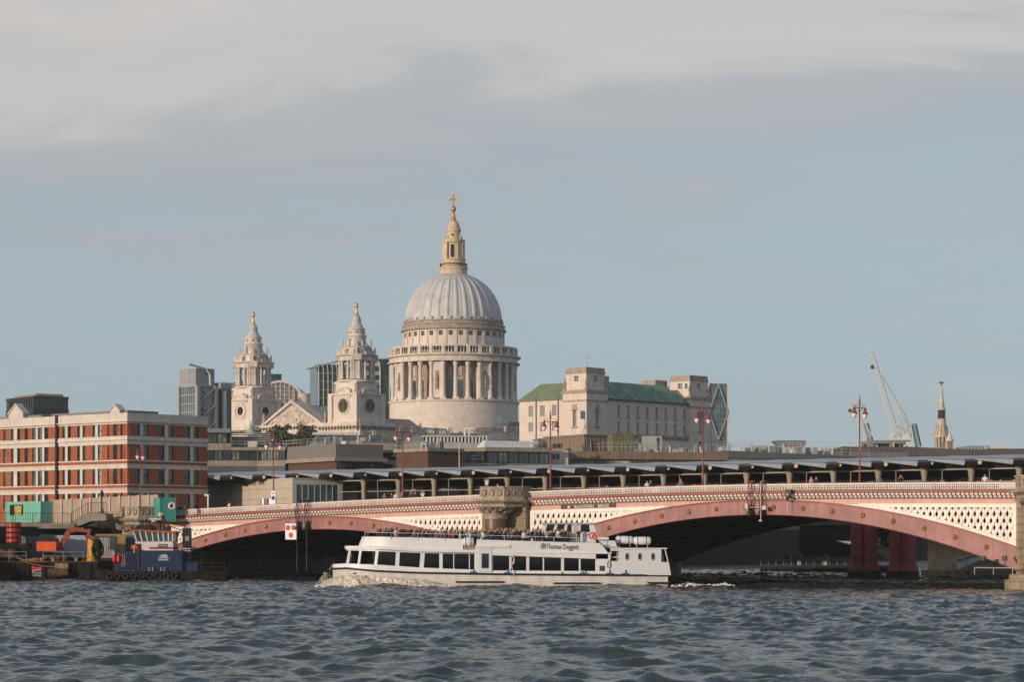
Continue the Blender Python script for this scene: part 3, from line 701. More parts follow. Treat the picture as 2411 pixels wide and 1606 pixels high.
# nave, choir and transept bodies with balustrades and roofs
def block(x0, x1, y0, y1, z0, z1, nm_='nave_wall'):
    m = MB(); m.box(x0,x1,y0,y1,z0,z1); o = m.build(nm_, STONE, cath)
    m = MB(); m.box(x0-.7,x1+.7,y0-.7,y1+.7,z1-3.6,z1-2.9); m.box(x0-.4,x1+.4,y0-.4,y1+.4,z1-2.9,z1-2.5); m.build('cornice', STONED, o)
    m = MB(); k = int((x1-x0)/1.5)
    for i in range(k+1): x = x0+(x1-x0)*i/k; m.box(x-.28,x+.28,y0-.62,y0-.1,z1-4.4,z1-3.62)
    k = int((y1-y0)/1.5)
    for i in range(k+1): y = y0+(y1-y0)*i/k; m.box(x0-.62,x0-.1,y-.28,y+.28,z1-4.4,z1-3.62)
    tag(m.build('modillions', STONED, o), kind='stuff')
    m = MB()
    for i in range(int((x1-x0)/.75)): m.tube((x0+.4+i*.75,y0-.05,z1),(x0+.4+i*.75,y0-.05,z1+1.5),.18,5)
    for i in range(int((y1-y0)/.75)): m.tube((x0-.05,y0+.4+i*.75,z1),(x0-.05,y0+.4+i*.75,z1+1.5),.18,5)
    tag(m.build('balusters', STONE, o), kind='stuff')
    m = MB(); m.box(x0-.35,x1+.35,y0-.35,y0+.35,z1+1.5,z1+1.95); m.box(x0-.35,x0+.35,y0+.36,y1+.35,z1+1.5,z1+1.95); tag(m.build('coping', STONE, o), kind='stuff')
    m = MB(); k = max(2, int((x1-x0)/5.5))
    for i in range(k+1): x = x0+(x1-x0)*i/k; m.box(x-.8,x+.8,y0-.45,y0+.45,z1,z1+2.1)
    tag(m.build('pedestals', STONE, o), kind='stuff')
    return o
block(-68, -22, -17, 17, 14, 40.8); block(-14, 14, -38, 38, 14, 41.2, 'transept_wall'); block(20, 75, -17, 17, 14, 41.0)
ROOFL = mat('aisle_lead_roof', (.16,.165,.165), .6, .2, .4)
m = MB(); m.prism([(-68,-9),(-20,-9),(-20,9),(-68,9)], 40.9, 46.5, [(-68,-.5),(-20,-.5),(-20,.5),(-68,.5)]); m.build('nave_roof', ROOFL, cath)
m = MB(); m.prism([(-8.5,-36),(8.5,-36),(8.5,-20),(-8.5,-20)], 41.3, 45.5, [(-.5,-33),(.5,-33),(.5,-20),(-.5,-20)]); m.build('transept_roof', ROOFL, cath)
m = MB(); m.lathe([(2.4,40),(2.4,44),(2.7,44.2),(2.3,45.2),(1.2,47),(.2,47.6)], 8, -11, -33); m.build('turret', LEAD, cath)
# west front: pediment and entablature between the towers
TWX, TWS, TWN = -74.0, -24.0, 27.0
wx = TWX-5.0; yc = (TWS+TWN)/2
m = MB(); m.box(wx,wx+10,TWS+6,TWN-6,14,39.2); wf = m.build('west_front', STONE, cath)
m = MB(); m.box(wx-1.1,wx+6,TWS+5,TWN-5,42.1,42.9); m.box(wx-.5,wx+6,TWS+6,TWN-6,39.2,41.2); m.build('entablature', STONE, wf)
m = MB()
for i in range(26): y = TWS+6.5+i*(TWN-TWS-13)/25; m.box(wx-1.0,wx+.1,y-.38,y+.38,41.2,42.08)
tag(m.build('modillions', STONED, wf), kind='stuff')
hw = 14.2
m = MB(); m.ext([(wx-.3,yc-hw,42.9),(wx-.3,yc+hw,42.9),(wx-.3,yc,50.4)], (4,0,0)); pe_ = m.build('pediment', mat('tympanum_stone', (.58,.47,.36), .9, .3, .8, .9, bscale=1.6), wf)
for s in (-1, 1):
    m = MB(); m.ext([(wx-1.2,yc+s*(hw+.9),42.9),(wx-1.2,yc+s*(hw-.6),42.9),(wx-1.2,yc,50.2),(wx-1.2,yc,51.3)], (5,0,0)); m.build('raking_cornice', STONE, pe_)
    m = MB()
    for i in range(16): f = (i+.5)/16; y = yc+s*hw*(1-f); z = 42.55+f*7.4; m.box(wx-.95,wx-.3,y-.22,y+.22,z-.15,z+.4)
    tag(m.build('rake_modillions', STONED, pe_), kind='stuff')
m = MB(); r2 = random.Random(4)
for i in range(60):
    y = r2.uniform(-10.5,10.5); z = 43.5+r2.random()*(1-abs(y)/12)*5.0; m.ball((wx-.35, yc+y, z), r2.uniform(.25,.6), 6, 4, 1.3)
tag(m.build('relief_figures', STONE, pe_), kind='stuff')
def statue_mesh(h=3.4):
    m = MB(); m.box(-.8,.8,-.8,.8,-.9,0); m.lathe([(.75,0),(.62,.25*h),(.72,.5*h),(.8,.66*h),(.55,.8*h),(.22,.84*h),(.3,.92*h),(.05,h)], 9); m.tube((.4,.3,.7*h),(.9,.5,.45*h),.16,6); return m.mesh('statue', STONED, 40)
ST = statue_mesh()
for y, z in ((yc,51.6),(yc-hw-1,43.9),(yc+hw+1,43.9),(TWS+7.5,43.9)): link('statue', ST, wf, (wx+.6, y, z-12))
m = MB(); m.prism([(wx+3,yc-13),(wx+20,yc-13),(wx+20,yc+13),(wx+3,yc+13)], 43, 49.5, [(wx+3,yc-.4),(wx+20,yc-.4),(wx+20,yc+.4),(wx+3,yc+.4)]); m.build('roof', LEAD, wf)
# towers
def tower(y, clock):
    T = bpy.data.objects.new('tower', None); COL.objects.link(T); T.parent = cath; T.location = (TWX, y, 0); BASE[T] = 12.0
    T.empty_display_size = .5
    m = MB(); m.box(-8.6,8.6,-8.6,8.6,14,41.2); m.box(-9.6,9.6,-9.6,9.6,41.3,42.0); m.box(-9.0,9.0,-9.0,9.0,42.0,42.7); m.build('lower_stage', STONE, T)
    m = MB()
    for i in range(13):
        c_ = -8.7+i*1.45
        m.box(c_-.32,c_+.32,-9.4,-8.61,40.3,41.28); m.box(-9.4,-8.61,c_-.32,c_+.32,40.3,41.28)
    tag(m.build('modillions', STONED, T), kind='stuff')
    m = MB(); m.box(-6.4,6.4,-6.4,6.4,42.7,44.3); m.box(-6.1,6.1,-6.1,6.1,44.3,51.9); m.box(-6.8,6.8,-6.8,6.8,51.9,52.5); cs = m.build('clock_stage', STONEW, T)
    for sx_ in (-1, 1):
        for sy_ in (-1, 1): m = MB(); m.box(sx_*5.9-.95,sx_*5.9+.95,sy_*5.9-.95,sy_*5.9+.95,42.72,51.88); m.build('corner_pier', STONEW, cs)
    for ang in (0, 90, 180, 270):
        a = R(ang)
        m = MB()
        seg = [(-6.6,-3.7*cos(pi*i/12),52.3+2.3*sin(pi*i/12)) for i in range(13)]; inn = [(-6.6,-3.1*cos(pi*i/12),52.1+1.75*sin(pi*i/12)) for i in range(13)]
        for i in range(12): m.ext([seg[i],seg[i+1],inn[i+1],inn[i]], (1.6,0,0))
        m.box(-6.35,-5.6,-3.3,3.3,51.0,53.9); o = m.build('arched_pediment', STONE, cs); o.rotation_euler = (0,0,a)
        m = MB(); n = 28
        for i in range(n):
            a1, a2 = 2*pi*i/n, 2*pi*(i+1)/n
            m.ext([(-6.38,2.95*cos(a1),48.3+2.95*sin(a1)),(-6.38,2.95*cos(a2),48.3+2.95*sin(a2)),(-6.38,2.35*cos(a2),48.3+2.35*sin(a2)),(-6.38,2.35*cos(a1),48.3+2.35*sin(a1))], (.35,0,0))
        o = m.build('dial_surround', STONE, cs); o.rotation_euler = (0,0,a)
        m = MB(); r0 = 2.35 if clock else 1.5
        m.add([(-6.22,r0*cos(2*pi*i/n),48.3+r0*sin(2*pi*i/n)) for i in range(n)], [tuple(range(n))]); 
        if clock: m.add([(-6.1,r0*cos(2*pi*i/n),48.3+r0*sin(2*pi*i/n)) for i in range(n)], [tuple(range(n))])
        o = m.build('clock_dial' if clock else 'oculus', mat('black_dial', (.02,.03,.028), .5, .3, 2) if clock else HOLE, cs); o.rotation_euler = (0,0,a)
        if clock:
            g = MB()
            for i in range(12):
                q = 2*pi*i/12; d0, d1 = 1.6, 2.1; e = .10
                g.ext([(-6.25, d0*sin(q)-e*cos(q), 48.3+d0*cos(q)+e*sin(q)),(-6.25, d1*sin(q)-e*1.3*cos(q), 48.3+d1*cos(q)+e*1.3*sin(q)),(-6.25, d1*sin(q)+e*1.3*cos(q), 48.3+d1*cos(q)-e*1.3*sin(q)),(-6.25, d0*sin(q)+e*cos(q), 48.3+d0*cos(q)-e*sin(q))], (-.06,0,0))
            tag(g.build('numerals', GOLDB, o), kind='stuff')
            g = MB(); g.box(-6.36,-6.3,-.08,.08,46.6,48.6); g.build('hand', GOLDB, o); g = MB(); g.box(-6.44,-6.38,-.07,.07,48.0,49.5); g.build('hand', GOLDB, o)
        else:
            g = MB(); 
            for i in range(n):
                a1, a2 = 2*pi*i/n, 2*pi*(i+1)/n
                g.ext([(-6.24,2.2*cos(a1),48.3+2.2*sin(a1)),(-6.24,2.2*cos(a2),48.3+2.2*sin(a2)),(-6.24,1.5*cos(a2),48.3+1.5*sin(a2)),(-6.24,1.5*cos(a1),48.3+1.5*sin(a1))], (.15,0,0))
            g.build('inner_ring', STONEW, o)
    m = MB(); m.box(-5.4,5.4,-5.4,5.4,52.5,56.4); m.lathe([(6.5,56.4),(6.5,57.0)], 24); m.build('plinth_stage', STONEW, T)
    # open columned belfry: corner pairs and bay columns round a core coloured dark to read as shade
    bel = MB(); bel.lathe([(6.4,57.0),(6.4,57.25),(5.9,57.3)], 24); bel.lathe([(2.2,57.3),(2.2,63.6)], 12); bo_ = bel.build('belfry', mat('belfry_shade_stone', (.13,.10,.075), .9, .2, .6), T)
    cc = MB(); cc.lathe([(.55,57.3),(.45,57.7),(.40,62.6),(.6,63.4)], 8); ccm = cc.mesh('column', STONE, 40, -12)
    for q in range(4):
        for da, rr in ((-36,5.75),(-26,5.3),(-14,5.55),(14,5.55),(26,5.3),(36,5.75)):
            a = R(q*90+da); link('column', ccm, bo_, (rr*cos(a), rr*sin(a), 0))
        a = R(q*90+45)
        pm = MB(); pm.box(4.1,5.9,-1.0,1.0,57.3,63.5); o = pm.build('corner_pier', STONE, bo_); o.rotation_euler = (0,0,a)
    m = MB(); m.lathe([(6.3,63.4),(6.3,64.2),(6.0,64.3),(6.1,64.9),(6.9,65.2),(6.9,65.6),(5.5,65.7)], 24)
    for q in range(4):
        a = R(q*90+45); c_, s_ = cos(a), sin(a); m.add([(c_*x-s_*yy, s_*x+c_*yy, z) for x, yy, z in [(4.5,-1.5,63.5),(7.0,-1.5,63.5),(7.0,1.5,63.5),(4.5,1.5,63.5),(4.5,-1.7,65.55),(7.3,-1.7,65.55),(7.3,1.7,65.55),(4.5,1.7,65.55)]], [(0,3,2,1),(4,5,6,7),(0,1,5,4),(1,2,6,5),(2,3,7,6),(3,0,4,7)])
    m.build('belfry_cornice', STONE, T)
    # two diminishing arcaded stages with scrolled buttresses and urns
    def stage(z0, z1, r, nm2, npier=8):
        s_ = MB(); s_.lathe([(r*.55,z0),(r*.55,z1)], 12); so_ = s_.build(nm2, MATS['belfry_shade_stone'], T)
        for i in range(npier):
            a = 2*pi*(i+.5)/npier; p_ = MB(); p_.box(r*.82,r,-r*.2,r*.2,z0,z1); o = p_.build('pier', STONE, so_); o.rotation_euler = (0,0,a)
        p_ = MB(); p_.lathe([(r*.85,z1-.55),(r,z1-.55),(r*1.02,z1),(r*.85,z1)], 24); p_.build('arch_band', STONE, so_)
        p_ = MB(); p_.lathe([(r*1.08,z1),(r*1.12,z1+.3),(r*.9,z1+.45)], 24); p_.build('moulding', STONE, so_)
    stage(65.6, 67.9, 4.6, 'lower_arcade'); stage(68.3, 71.4, 3.1, 'upper_arcade')
    for q in range(4):
        a = R(q*90+45)
        b_ = MB(); b_.ext([(3.9,-.5,65.6),(6.2,-.5,65.6),(6.0,-.5,66.6),(5.2,-.5,67.4),(4.9,-.5,68.3),(3.9,-.5,68.9),(3.1,-.5,70.2)], (0,1,0)); o = b_.build('scroll_buttress', STONE, T); o.rotation_euler = (0,0,a)
        for rr, z in ((6.1,65.6),(4.9,68.4)):
            u_ = MB(); u_.lathe([(.3,z),(.22,z+.5),(.5,z+1.1),(.3,z+1.6),(.4,z+1.9),(.05,z+2.6)], 7, rr, 0); o = u_.build('urn', STONE, T, 40); o.rotation_euler = (0,0,a)
        for rr, z in ((6.6,53.2),):
            link('statue', ST, T, (rr*1.05*cos(a), rr*1.05*sin(a), z-12), a)
    m = MB(); m.lathe([(3.3,71.8),(3.3,72.3),(2.8,72.4),(2.75,73.9),(3.0,74.1),(3.0,74.4),(2.4,74.5)], 20); m.build('attic', STONE, T, 30)
    m = MB()
    for i in range(8): a = 2*pi*i/8; P = Vector((2.8*cos(a),2.8*sin(a),73.1)); m.tube(P-Vector((cos(a),sin(a),0))*.1, P+Vector((cos(a),sin(a),0))*.08, .3, 8)
    tag(m.build('round_windows', HOLE, T), kind='stuff')
    m = MB(); m.lathe([(2.7,74.4),(2.1,75.2),(1.6,76.2),(1.45,77.0),(1.65,77.1),(1.5,77.4),(1.35,78.0),(.95,78.8),(.6,79.1)], 16); m.build('lead_cap', LEAD, T, 35)
    m = MB(); m.lathe([(.75,79.1),(.5,79.4),(.6,79.9),(.3,80.6),(.4,81.2),(.3,81.4),(.62,82.0),(.55,82.7),(.1,83.4)], 10); m.build('pine_cone_finial', mat('bright_gilding', (.70,.38,.06), .4, .12, 3, metal=.6), T, 40)
    return T
tower(TWS, True); tower(TWN, False)
# ------------------------------------------------------------------ red brick building with white bands (left)
BRICK = mat('orange_red_brick', (.38,.10,.038), .9, .22, 1.5, .2, brick=(.45,.15,.012,(.30,.12,.07)), streak=.12)
WSTONE = mat('white_faience', (.64,.555,.48), .6, .1, .6, .08, streak=.24)
SASH = mat('dark_sash_frame', (.035,.04,.038), .5, .1, 3)
BLIND = glass('window_with_blind', (.13,.17,.13), .12, .5, .8)
SKYGL = glass('sky_lit_window', (.33,.36,.34), .08, .4, .8)
bf = Fr(300, 330, 49.0)
rf, lf, A, B_ = corner(bf, -120, 488)
bb = bf.thing('brick_building', 'four-storey red brick building with white stone bands and sash windows', 'building', 6.0)
zt = bf.z(972)
def zr(py): return bf.z(py)
# storeys as (window bottom, window top) in photo rows at the near corner
ST_ = [(1026,996),(1082,1046),(1140,1103),(1197,1161)]
ST_ = [(zr(a), zr(b_)) for a, b_ in ST_]
lpx = [(-84,-77),(-66,-59),(-45,-38),(-26,-20),(8,15),(26,33),(41,48),(58,66),(76,85),(90,100),(105,114),(147,154),(160,167),(182,189),(195,202),(218,225),(231,239),(254,258),(267,277),(284,289)]
rpx = [(317,329),(337,349),(373.5,387),(396,408),(434,447),(455,466)]
def fac(f, pxs, u0, u1, nm_):
    holes = []
    for a, b_ in pxs:
        ua, ub = f.u(a), f.u(b_)
        for z0, z1 in ST_: holes.append((ua, ub, z0, z1))
    m = MB(); wall(m, f, u0, u1, 6, zt, holes, .22); o = m.build('wall', BRICK, bb)
    for i, h in enumerate(holes):
        g = [DKGLASS, BLIND, DKGLASS, BLGLASS, BLIND, DKGLASS, SKYGL][(i*7+int(h[0]*3)) % 7]
        window(bb, f, h, SASH, g, 1, 2, .09, .16)
    return holes
def b0(px): return lf.u(px)
fac(lf, lpx, lf.u(-118), B_, 'l'); fac(rf, rpx, 0, A, 'r')
m = MB(); m.box(.4, A, .4, B_, 6, zt-.3); m.build('core', HOLE, bb)
# bands and cornices round both faces
def band(py0, py1, proud, ma=WSTONE, nm_='band'):
    z0, z1 = zr(py0), zr(py1)
    m = MB(); m.fbox(rf, -proud, A+.02, -proud, .02, z0, z1); m.fbox(lf, 0, B_-.001, -proud, .02, z0, z1); return m.build(nm_, ma, bb)
band(990.5, 972, .16, nm_='parapet'); band(993, 990.5, .42, nm_='cornice'); band(997.5, 993.2, .12)
band(1033.5, 1026.3, .20); band(1036, 1033.6, .34); band(1046, 1036.2, .12)
band(1085.5, 1082.3, .16); band(1095, 1092.3, .18); band(1103, 1095.2, .12)
band(1143, 1140.3, .16); band(1152, 1149.5, .3); band(1161, 1152.2, .12)
# white mullion columns between paired windows
for z0, z1 in ST_:
    for f, prs in ((lf, [(-77,-66),(33,41),(85,90),(100,105),(154,160),(189,195),(225,231)]), (rf, [(329,337),(387,396),(447,455)])):
        for a, b_ in prs: m = MB(); ua, ub = f.u(a), f.u(b_); m.fbox(f, ua+.01, ub-.01, -.06, .2, z0+.01, z1); m.build('mullion', WSTONE, bb)
    for f, prs in ((lf, [(249.5,254),(258.3,262),(262.3,266.5),(277.5,283.5),(289.5,293)]), (rf, [(302,316.5),(350,372.5),(409,433),(467.5,488)])):
        for a, b_ in prs: m = MB(); ua, ub = f.u(a), f.u(b_); m.fbox(f, ua+.02, ub-.02, -.07, .01, z0+.01, z1-.3); m.build('brick_pier', BRICK, bb)
for px, w_, py in ((40, 34, 953), (273, 22, 955)):
    u = lf.u(px); hw = (lf.u(px+w_/2)-lf.u(px-w_/2))/2; z0 = zt; z1 = lf.z(py, u)
    m = MB(); P = lf.P; m.ext([P(u-hw,-.2,z0),P(u+hw,-.2,z0),P(u+hw,-.2,z0+(z1-z0)*.28),P(u,-.2,z1),P(u-hw,-.2,z0+(z1-z0)*.28)], tuple(Vector(P(0,.9,0))-Vector(P(0,0,0)))); g_ = m.build('gablet', WSTONE, bb)
    m = MB(); 
    for s in (-1, 1): m.ext([P(u+s*(hw+.15),-.35,z0+(z1-z0)*.26),P(u+s*(hw+.15),-.35,z0+(z1-z0)*.38),P(u,-.35,z1+.18),P(u,-.35,z1)], tuple(Vector(P(0,1.2,0))-Vector(P(0,0,0))))
    tag(m.build('coping', WSTONE, g_), kind='stuff')
u = lf.u(137); m = MB(); m.fbox(lf, u-.2, u+.16, -.45, .1, 6, zt+.1); m.build('drainpipe', mat('dark_pipe', (.05,.03,.022), .6, .2, 2), bb)
# projecting flat of the left block: recess beyond the drainpipe is a bay standing forward
m = MB(); ua = lf.u(120); 
m = MB(); m.box(5, A-4, 6, B_-2, zt-.4, zt+.75); m.build('roof_house', mat('grey_roof_sheet', (.24,.21,.18), .8, .1, .5), bb)

# ------------------------------------------------------------------ black office block behind it
def block_building(name, label, px, Y, deg, pxl, pxr, pytop, base, ma, floors=0, glassm=None, cat='building', bandh=.35, group=None):
    fr = Fr(px, Y, deg); r_, l_, a_, b_ = corner(fr, pxl, pxr); t_ = fr.thing(name, label, cat, base); z1 = fr.z(pytop)
    m = MB(); m.box(0, a_, 0, b_, base, z1); m.build('body', glassm or ma, t_)
    if floors:
        h = (z1-base)/floors
        for i in range(floors+1):
            z = base+i*h; m = MB(); m.box(-.12, a_+.12, -.12, b_+.12, max(base, z-bandh/2), min(z1+.1, z+bandh/2)); m.build('floor_band', ma, t_)
    return fr, r_, l_, a_, b_, t_, z1
BLKM = mat('black_cladding', (.030,.036,.036), .35, .2, .5); BLKG = glass('black_curtain_glass', (.02,.03,.03), .12, .5, .2)
fr, r_, l_, a_, b_, t_, z1 = block_building('office_block', 'black slab office block rising behind the brick building', 80, 640, 35, 15, 160.5, 933, 8, BLKM, 9, BLKG, bandh=1.3)
for i in range(int(b_/1.6)): m = MB(); m.box(-.2,.0,i*1.6,i*1.6+.14,30,z1); m.build('mullion', BLKM, t_)
for i in range(int(a_/1.6)): m = MB(); m.box(i*1.6,i*1.6+.14,-.2,.0,30,z1); m.build('mullion', BLKM, t_)
m = MB(); m.box(1, a_-1, 1, b_-3, z1+.05, z1+.8); m.build('roof_edge', CONC, t_)
# ------------------------------------------------------------------ glass office left of the tower
STEELP = mat('pale_steel', (.36,.34,.32), .5, .1, .5); CLADG = mat('grey_cladding', (.30,.30,.29), .55, .1, .4, brick=(4,1.4,.05,(.2,.2,.2)))
fr = Fr(466, 700, 40); r_, l_, a_, b_ = corner(fr, 423, 508); t_ = fr.thing('glass_office', 'glazed office with exposed steel cross bracing left of the stone towers', 'building', 8); z1 = fr.z(907.5)
m = MB(); m.box(.3, a_, .3, b_, 8, z1-.3); m.build('curtain_wall', glass('office_blue_glass', (.17,.23,.27), .05, .4, .2, .8), t_)
h = (fr.z(907.5)-fr.z(928))
for i in range(7):
    z = z1-i*h; m = MB(); m.box(-.05, a_+.1, -.05, b_+.1, z-.28, z); m.build('floor_edge', STEELP, t_)
for x, y in ((0,0),(a_,0),(0,b_)): m = MB(); m.box(x-.55,x+.55,y-.55,y+.55,8,z1+.1); m.build('steel_column', STEELP, t_)
m = MB(); m.box(a_*.32, a_*.68, .0, .28, 8, z1-.5); m.build('lift_panel', CLADG, t_)
for k in range(3):
    za = z1-k*2*h; m = MB(); m.tube((a_*.98,-.3,za-.3),(a_*.02,-.3,za-2*h),.22,6); m.build('brace', STEELP, t_); m = MB(); m.tube((a_*.02,-.25,za-.3),(a_*.5,-.25,za-h),.15,6); m.build('brace', GREYM, t_)
for i in range(9): m = MB(); y = b_*(i+.5)/9; m.box(.1,.29,y-.06,y+.06,8,z1-.4); m.build('mullion', GREYM, t_)
u0, u1 = fr.u(462, 4), fr.u(505, 4)
m = MB(); m.box(fr.u(461,3), fr.u(505,3), 3, 12, z1, fr.z(865)); ph = m.build('plant_tower', CLADG, t_)
m = MB(); m.box(fr.u(484,2.9), fr.u(493,2.9), 2.8, 2.99, fr.z(879), fr.z(867)); m.build('louvre', DKGLASS, ph)
m = MB(); m.line([(fr.u(495,1),1,z1+.3),(fr.u(494,1),1,z1+3.5),(fr.u(485,1),1,z1+5),(fr.u(445,1),1,z1+6.2)], .3, 6); m.build('davit_arm', mat('cream_arm', (.6,.55,.47), .5, .1, 1), t_)
m = MB(); m.box(a_+.3, fr.u(521, 4), 4, 12, 8, fr.z(904)); m.build('stair_core', CLADG, t_); m = MB(); m.box(fr.u(521,2), fr.u(545,2), 2, 10, 8, fr.z(912)); cr_ = m.build('rear_block', GRGLASS, t_); m = MB(); m.box(fr.u(520,1.8), fr.u(545.5,1.8), 1.8, 10, fr.z(912), fr.z(897)); m.build('plant_room', CLADG, t_)
m = MB(); m.tube((fr.u(527.5,1),1,8),(fr.u(527.5,1),1,fr.z(917)),.75,12); m.build('flue', mat('steel_flue', (.6,.57,.54), .4, .05, 1, metal=.3), t_)
# ------------------------------------------------------------------ towers and blocks between the cathedral towers
block_building('office_block', 'small navy glass block behind the left stone tower', 632, 1000, 20, 543, 663, 881, 10, BLKM, 12, BLGLASS, bandh=.6)
vf = Fr(660, 900, 0); vt = vf.thing('vaulted_hall', 'office with a barrel-vaulted glass gable in a white steel frame', 'building', 10)
rv = vf.u(728); zc0 = vf.z(950); VWH = mat('white_steel', (.55,.53,.50), .5, .06, 1); ns = 20
RV = 8.5
m = MB(); m.ext([(RV*cos(pi*i/ns),.3,zc0+RV*.97*sin(pi*i/ns)) for i in range(ns+1)]+[(-RV,.3,10),(RV,.3,10)][::-1][0:0], (0,30,0)); m.build('gable_glass', glass('gable_glazing', (.16,.17,.16), .1, .8, .5), vt)
m = MB(); m.box(-RV, RV, .3, 30, 10, zc0); m.build('lower_floors', GRGLASS, vt)
for i in range(ns):
    a1, a2 = pi*i/ns, pi*(i+1)/ns; q = lambda a, r: (r*cos(a), -.2, zc0+r*.97*sin(a)); m = MB(); m.ext([q(a1,RV+.5),q(a2,RV+.5),q(a2,RV-.35),q(a1,RV-.35)], (0,31,0)); m.build('arch_segment', VWH, vt)
for i in range(-4, 5):
    x = i*RV/5; ztop = zc0+.97*math.sqrt(RV*RV-x*x); m = MB(); m.box(x-.14,x+.14,-.05,.28,zc0-8,ztop); m.build('mullion', VWH, vt)
for j in range(1, 6):
    z = zc0+j*1.6; xx = math.sqrt(max(0, RV*RV-((z-zc0)/.97)**2)); m = MB(); m.box(-xx,xx,-.02,.25,z-.07,z+.07); m.build('transom', VWH, vt)
for i in range(-4, 4):
    for j in range(0, 5):
        x0, x1, z0, z1 = i*RV/5, (i+1)*RV/5, zc0+j*1.6, zc0+(j+1)*1.6
        if max(x0*x0, x1*x1)+(z1-zc0)**2 < RV*RV*.9: m = MB(); m.tube((x0,-.1,z0),(x1,-.1,z1),.07,4) if (i+j) % 2 else m.tube((x0,-.1,z1),(x1,-.1,z0),.07,4); m.build('brace', VWH, vt)
PKBR = mat('pink_brick', (.38,.22,.16), .9, .12, .8)
fr, r_, l_, a_, b_, t_, z1 = block_building('brick_annexe', 'pinkish brick rooftop block behind the pediment', 712, 880, 15, 688, 734, 948, 10, PKBR)
m = MB(); m.box(1, a_-.5, -.2, 0, z1-3.2, z1-1.6); m.build('window_strip', DKGLASS, t_)
m = MB(); m.lathe([(2.2,z1),(2.2,z1+3.2),(2.3,z1+3.4)], 16, a_*.35, 2.6); m.build('tank', mat('cream_tank', (.5,.43,.35), .7, .1, 1), t_); m = MB(); m.box(-1,a_*.15,1,5,z1,z1+1.9); m.build('plant_room', PKBR, t_)
fr, r_, l_, a_, b_, t_, z1 = block_building('office_block', 'long low dark-windowed block behind the pediment statues', 700, 890, 0, 690, 775, 955, 10, CONC)
for i in range(8): m = MB(); m.box(.4+i*a_/8, .4+(i+.62)*a_/8, -.12, .05, z1-2.2, z1-.5); m.build('window', DKGLASS, t_)
# curved glass tower block behind the clock tower
cf2 = Fr(751, 980, 12); ct = cf2.thing('curved_glass_building', 'green glass office with curved white ribs behind the clock tower', 'building', 10)
W1, W2 = cf2.u(800), cf2.u(912); WRIB = mat('white_rib', (.52,.50,.46), .5, .06, 1)
zt1 = cf2.z(873); zt0 = cf2.z(851)
m = MB(); m.box(0, cf2.u(870), .5, 30, 10, zt1); m.box(0, cf2.u(870), 6, 30, zt1, zt0-.8); m.build('glazing', GRGLASS, ct)
for i in range(10):
    x = i*1.9
    pts = [(x,0,10),(x,0,zt1-4),(x,.25,zt1-1),(x,1.2,zt1+1.2),(x,3,zt1+2.6),(x,7,zt0)] 
    pts = [(x-(6-j)*0 - (0 if j < 2 else (j-1)*-.0), y, z) for j, (x, y, z) in enumerate(pts)]
    m = MB(); m.line(pts, .17, 5); m.build('rib', WRIB, ct)
for i in range(9): m = MB(); z = zt1-1-i*3.4; m.box(-.1, cf2.u(870), .35, .5, z-.12, z+.12); m.build('transom', GREYM, ct)
m = MB(); m.ext([(-4.8,3,zt1+.6),(-4.6,3,zt1+1.1),(10,7,zt0+1.4),(30,7,zt0+1.4),(30,7,zt0+.9),(10,7,zt0+.9)], (0,6,0)); m.build('roof_louvre', WRIB, ct)
xa, xb = cf2.u(862), cf2.u(914); zt2 = cf2.z(846, xa)
m = MB(); m.box(xa, xb, -2, 20, 10, zt2); m.build('end_block', GRGLASS, ct)
for i in range(8): m = MB(); z = zt2-2.2-i*3.7; m.box(xa, cf2.u(894), -2.25, -2.0, z-.8, z+.8); m.build('blind_band', mat('pale_blind', (.34,.36,.32), .5, .2, .6), ct)
m = MB(); m.line([(cf2.u(893),-2.4,10),(cf2.u(893),-2.4,zt2-4),(cf2.u(891),-2.2,zt2-1.5),(cf2.u(885),-2,zt2)], .3, 6); m.build('rib', WRIB, ct)
m = MB(); m.box(xa-1, xb+1, -2.5, 20, zt2, zt2+.5); m.build('roof_edge', WRIB, ct)
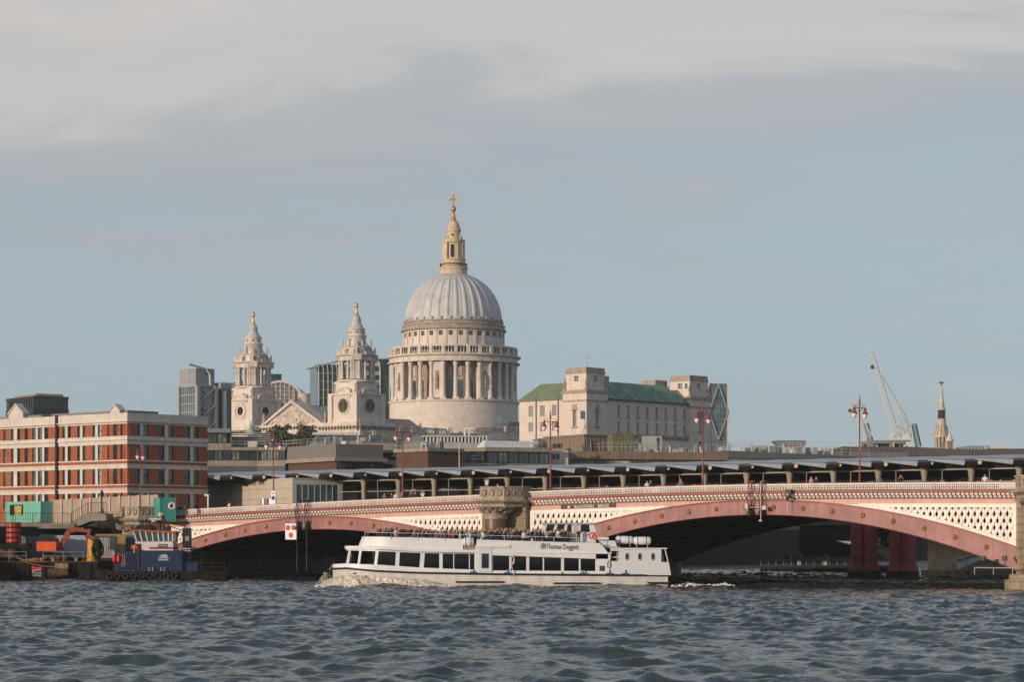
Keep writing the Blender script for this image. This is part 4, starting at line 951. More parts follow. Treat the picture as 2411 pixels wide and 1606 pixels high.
# ------------------------------------------------------------------ stone exchange building with copper roofs
COPPER = mat('green_copper', (.14,.25,.195), .65, .35, .5, .1, streak=.5, col2=(.23,.34,.28))
COPPERL = mat('pale_green_copper', (.20,.25,.145), .7, .12, .25, streak=.2)
FST = mat('pale_ashlar', (.68,.565,.475), .9, .1, .5, .15, brick=(1.6,.55,.02,(.52,.42,.34)), streak=.1)
FSTD = mat('ashlar_weathered', (.42,.33,.26), .9, .2, .5, .2, streak=.4)
WFR = mat('white_window_frame', (.62,.6,.56), .5, .05, 2)
ff = Fr(1381, 620, 47.0); ft_ = ff.thing('stone_office', 'pale stone office building with two square towers and green copper roofs', 'building', 14)
def ftower(x0, y0, w_, d_, nm_='tower'):
    T = bpy.data.objects.new(nm_, None); COL.objects.link(T); T.parent = ft_; T.location = (x0, y0, 0); BASE[T] = 14.0
    f1, f2 = Face(ff, x0, y0, 0), Face(ff, x0, y0+d_, -90)
    zl = 43.0
    hs = []
    for f, wd in ((f1, w_), (f2, d_)):
        c_ = wd/2; hs.append([(c_-.62, c_+.62, 33.6, 37.8), (c_-.9, c_+.9, 27.8, 30.8)])
    m = MB(); g1, g2 = Face(ff, 0, 0, 0), Face(ff, 0, d_, -90)
    wall(m, g1, 0, w_, 14, zl, hs[0], .7); wall(m, g2, 0, d_, 14, zl, hs[1], .7); m.box(.75, w_, .75, d_, 14, zl); lo_ = m.build('shaft', FST, T)
    for f, hh_ in ((g1, hs[0]), (g2, hs[1])):
        for h in hh_:
            window(T, f, h, WFR, DKGLASS, 3, 7 if h[2] > 32 else 4, .09, .6); m = MB(); m.fbox(f, h[0]-.35, h[1]+.35, -.3, .3, h[2]-.5, h[2]-.02); m.build('sill', FSTD, T)
            if h[2] > 32: m = MB(); m.fbox(f, h[0]-.4, h[1]+.4, -.2, .25, h[3]+.02, h[3]+.45); m.fbox(f, h[0]-.1, h[1]+.1, -.15, .2, h[3]+.46, h[3]+1.5); m.build('keystone', FSTD, T)
    k = .62
    m = MB(); m.box(-.25, w_+.25, -.25, d_+.25, 40.1, 40.5); m.box(-.35, w_+.35, -.35, d_+.35, 42.3, 42.75); m.box(-.15,w_+.15,-.15,d_+.15,42.75,43.1); m.build('string_course', FSTD, T)
    zt_ = 49.0; hs2 = [[(w_/2-.75, w_/2+.75, 45.3, 46.9)], [(d_/2-.75, d_/2+.75, 45.3, 46.9)]]
    u1, u2 = Face(ff, k, k, 0), Face(ff, k, d_-k, -90)
    m = MB(); wall(m, u1, 0, w_-2*k, 43.1, zt_-1.6, [(h[0]-k, h[1]-k, h[2], h[3]) for h in hs2[0]], .4); wall(m, u2, 0, d_-2*k, 43.1, zt_-1.6, [(h[0]-k, h[1]-k, h[2], h[3]) for h in hs2[1]], .4); m.box(k+.5, w_-k, k+.5, d_-k, 43.1, zt_-1.6); m.build('upper_stage', FST, T)
    for f, h in ((u1, hs2[0][0]), (u2, hs2[1][0])): window(T, f, (h[0]-k, h[1]-k, h[2], h[3]), WFR, DKGLASS, 2, 2, .12, .35)
    m = MB(); m.box(k-.1, w_-k+.1, k-.1, d_-k+.1, zt_-1.6, zt_-.9); m.box(k+.05, w_-k-.05, k+.05, d_-k-.05, zt_-.9, zt_); m.build('parapet', FSTD, T)
    for x, y in ((.35,.35),(w_-.35,.35),(.35,d_-.35)):
        m = MB(); m.lathe([(.42,43.1),(.42,43.8),(.2,44.1),(.42,44.7),(.38,45.3),(.2,45.6),(.28,46),(.05,46.4)], 8, x, y); m.build('corner_urn', FSTD, T)
    return T
TW = ff.u(1432); TD = ff.v(1325)
ftower(0, 0, TW, TD)
X2 = ff.u(1625); ftower(X2, 0, ff.u(1674)-X2, TD)
# right wing between the towers: two rows of windows, dentil course, arched windows below
wx0, wx1, wy = TW, X2, .9
wf_ = Face(ff, 0, wy, 0); ez = ff.z(938.5, TW, wy)
cols = [1457,1480,1502,1524,1546.5,1568,1590,1612]
hs = []
for px in cols:
    u = wf_.u(px); hs += [(u-.55,u+.55,ez-4.6,ez-1.5),(u-.55,u+.55,ez-8.7,ez-5.9)]
m = MB(); wall(m, wf_, wx0, wx1, 14, ez, hs, .5); m.box(wx0, wx1, wy+.6, wy+14, 14, ez-.2); m.build('wing_wall', FST, ft_)
for h in hs: window(ft_, wf_, h, WFR, BLGLASS if h[2] > ez-5 else BLIND, 2, 4, .09, .42); m = MB(); m.fbox(wf_, h[0]-.2, h[1]+.2, -.22, .2, h[2]-.28, h[2]-.01); m.build('sill', FSTD, ft_)
m = MB(); m.fbox(wf_, wx0, wx1, -.5, .1, ez-9.6, ez-9.1); m.build('dentil_cornice', FSTD, ft_); m = MB()
for i in range(int((wx1-wx0)/.6)): m.fbox(wf_, wx0+i*.6, wx0+i*.6+.3, -.35, .05, ez-10.1, ez-9.61)
tag(m.build('dentils', FSTD, ft_), kind='stuff')
for px in [1466,1488,1511,1533,1555,1577,1598,1620]:
    u = wf_.u(px-.5); n = 8; zc_ = ez-13.2
    m = MB(); m.ext([wf_.P(u+.85*cos(pi*i/n), -.06, zc_+.85*sin(pi*i/n)) for i in range(n+1)]+[wf_.P(u-.85,-.06,zc_-1.1),wf_.P(u+.85,-.06,zc_-1.1)], tuple(Vector(wf_.P(0,.05,0))-Vector(wf_.P(0,0,0)))); aw = m.build('arched_window', DKGLASS, ft_)
    m = MB()
    for x in (-.28,.28): m.fbox(wf_, u+x-.05, u+x+.05, -.12, -.06, zc_-1.1, zc_+.75)
    for z in (-.5,.15): m.fbox(wf_, u-.8, u+.8, -.125, -.065, zc_+z-.04, zc_+z+.04)
    m.build('glazing_bars', WFR, aw)
rz_ = ff.z(896.5, TW, 5.2)
m = MB(); m.hexa([(wx0-.2,wy-.55,ez),(wx1+.1,wy-.55,ez),(wx1+.1,wy+14,ez),(wx0-.2,wy+14,ez)], [(wx0-.2,wy+4.5,rz_),(wx1-4.5,wy+4.5,rz_),(wx1-4.5,wy+9,rz_),(wx0-.2,wy+9,rz_)]); rfo = m.build('copper_roof', COPPER, ft_)
m = MB(); k = 34
for i in range(k):
    x = wx0+(wx1-wx0-.5)*i/k; xt = wx0+(wx1-4.6-wx0)*i/k; m.tube((x,wy-.55,ez+.05),(xt,wy+4.5,rz_+.05),.06,4)
tag(m.build('standing_seams', mat('pale_copper_seam', (.22,.36,.28), .7, .3, .4, streak=.5), rfo), kind='stuff'); m = MB(); m.box(wx0-.2,wx1+.2,wy-.7,wy-.3,ez-.35,ez+.02); m.build('eaves_gutter', mat('dark_green_gutter', (.03,.06,.045), .6, .2, 1), rfo)
u = wf_.u(1623.5); m = MB(); m.tube(wf_.P(u-.6,-.25,ez-9),wf_.P(u-.6,-.25,ez-.3),.14,6); m.build('drainpipe', REDP, ft_)
# left wing
lw = TD; l2 = ff.v(1223, 1.0); lfc = Face(ff, 1.0, l2, -90); elz = ez-.3
hs = []
for px in (1250, 1277.5, 1305): u = lfc.u(px); hs += [(u-.8,u+.8,elz-4.2,elz-1.3),(u-.8,u+.8,elz-8.2,elz-5.7)]
m = MB(); wall(m, lfc, 0, l2-lw, 14, elz, hs, .4); m.box(1.5, 14, lw, l2, 14, elz-.2); m.build('wing_wall', FST, ft_)
for h in hs: window(ft_, lfc, h, WFR, BLGLASS, 4, 6, .09, .32)
m = MB(); m.hexa([(.5,lw,elz),(.5,l2+.8,elz),(14,l2+.8,elz),(14,lw,elz)], [(5,lw,elz+4.7),(5,l2-4,elz+4.7),(9,l2-4,elz+4.7),(9,lw,elz+4.7)]); rl = m.build('copper_roof', COPPERL, ft_)
m = MB(); k = 22
for i in range(k): y = lw+(l2-lw)*(i+.5)/k; yt = lw+(l2-4-lw)*(i+.5)/k; m.tube((.5,y,elz+.05),(5,yt,elz+4.75),.05,4)
tag(m.build('standing_seams', COPPERL, rl), kind='stuff')
for px in (1263, 1315): u = lfc.u(px); m = MB(); m.tube(lfc.P(u,-.2,22),lfc.P(u,-.2,elz+.8),.13,6); m.build('drainpipe', mat('brown_pipe', (.12,.05,.035), .6, .1, 2), ft_)
m = MB(); m.box(8, 16, 6, 14, 30, ff.z(886, 12, 10)); m.build('rear_stair_tower', FSTD, ft_); m = MB(); m.box(X2-4, X2+1, 9, 14, 30, ff.z(897, X2, 10)); m.build('rear_stair_tower', FSTD, ft_)
m = MB(); m.tube((1.5,1.2,49),(1.5,1.2,52.6),.06,5); m.tube((1.5,1.2,51.5),(3.2,1.2,51.6),.04,4); m.build('aerial', GREYM, ft_)
m = MB(); m.box(X2-2.2, X2-.9, .2, .5, 45.2, 46.6); m.build('white_cabinet', WHITE, ft_)
# braced glass tower to its right
fr = Fr(1668, 760, 8); r_, l_, a_, b_ = corner(fr, 1660, 1714); t_ = fr.thing('glass_tower', 'slim blue glass tower with white diagonal bracing', 'building', 10); z1 = fr.z(903)
m = MB(); m.box(0, a_, 0, max(6, b_), 10, z1); m.build('curtain_wall', glass('teal_glass', (.10,.16,.17), .06, .5, .3), t_)
for i in range(14): m = MB(); z = z1-1.4-i*2.0; m.box(.1, a_-.1, -.1, .0, z-.1, z+.1); m.build('floor_line', mat('floor_line_grey', (.16,.2,.2), .5, .1, 1), t_)
for i in range(6): m = MB(); x = a_*(i+.5)/6; m.box(x-.05,x+.05,-.08,.0,20,z1-.4); m.build('mullion', MATS['floor_line_grey'], t_)
for x in (.0, a_): m = MB(); m.box(x-.3,x+.3,-.5,.2,10,z1+.1); m.build('corner_mast', mat('white_mast', (.6,.57,.53), .5, .05, 1), t_)
zm = fr.z(971)
for p, q in (((a_/2,z1-.2),(.1,zm)),((a_/2,z1-.2),(a_-.1,zm)),((a_/2,fr.z(1036)),(.1,zm)),((a_/2,fr.z(1036)),(a_-.1,zm))): m = MB(); m.tube((p[0],-.6,p[1]),(q[0],-.6,q[1]),.17,6); m.build('brace', mat('bracing_steel', (.33,.33,.34), .5, .05, 1), t_)
# ------------------------------------------------------------------ concrete offices in the middle ground
BROWNB = mat('brown_brick', (.115,.062,.042), .9, .18, 1.2, .2, brick=(.5,.17,.015,(.10,.06,.045)))
GREYCL = mat('warm_grey_cladding', (.185,.165,.14), .7, .05, .4); TANP = mat('tan_precast', (.235,.165,.11), .85, .12, .6, .2, streak=.25)
DKGREY = mat('dark_grey_band', (.085,.10,.105), .7, .12, .5); ROOFG = mat('grey_roof_felt', (.22,.22,.21), .85, .12, .4)
CURT = glass('curtained_glass', (.17,.17,.115), .1, .7, .9)
def ribbon(t_, f, u0, u1, z0, z1, n, d=.12, gl=(DKGLASS, BLGLASS, CURT, DKGLASS, GRGLASS)):
    for i in range(n):
        a, b = u0+(u1-u0)*i/n, u0+(u1-u0)*(i+1)/n
        window(t_, f, (a+.05, b-.05, z0, z1), SASH, gl[(i*3+n) % len(gl)], 2, 1, .1, d)
def railing(t_, pts, h=1.1, step=2.2, r=.035, ma=None, nm_='railing'):
    """posts and two rails along a path of absolute points"""
    m = MB(); ma = ma or mat('railing_grey', (.42,.42,.41), .5, .1, 2)
    for a, b in zip(pts[:-1], pts[1:]):
        a, b = Vector(a), Vector(b); k = max(1, int((b-a).length/step))
        for i in range(k+1): p = a+(b-a)*i/k; m.tube(p, p+Vector((0,0,h)), r, 4)
        for q in (h, h*.55): m.tube(a+Vector((0,0,q)), b+Vector((0,0,q)), r*.8, 4)
    return m.build(nm_, ma, t_)
def slabs(t_, x0, x1, y0, y1, zs, ma, nm_='parapet_band', pr=.0):
    for z0, z1 in zs: m = MB(); m.box(x0-pr, x1+pr, y0-pr, y1+pr, z0, z1); m.build(nm_, ma, t_)

# M1: ribbon-windowed office right of the brick building
f1 = Fr(486, 430, 8); t1_ = f1.thing('concrete_office', 'concrete office with ribbon windows and a roof terrace beside the brick building', 'building', 6.0)
xe = f1.u(606); F1 = Face(f1, 0, 0, 0); z = lambda py: f1.z(py)
m = MB(); m.box(-6, xe, .3, 14, 6, z(1059)); m.build('body', HOLE, t1_)
slabs(t1_, -6, xe, 0, 14, [(z(1098), z(1084.5))], CONC); slabs(t1_, -6, xe, .1, 14, [(6, z(1098))], DKGREY, 'base_wall')
slabs(t1_, -6, xe, -.25, 14, [(z(1060.5), z(1053))], CONC); 
ribbon(t1_, F1, -5, xe, z(1084), z(1061), 9)
xu = f1.u(543); m = MB(); m.box(-6, xu, .3, 10, z(1053), z(1018)); m.build('upper_storey', HOLE, t1_); ribbon(t1_, F1, -5.5, xu-.6, z(1043), z(1021), 5, .2)
slabs(t1_, -6, xu, -.3, 10.3, [(z(1019), z(1009))], ROOFG, 'roof_slab'); slabs(t1_, -6, xu, -.28, 9, [(z(1053), z(1044))], CONC)
m = MB()
for i in range(7): zz = z(1048)+i*.38; m.box(xu+.2, f1.u(640), 3, 3.1, zz, zz+.16)
tag(m.build('louvre_screen', GREYM, t1_), kind='stuff'); m = MB(); m.box(xu+.2, f1.u(640), 3.3, 12, z(1053), z(1026)); m.build('plant_enclosure', GRGLASS, t1_)
m = MB(); m.box(f1.u(584), f1.u(606), 1.5, 2.5, z(1053), z(1038)); m.build('white_box', WSTONE, t1_)
m = MB(); m.box(f1.u(610), f1.u(680), 6, 9, z(1056), z(1039)); m.build('grey_box', mat('light_grey_panel', (.42,.40,.38), .7, .06, .6), t1_)
railing(t1_, [(xu+.3,.1,z(1053)),(xe,.1,z(1053)),(xe+7,-2.2,z(1053)),(xe+14,0,z(1053))])
g1 = Face(f1, xe, 0, -22)       # wing that comes forward again
ue = g1.u(672); m = MB(); m.fbox(g1, 0, ue, .3, 8, 6, z(1059)); m.build('wing', HOLE, t1_)
for a, b in ((1098,1084.5),(1060.5,1053)): m = MB(); m.fbox(g1, .02, ue, -.1, 8, z(a), z(b)); m.build('parapet_band', CONC, t1_)
m = MB(); m.fbox(g1, .02, ue, .05, 8, 6, z(1098)); m.build('base_wall', DKGREY, t1_); ribbon(t1_, g1, .6, ue-.1, z(1084), z(1061.5), 4, .15, (CURT, DKGLASS, CURT, BLIND))
# M2: plain grey storey over brick
f2 = Fr(791, 415, 33); r2_, l2_, a2, b2 = corner(f2, 672, 902); t2 = f2.thing('grey_block', 'plain warm-grey clad block on a brown brick storey', 'building', 6.0); z = lambda py: f2.z(py)
m = MB(); m.box(0, a2, 0, b2, z(1077), z(1045.4)); m.build('clad_storey', GREYCL, t2)
m = MB(); m.box(-.5, a2+.6, -.5, b2+.3, z(1086), z(1077)); m.build('concrete_slab', CONC, t2)
m = MB(); m.box(.2, a2, .2, b2, 6, z(1086)); m.build('brick_storey', BROWNB, t2)
ribbon(t2, Face(f2, 0, 0, 0), .8, a2-.5, z(1107), z(1089.5), 7, .1)
m = MB(); m.box(a2+.01, f2.u(942,2), 2, 10, 6, z(1063)); m.build('stair_block', mat('shaded_recess', (.05,.04,.035), .9, .2, 1), t2); 
for pa, pb, qa, qb in ((897,940,1063,1057),(900,932,1091,1081),(925,940,1073,1066),(926,938,1110,1092)): m = MB(); m.box(f2.u(pa,1), f2.u(pb,1), 1.0, 3, z(pa and qa), z(qb)); m.build('concrete_step', CONC, t2)
railing(t2, [(.2,b2,z(1045.4)),(.2,.2,z(1045.4)),(a2+3,.2,z(1045.4))], 1.2, 2.6)
m = MB(); m.box(f2.u(815,3), f2.u(852,3), 3, 5, z(1045), z(1036)); m.build('roof_box', WSTONE, t2)
# M4: brown brick block and the blue-windowed ribbon office
f4 = Fr(1008, 405, 38); r4, l4, a4, b4 = corner(f4, 933, 1088); t4 = f4.thing('brick_block', 'windowless dark brown brick block with concrete parapet', 'building', 6.0); z = lambda py: f4.z(py)
m = MB(); m.box(0, a4, 0, b4, 6, z(1063)); m.build('wall', BROWNB, t4); m = MB(); m.box(-.35, a4+.2, -.35, b4+.35, z(1063), z(1055)); m.build('parapet_band', CONC, t4)
railing(t4, [(0,b4,z(1055)),(0,0,z(1055)),(a4,0,z(1055))], 1.2, 2.4)
m = MB(); m.tube((f4.u(1078),-.4,z(1100)),(f4.u(1078),-.4,z(1040)),.09,6); m.build('vent_pipe', WSTONE, t4)
f5 = Fr(1143, 425, 22); t5 = f5.thing('ribbon_office', 'low office with a ribbon of blue windows and a sloping white roof cover', 'building', 6.0); z = lambda py: f5.z(py)
G5 = Face(f5, 0, 0, 0); x5 = f5.u(1297); v5 = Face(f5, -9, 6.0, -33)
m = MB(); m.box(-.2, x5, .3, 12, 6, z(1057)); m.build('body', HOLE, t5); 
for a, b, pr in ((1063,1053,.35),(1103,1091.5,.2)): m = MB(); m.box(-.2, x5+.2, -pr, 12, z(a), z(b)); m.build('parapet_band', CONC, t5)
ribbon(t5, G5, .4, x5-.3, z(1091), z(1064), 6, .15, (BLGLASS, BLGLASS, GRGLASS, BLGLASS, BLIND))
m = MB(); m.fbox(v5, 0, v5.u(1143), .3, 6, 6, z(1057)); m.build('side_wing', DKGLASS, t5); m = MB(); m.fbox(v5, -.2, v5.u(1143)-.02, -.1, 6, z(1063), z(1054)); m.build('parapet_band', CONC, t5)
m = MB(); m.box(f5.u(1052,-3), f5.u(1140,-3), -3, -.4, 6, z(1092)); m.build('lower_terrace', CONC, t5); railing(t5, [(f5.u(1060,-3),-3,z(1092)),(f5.u(1137,-3),-3,z(1092))], 1.3, 2.0)
railing(t5, [(0,-.2,z(1053)),(x5,-.2,z(1053))], 1.2, 2.2)
m = MB(); m.hexa([(.8,3,z(1053)),(f5.u(1262,3),3,z(1053)),(f5.u(1262,3),7,z(1053)),(.8,7,z(1053))],[(1.8,4.6,z(1035)),(f5.u(1258,3),4.6,z(1036)),(f5.u(1258,3),6,z(1036)),(1.8,6,z(1035))]); m.build('roof_cover', mat('white_sheeting', (.60,.60,.60), .6, .06, .6), t5)
# white posts of a rooftop colonnade
f6 = Fr(1004, 470, 10); t6 = f6.thing('roof_pergola', 'row of white posts with dark gaps on the roof below the dome', 'pergola', f6.z(1060)-.3); z = lambda py: f6.z(py); zl_ = z(1041); 
m = MB(); m.box(-.5, f6.u(1152), 1, 5, z(1060)-.3, zl_); m.build('base', mat('light_grey_panel', (.42,.40,.38)), t6); m = MB(); m.box(0, f6.u(1151), 1.6, 4, zl_, z(1027)); m.build('recess', HOLE, t6)
for i in range(18):
    x = f6.u(1006+i*8.3); m = MB(); m.box(x-.17, x+.17, .9, 1.3, zl_, z(1027.5)); m.build('post', WFR, t6)
m = MB(); m.box(-.3, f6.u(1152), .7, 4.2, z(1028), z(1025.5)); m.build('beam', WFR, t6)
f7 = Fr(1055, 500, 28); r7, l7, a7, b7 = corner(f7, 945, 1130); t7 = f7.thing('slate_roof_block', 'low grey building with slate mansard roof in front of the cathedral', 'building', 8.0); z = lambda py: f7.z(py)
m = MB(); m.box(0,a7,0,b7,8,z(1034)); m.build('wall', mat('grey_render', (.20,.18,.155), .9, .15, .6), t7); m = MB(); m.hexa([(-.3,-.3,z(1034)),(a7,-.3,z(1034)),(a7,b7,z(1034)),(-.3,b7,z(1034))],[(1.5,1.5,z(1019)),(a7,1.5,z(1019)),(a7,b7-1,z(1019)),(1.5,b7-1,z(1019))]); m.build('slate_roof', ROOFL, t7)
for x in (4.0, 5.0): m = MB(); m.tube((x,0,z(1028)),(x,0,z(1012)),.28,8); m.build('flue', WFR, t7)
# stone balustraded block in front of the clock tower
f8 = Fr(848, 560, 35); r8, l8, a8, b8 = corner(f8, 805, 880); t8 = f8.thing('balustraded_building', 'stone building top with balustrade below the clock tower', 'building', 8.0); z = lambda py: f8.z(py)
m = MB(); m.box(0,a8,0,b8,8,z(1027.5)); m.build('wall', STONE, t8); m = MB(); m.box(-.3,a8+.3,-.3,b8+.3,z(1029),z(1026.5)); m.build('cornice', STONED, t8)
m = MB()
for i in range(int(a8/.5)): m.tube((.3+i*.5,0,z(1027)),(.3+i*.5,0,z(1017.5)),.11,5)
for i in range(int(b8/.5)): m.tube((0,.3+i*.5,z(1027)),(0,.3+i*.5,z(1017.5)),.11,5)
tag(m.build('balusters', STONE, t8), kind='stuff'); m = MB(); m.box(-.25,a8+.2,-.25,.25,z(1017.5),z(1014.5)); m.box(-.25,.25,.26,b8+.2,z(1017.5),z(1014.5)); tag(m.build('coping', STONE, t8), kind='stuff')
for x, y in ((0,0),(a8,0),(0,b8)): m = MB(); m.box(x-.4,x+.4,y-.4,y+.4,z(1027),z(1013.5)); m.build('pedestal', STONE, t8)
m = MB(); m.lathe([(.3,z(1013.5)),(.15,z(1008)),(.3,z(1002)),(.12,z(996)),(.2,z(990)),(.03,z(984))], 8, 0, 0); m.build('gilt_finial', GOLDB, t8)
f9 = Fr(745, 520, 12); t9 = f9.thing('glazed_roof_block', 'low block with dark sloping glazed roof right of the trees', 'building', 8.0); z = lambda py: f9.z(py)
m = MB(); m.box(0,f9.u(935),0,12,8,z(1042)); m.build('wall', CONC, t9); m = MB(); m.hexa([(0,0,z(1042)),(f9.u(930),0,z(1042)),(f9.u(930),12,z(1042)),(0,12,z(1042))],[(1,5,z(1022)),(f9.u(905),5,z(1022)),(f9.u(905),9,z(1022)),(1,9,z(1022))]); m.build('roof', DKGREY, t9); m = MB(); m.box(-.2,f9.u(812),4.6,5.2,z(1022),z(1016)); m.build('ridge_duct', WFR, t9)
# small copper spirelet
f10 = Fr(590, 560, 30); t10 = f10.thing('copper_cupola', 'small pale green copper cupola left of the trees', 'cupola', 8.0); z = lambda py: f10.z(py); m = MB(); m.box(-1.3,1.3,-1.3,1.3,8,z(1024)); m.build('base', STONE, t10); m = MB(); m.lathe([(1.9,z(1025)),(1.2,z(1018)),(.55,z(1009)),(.3,z(1003)),(.3,z(1000)),(.04,z(992))], 8); m.build('roof', mat('pale_verdigris', (.33,.42,.31), .7, .12, 1), t10)
# M6: brown precast office with penthouse
f11 = Fr(1323, 440, 14); t11 = f11.thing('precast_office', 'long brown precast office with penthouse and roof railings', 'building', 6.0); z = lambda py, x=0: f11.z(py, x); G = Face(f11, 0, 0, 0)
x6 = f11.u(1598); x7 = f11.u(1712, 0)
m = MB(); m.box(0, x7, .5, 16, 6, z(1065)); m.build('body', TANP, t11); m = MB(); m.box(-.2, x7+.1, -.3, 16, z(1081), z(1062.5)); fa_ = m.build('fascia', TANP, t11)
for i in range(int(x7/2.05)): m = MB(); m.box(i*2.05-.03, i*2.05+.03, -.33, -.29, z(1080.5), z(1063)); m.build('joint', mat('light_joint', (.36,.27,.19), .8, .05, 1), fa_)
gl = [DKGLASS, CURT, DKGLASS, BLIND]
bays = [(1352,1374,DKGLASS),(1376,1402,CURT),(1404,1428,DKGLASS),(1434,1485,WSTONE),(1486,1508,DKGLASS),(1512,1536,DKGLASS),(1553,1568,DKGLASS),(1577,1590,DKGLASS),(1611,1640,DKGLASS),(1645,1668,DKGLASS)]
for a, b, gm_ in bays: window(t11, G, (G.u(a), G.u(b), z(1098), z(1082.5)), TANP, gm_, 2, 2, .16, .42)
m = MB(); m.box(f11.u(1272,6), f11.u(1285,6), 6, 12, 6, z(1030)); m.build('side_tower', TANP, t11)
f12 = Fr(1376, 462, 32); r12, l12, a12, b12 = corner(f12, 1284, 1434); 
t12 = f12.thing('penthouse', 'brown boxed penthouse with two small windows on the precast office roof', 'building', 8.0); z = lambda py: f12.z(py)
m = MB(); m.box(0,a12,0,b12,8,z(1025.5)); m.build('wall', TANP, t12); m = MB(); m.box(-.3,a12+.3,-.3,b12+.3,z(1026),z(1022.5)); m.build('roof_edge', ROOFG, t12)
for i in range(10): m = MB(); y = b12*i/10; m.box(-.06,.0,y-.05,y+.05,z(1062),z(1026)); m.build('joint', MATS['light_joint'], t12)
for i in range(6): m = MB(); x = a12*(i+.5)/6; m.box(x-.05,x+.05,-.06,.0,z(1062),z(1026)); m.build('joint', MATS['light_joint'], t12)
for a, b in ((1300,1311),(1313,1324)): window(t12, l12, (l12.u(a), l12.u(b), z(1052), z(1041)), SASH, DKGLASS, 1, 1, .08, -.05)
m = MB(); m.fbox(r12, r12.u(1391), r12.u(1397), -.1, .0, z(1060), z(1039)); m.build('door', BLACK, t12)
z0 = f12.z(1022.5)
m = MB(); P = (a12*.2, 1.5); m.tube((P[0],P[1],z0),(P[0],P[1],z0+4.5),.06,4); m.tube((P[0]-.7,P[1],z0),(P[0],P[1],z0+2),.05,4); m.tube((P[0]+.7,P[1],z0),(P[0],P[1],z0+2),.05,4); m.box(P[0]-1.1,P[0],P[1]-.1,P[1]+.1,z0+3,z0+4.6); m.build('aerial_mast', GREYM, t12)
f13 = Fr(1443, 455, 12); z = lambda py: f13.z(py)
t13 = f13.thing('roof_tank', 'olive green boxed plant unit on the roof, railings around it', 'plant unit', z(1062)-.5); m = MB(); m.box(0, f13.u(1493), 0, 4, z(1062)-.5, z(1021)); m.build('casing', mat('olive_panel', (.15,.14,.065), .7, .15, .8), t13)
for i in range(7): m = MB(); x = f13.u(1443+i*8); m.box(x-.04,x+.04,-.05,0,z(1060),z(1021)); m.build('seam', mat('olive_seam', (.11,.10,.04), .8), t13)
t13 = f13.thing('roof_cabinet', 'pale grey cabinet plant unit on the roof in front of the arched windows', 'plant unit', z(1064)); m = MB(); m.box(f13.u(1515), f13.u(1560), .5, 4, z(1064), z(1026)); m.build('casing', mat('light_grey_panel', (.42,.40,.38)), t13); m = MB(); m.box(f13.u(1548), f13.u(1552), .3, .49, z(1064), z(1030)); m.build('door_gap', BLACK, t13); m = MB(); m.box(f13.u(1496), f13.u(1513), .5, 3, z(1064), z(1044)); m.build('chiller', GREYM, t13)
rt = f11.thing('roof_railing', 'grey tube railings along the brown office roof', 'railing', f11.z(1062.5)); zz = f11.z(1062.5)
railing(rt, [(f11.u(1395),1,zz),(x6,1,zz),(x7,1,zz)], 1.5, 1.6, .04); railing(rt, [(f11.u(1420,5),5,zz),(f11.u(1570,5),5,zz)], 2.0, 1.6, .04)
# white panelled stub between M5 and M6
f14 = Fr(1297, 432, 10); t14 = f14.thing('white_stair_block', 'small white gridded stair block with two windows', 'building', 6.0); z = lambda py: f14.z(py); G = Face(f14,0,0,0); xe = f14.u(1338)
m = MB(); m.box(0,xe,0,5,6,z(1062)); m.build('wall', WSTONE, t14); 
for a, b in ((1299,1307),(1310,1317)): window(t14, G, (G.u(a),G.u(b),z(1081),z(1070)), SASH, DKGLASS, 1, 1, .08, -.06)
for py in (1068, 1083, 1090): m = MB(); m.box(-.03,xe+.03,-.05,.0,z(py+.4),z(py-.4)); m.build('joint', GREYM, t14)
# M7: dark roofline blocks to the right
f15 = Fr(1705, 470, 10); t15 = f15.thing('dark_roof_office', 'long low office with dark parapet and rooftop plant right of the brown office', 'building', 6.0); z = lambda py: f15.z(py); x9 = f15.u(2045)
m = MB(); m.box(0,x9,0,14,6,z(1071)); m.build('body', TANP, t15); m = MB(); m.hexa([(-.2,-.4,z(1078)),(x9,-.4,z(1084)),(x9,14,z(1084)),(-.2,14,z(1078))],[(-.2,-.4,z(1061)),(x9,-.4,z(1074)),(x9,14,z(1074)),(-.2,14,z(1061))]); m.build('parapet_band', DKGREY, t15)
G = Face(f15,0,0,0); 
for i in range(9): window(t15, G, (G.u(1722+i*16), G.u(1734+i*16), z(1092), z(1081)), TANP, DKGLASS if i % 3 else CURT, 2, 1, .1, -.05)
railing(t15, [(-.2,0,z(1061)),(x9,0,z(1073.5))], 1.3, 1.8, .04); railing(t15, [(0,5,z(1062)),(x9,5,z(1062))], 2.0, 2.4, .04)
for a, b, c_ in ((1770,1783,1050),(1786,1808,1048),(1700,1712,1052),(1820,1842,1052)): m = MB(); m.box(f15.u(a,6), f15.u(b,6), 6, 9, z(1066), f15.z(c_,0,6)); m.build('plant_box', mat('light_grey_panel', (.42,.40,.38)), t15)
f16 = Fr(1838, 560, 5); t16 = f16.thing('cooling_frame', 'open steel plant deck with a wide flat top on the roof', 'plant deck', f16.z(1064)-2); z = lambda py: f16.z(py); w_ = f16.u(1897)
m = MB(); m.hexa([(0,0,z(1050)),(w_,0,z(1050)),(w_,5,z(1050)),(0,5,z(1050))],[(-1.1,-.5,z(1040)),(w_,-.5,z(1038.5)),(w_,5.5,z(1038.5)),(-1.1,5.5,z(1040))]); m.build('cooling_tray', GREYM, t16); m = MB(); m.box(-1.2,w_,-.6,5.6,z(1039.5),z(1038)); m.build('top_deck', DKGREY, t16); m = MB(); m.box(.5,w_-.5,.5,4.5,z(1064)-2,z(1050)); m.build('plant_box', mat('light_grey_panel', (.42,.40,.38)), t16)
for i in range(7): m = MB(); x = w_*i/6; m.tube((x,-.1,z(1064)),(x-.4,-.1,z(1039)),.07,4); m.build('strut', WFR, t16)
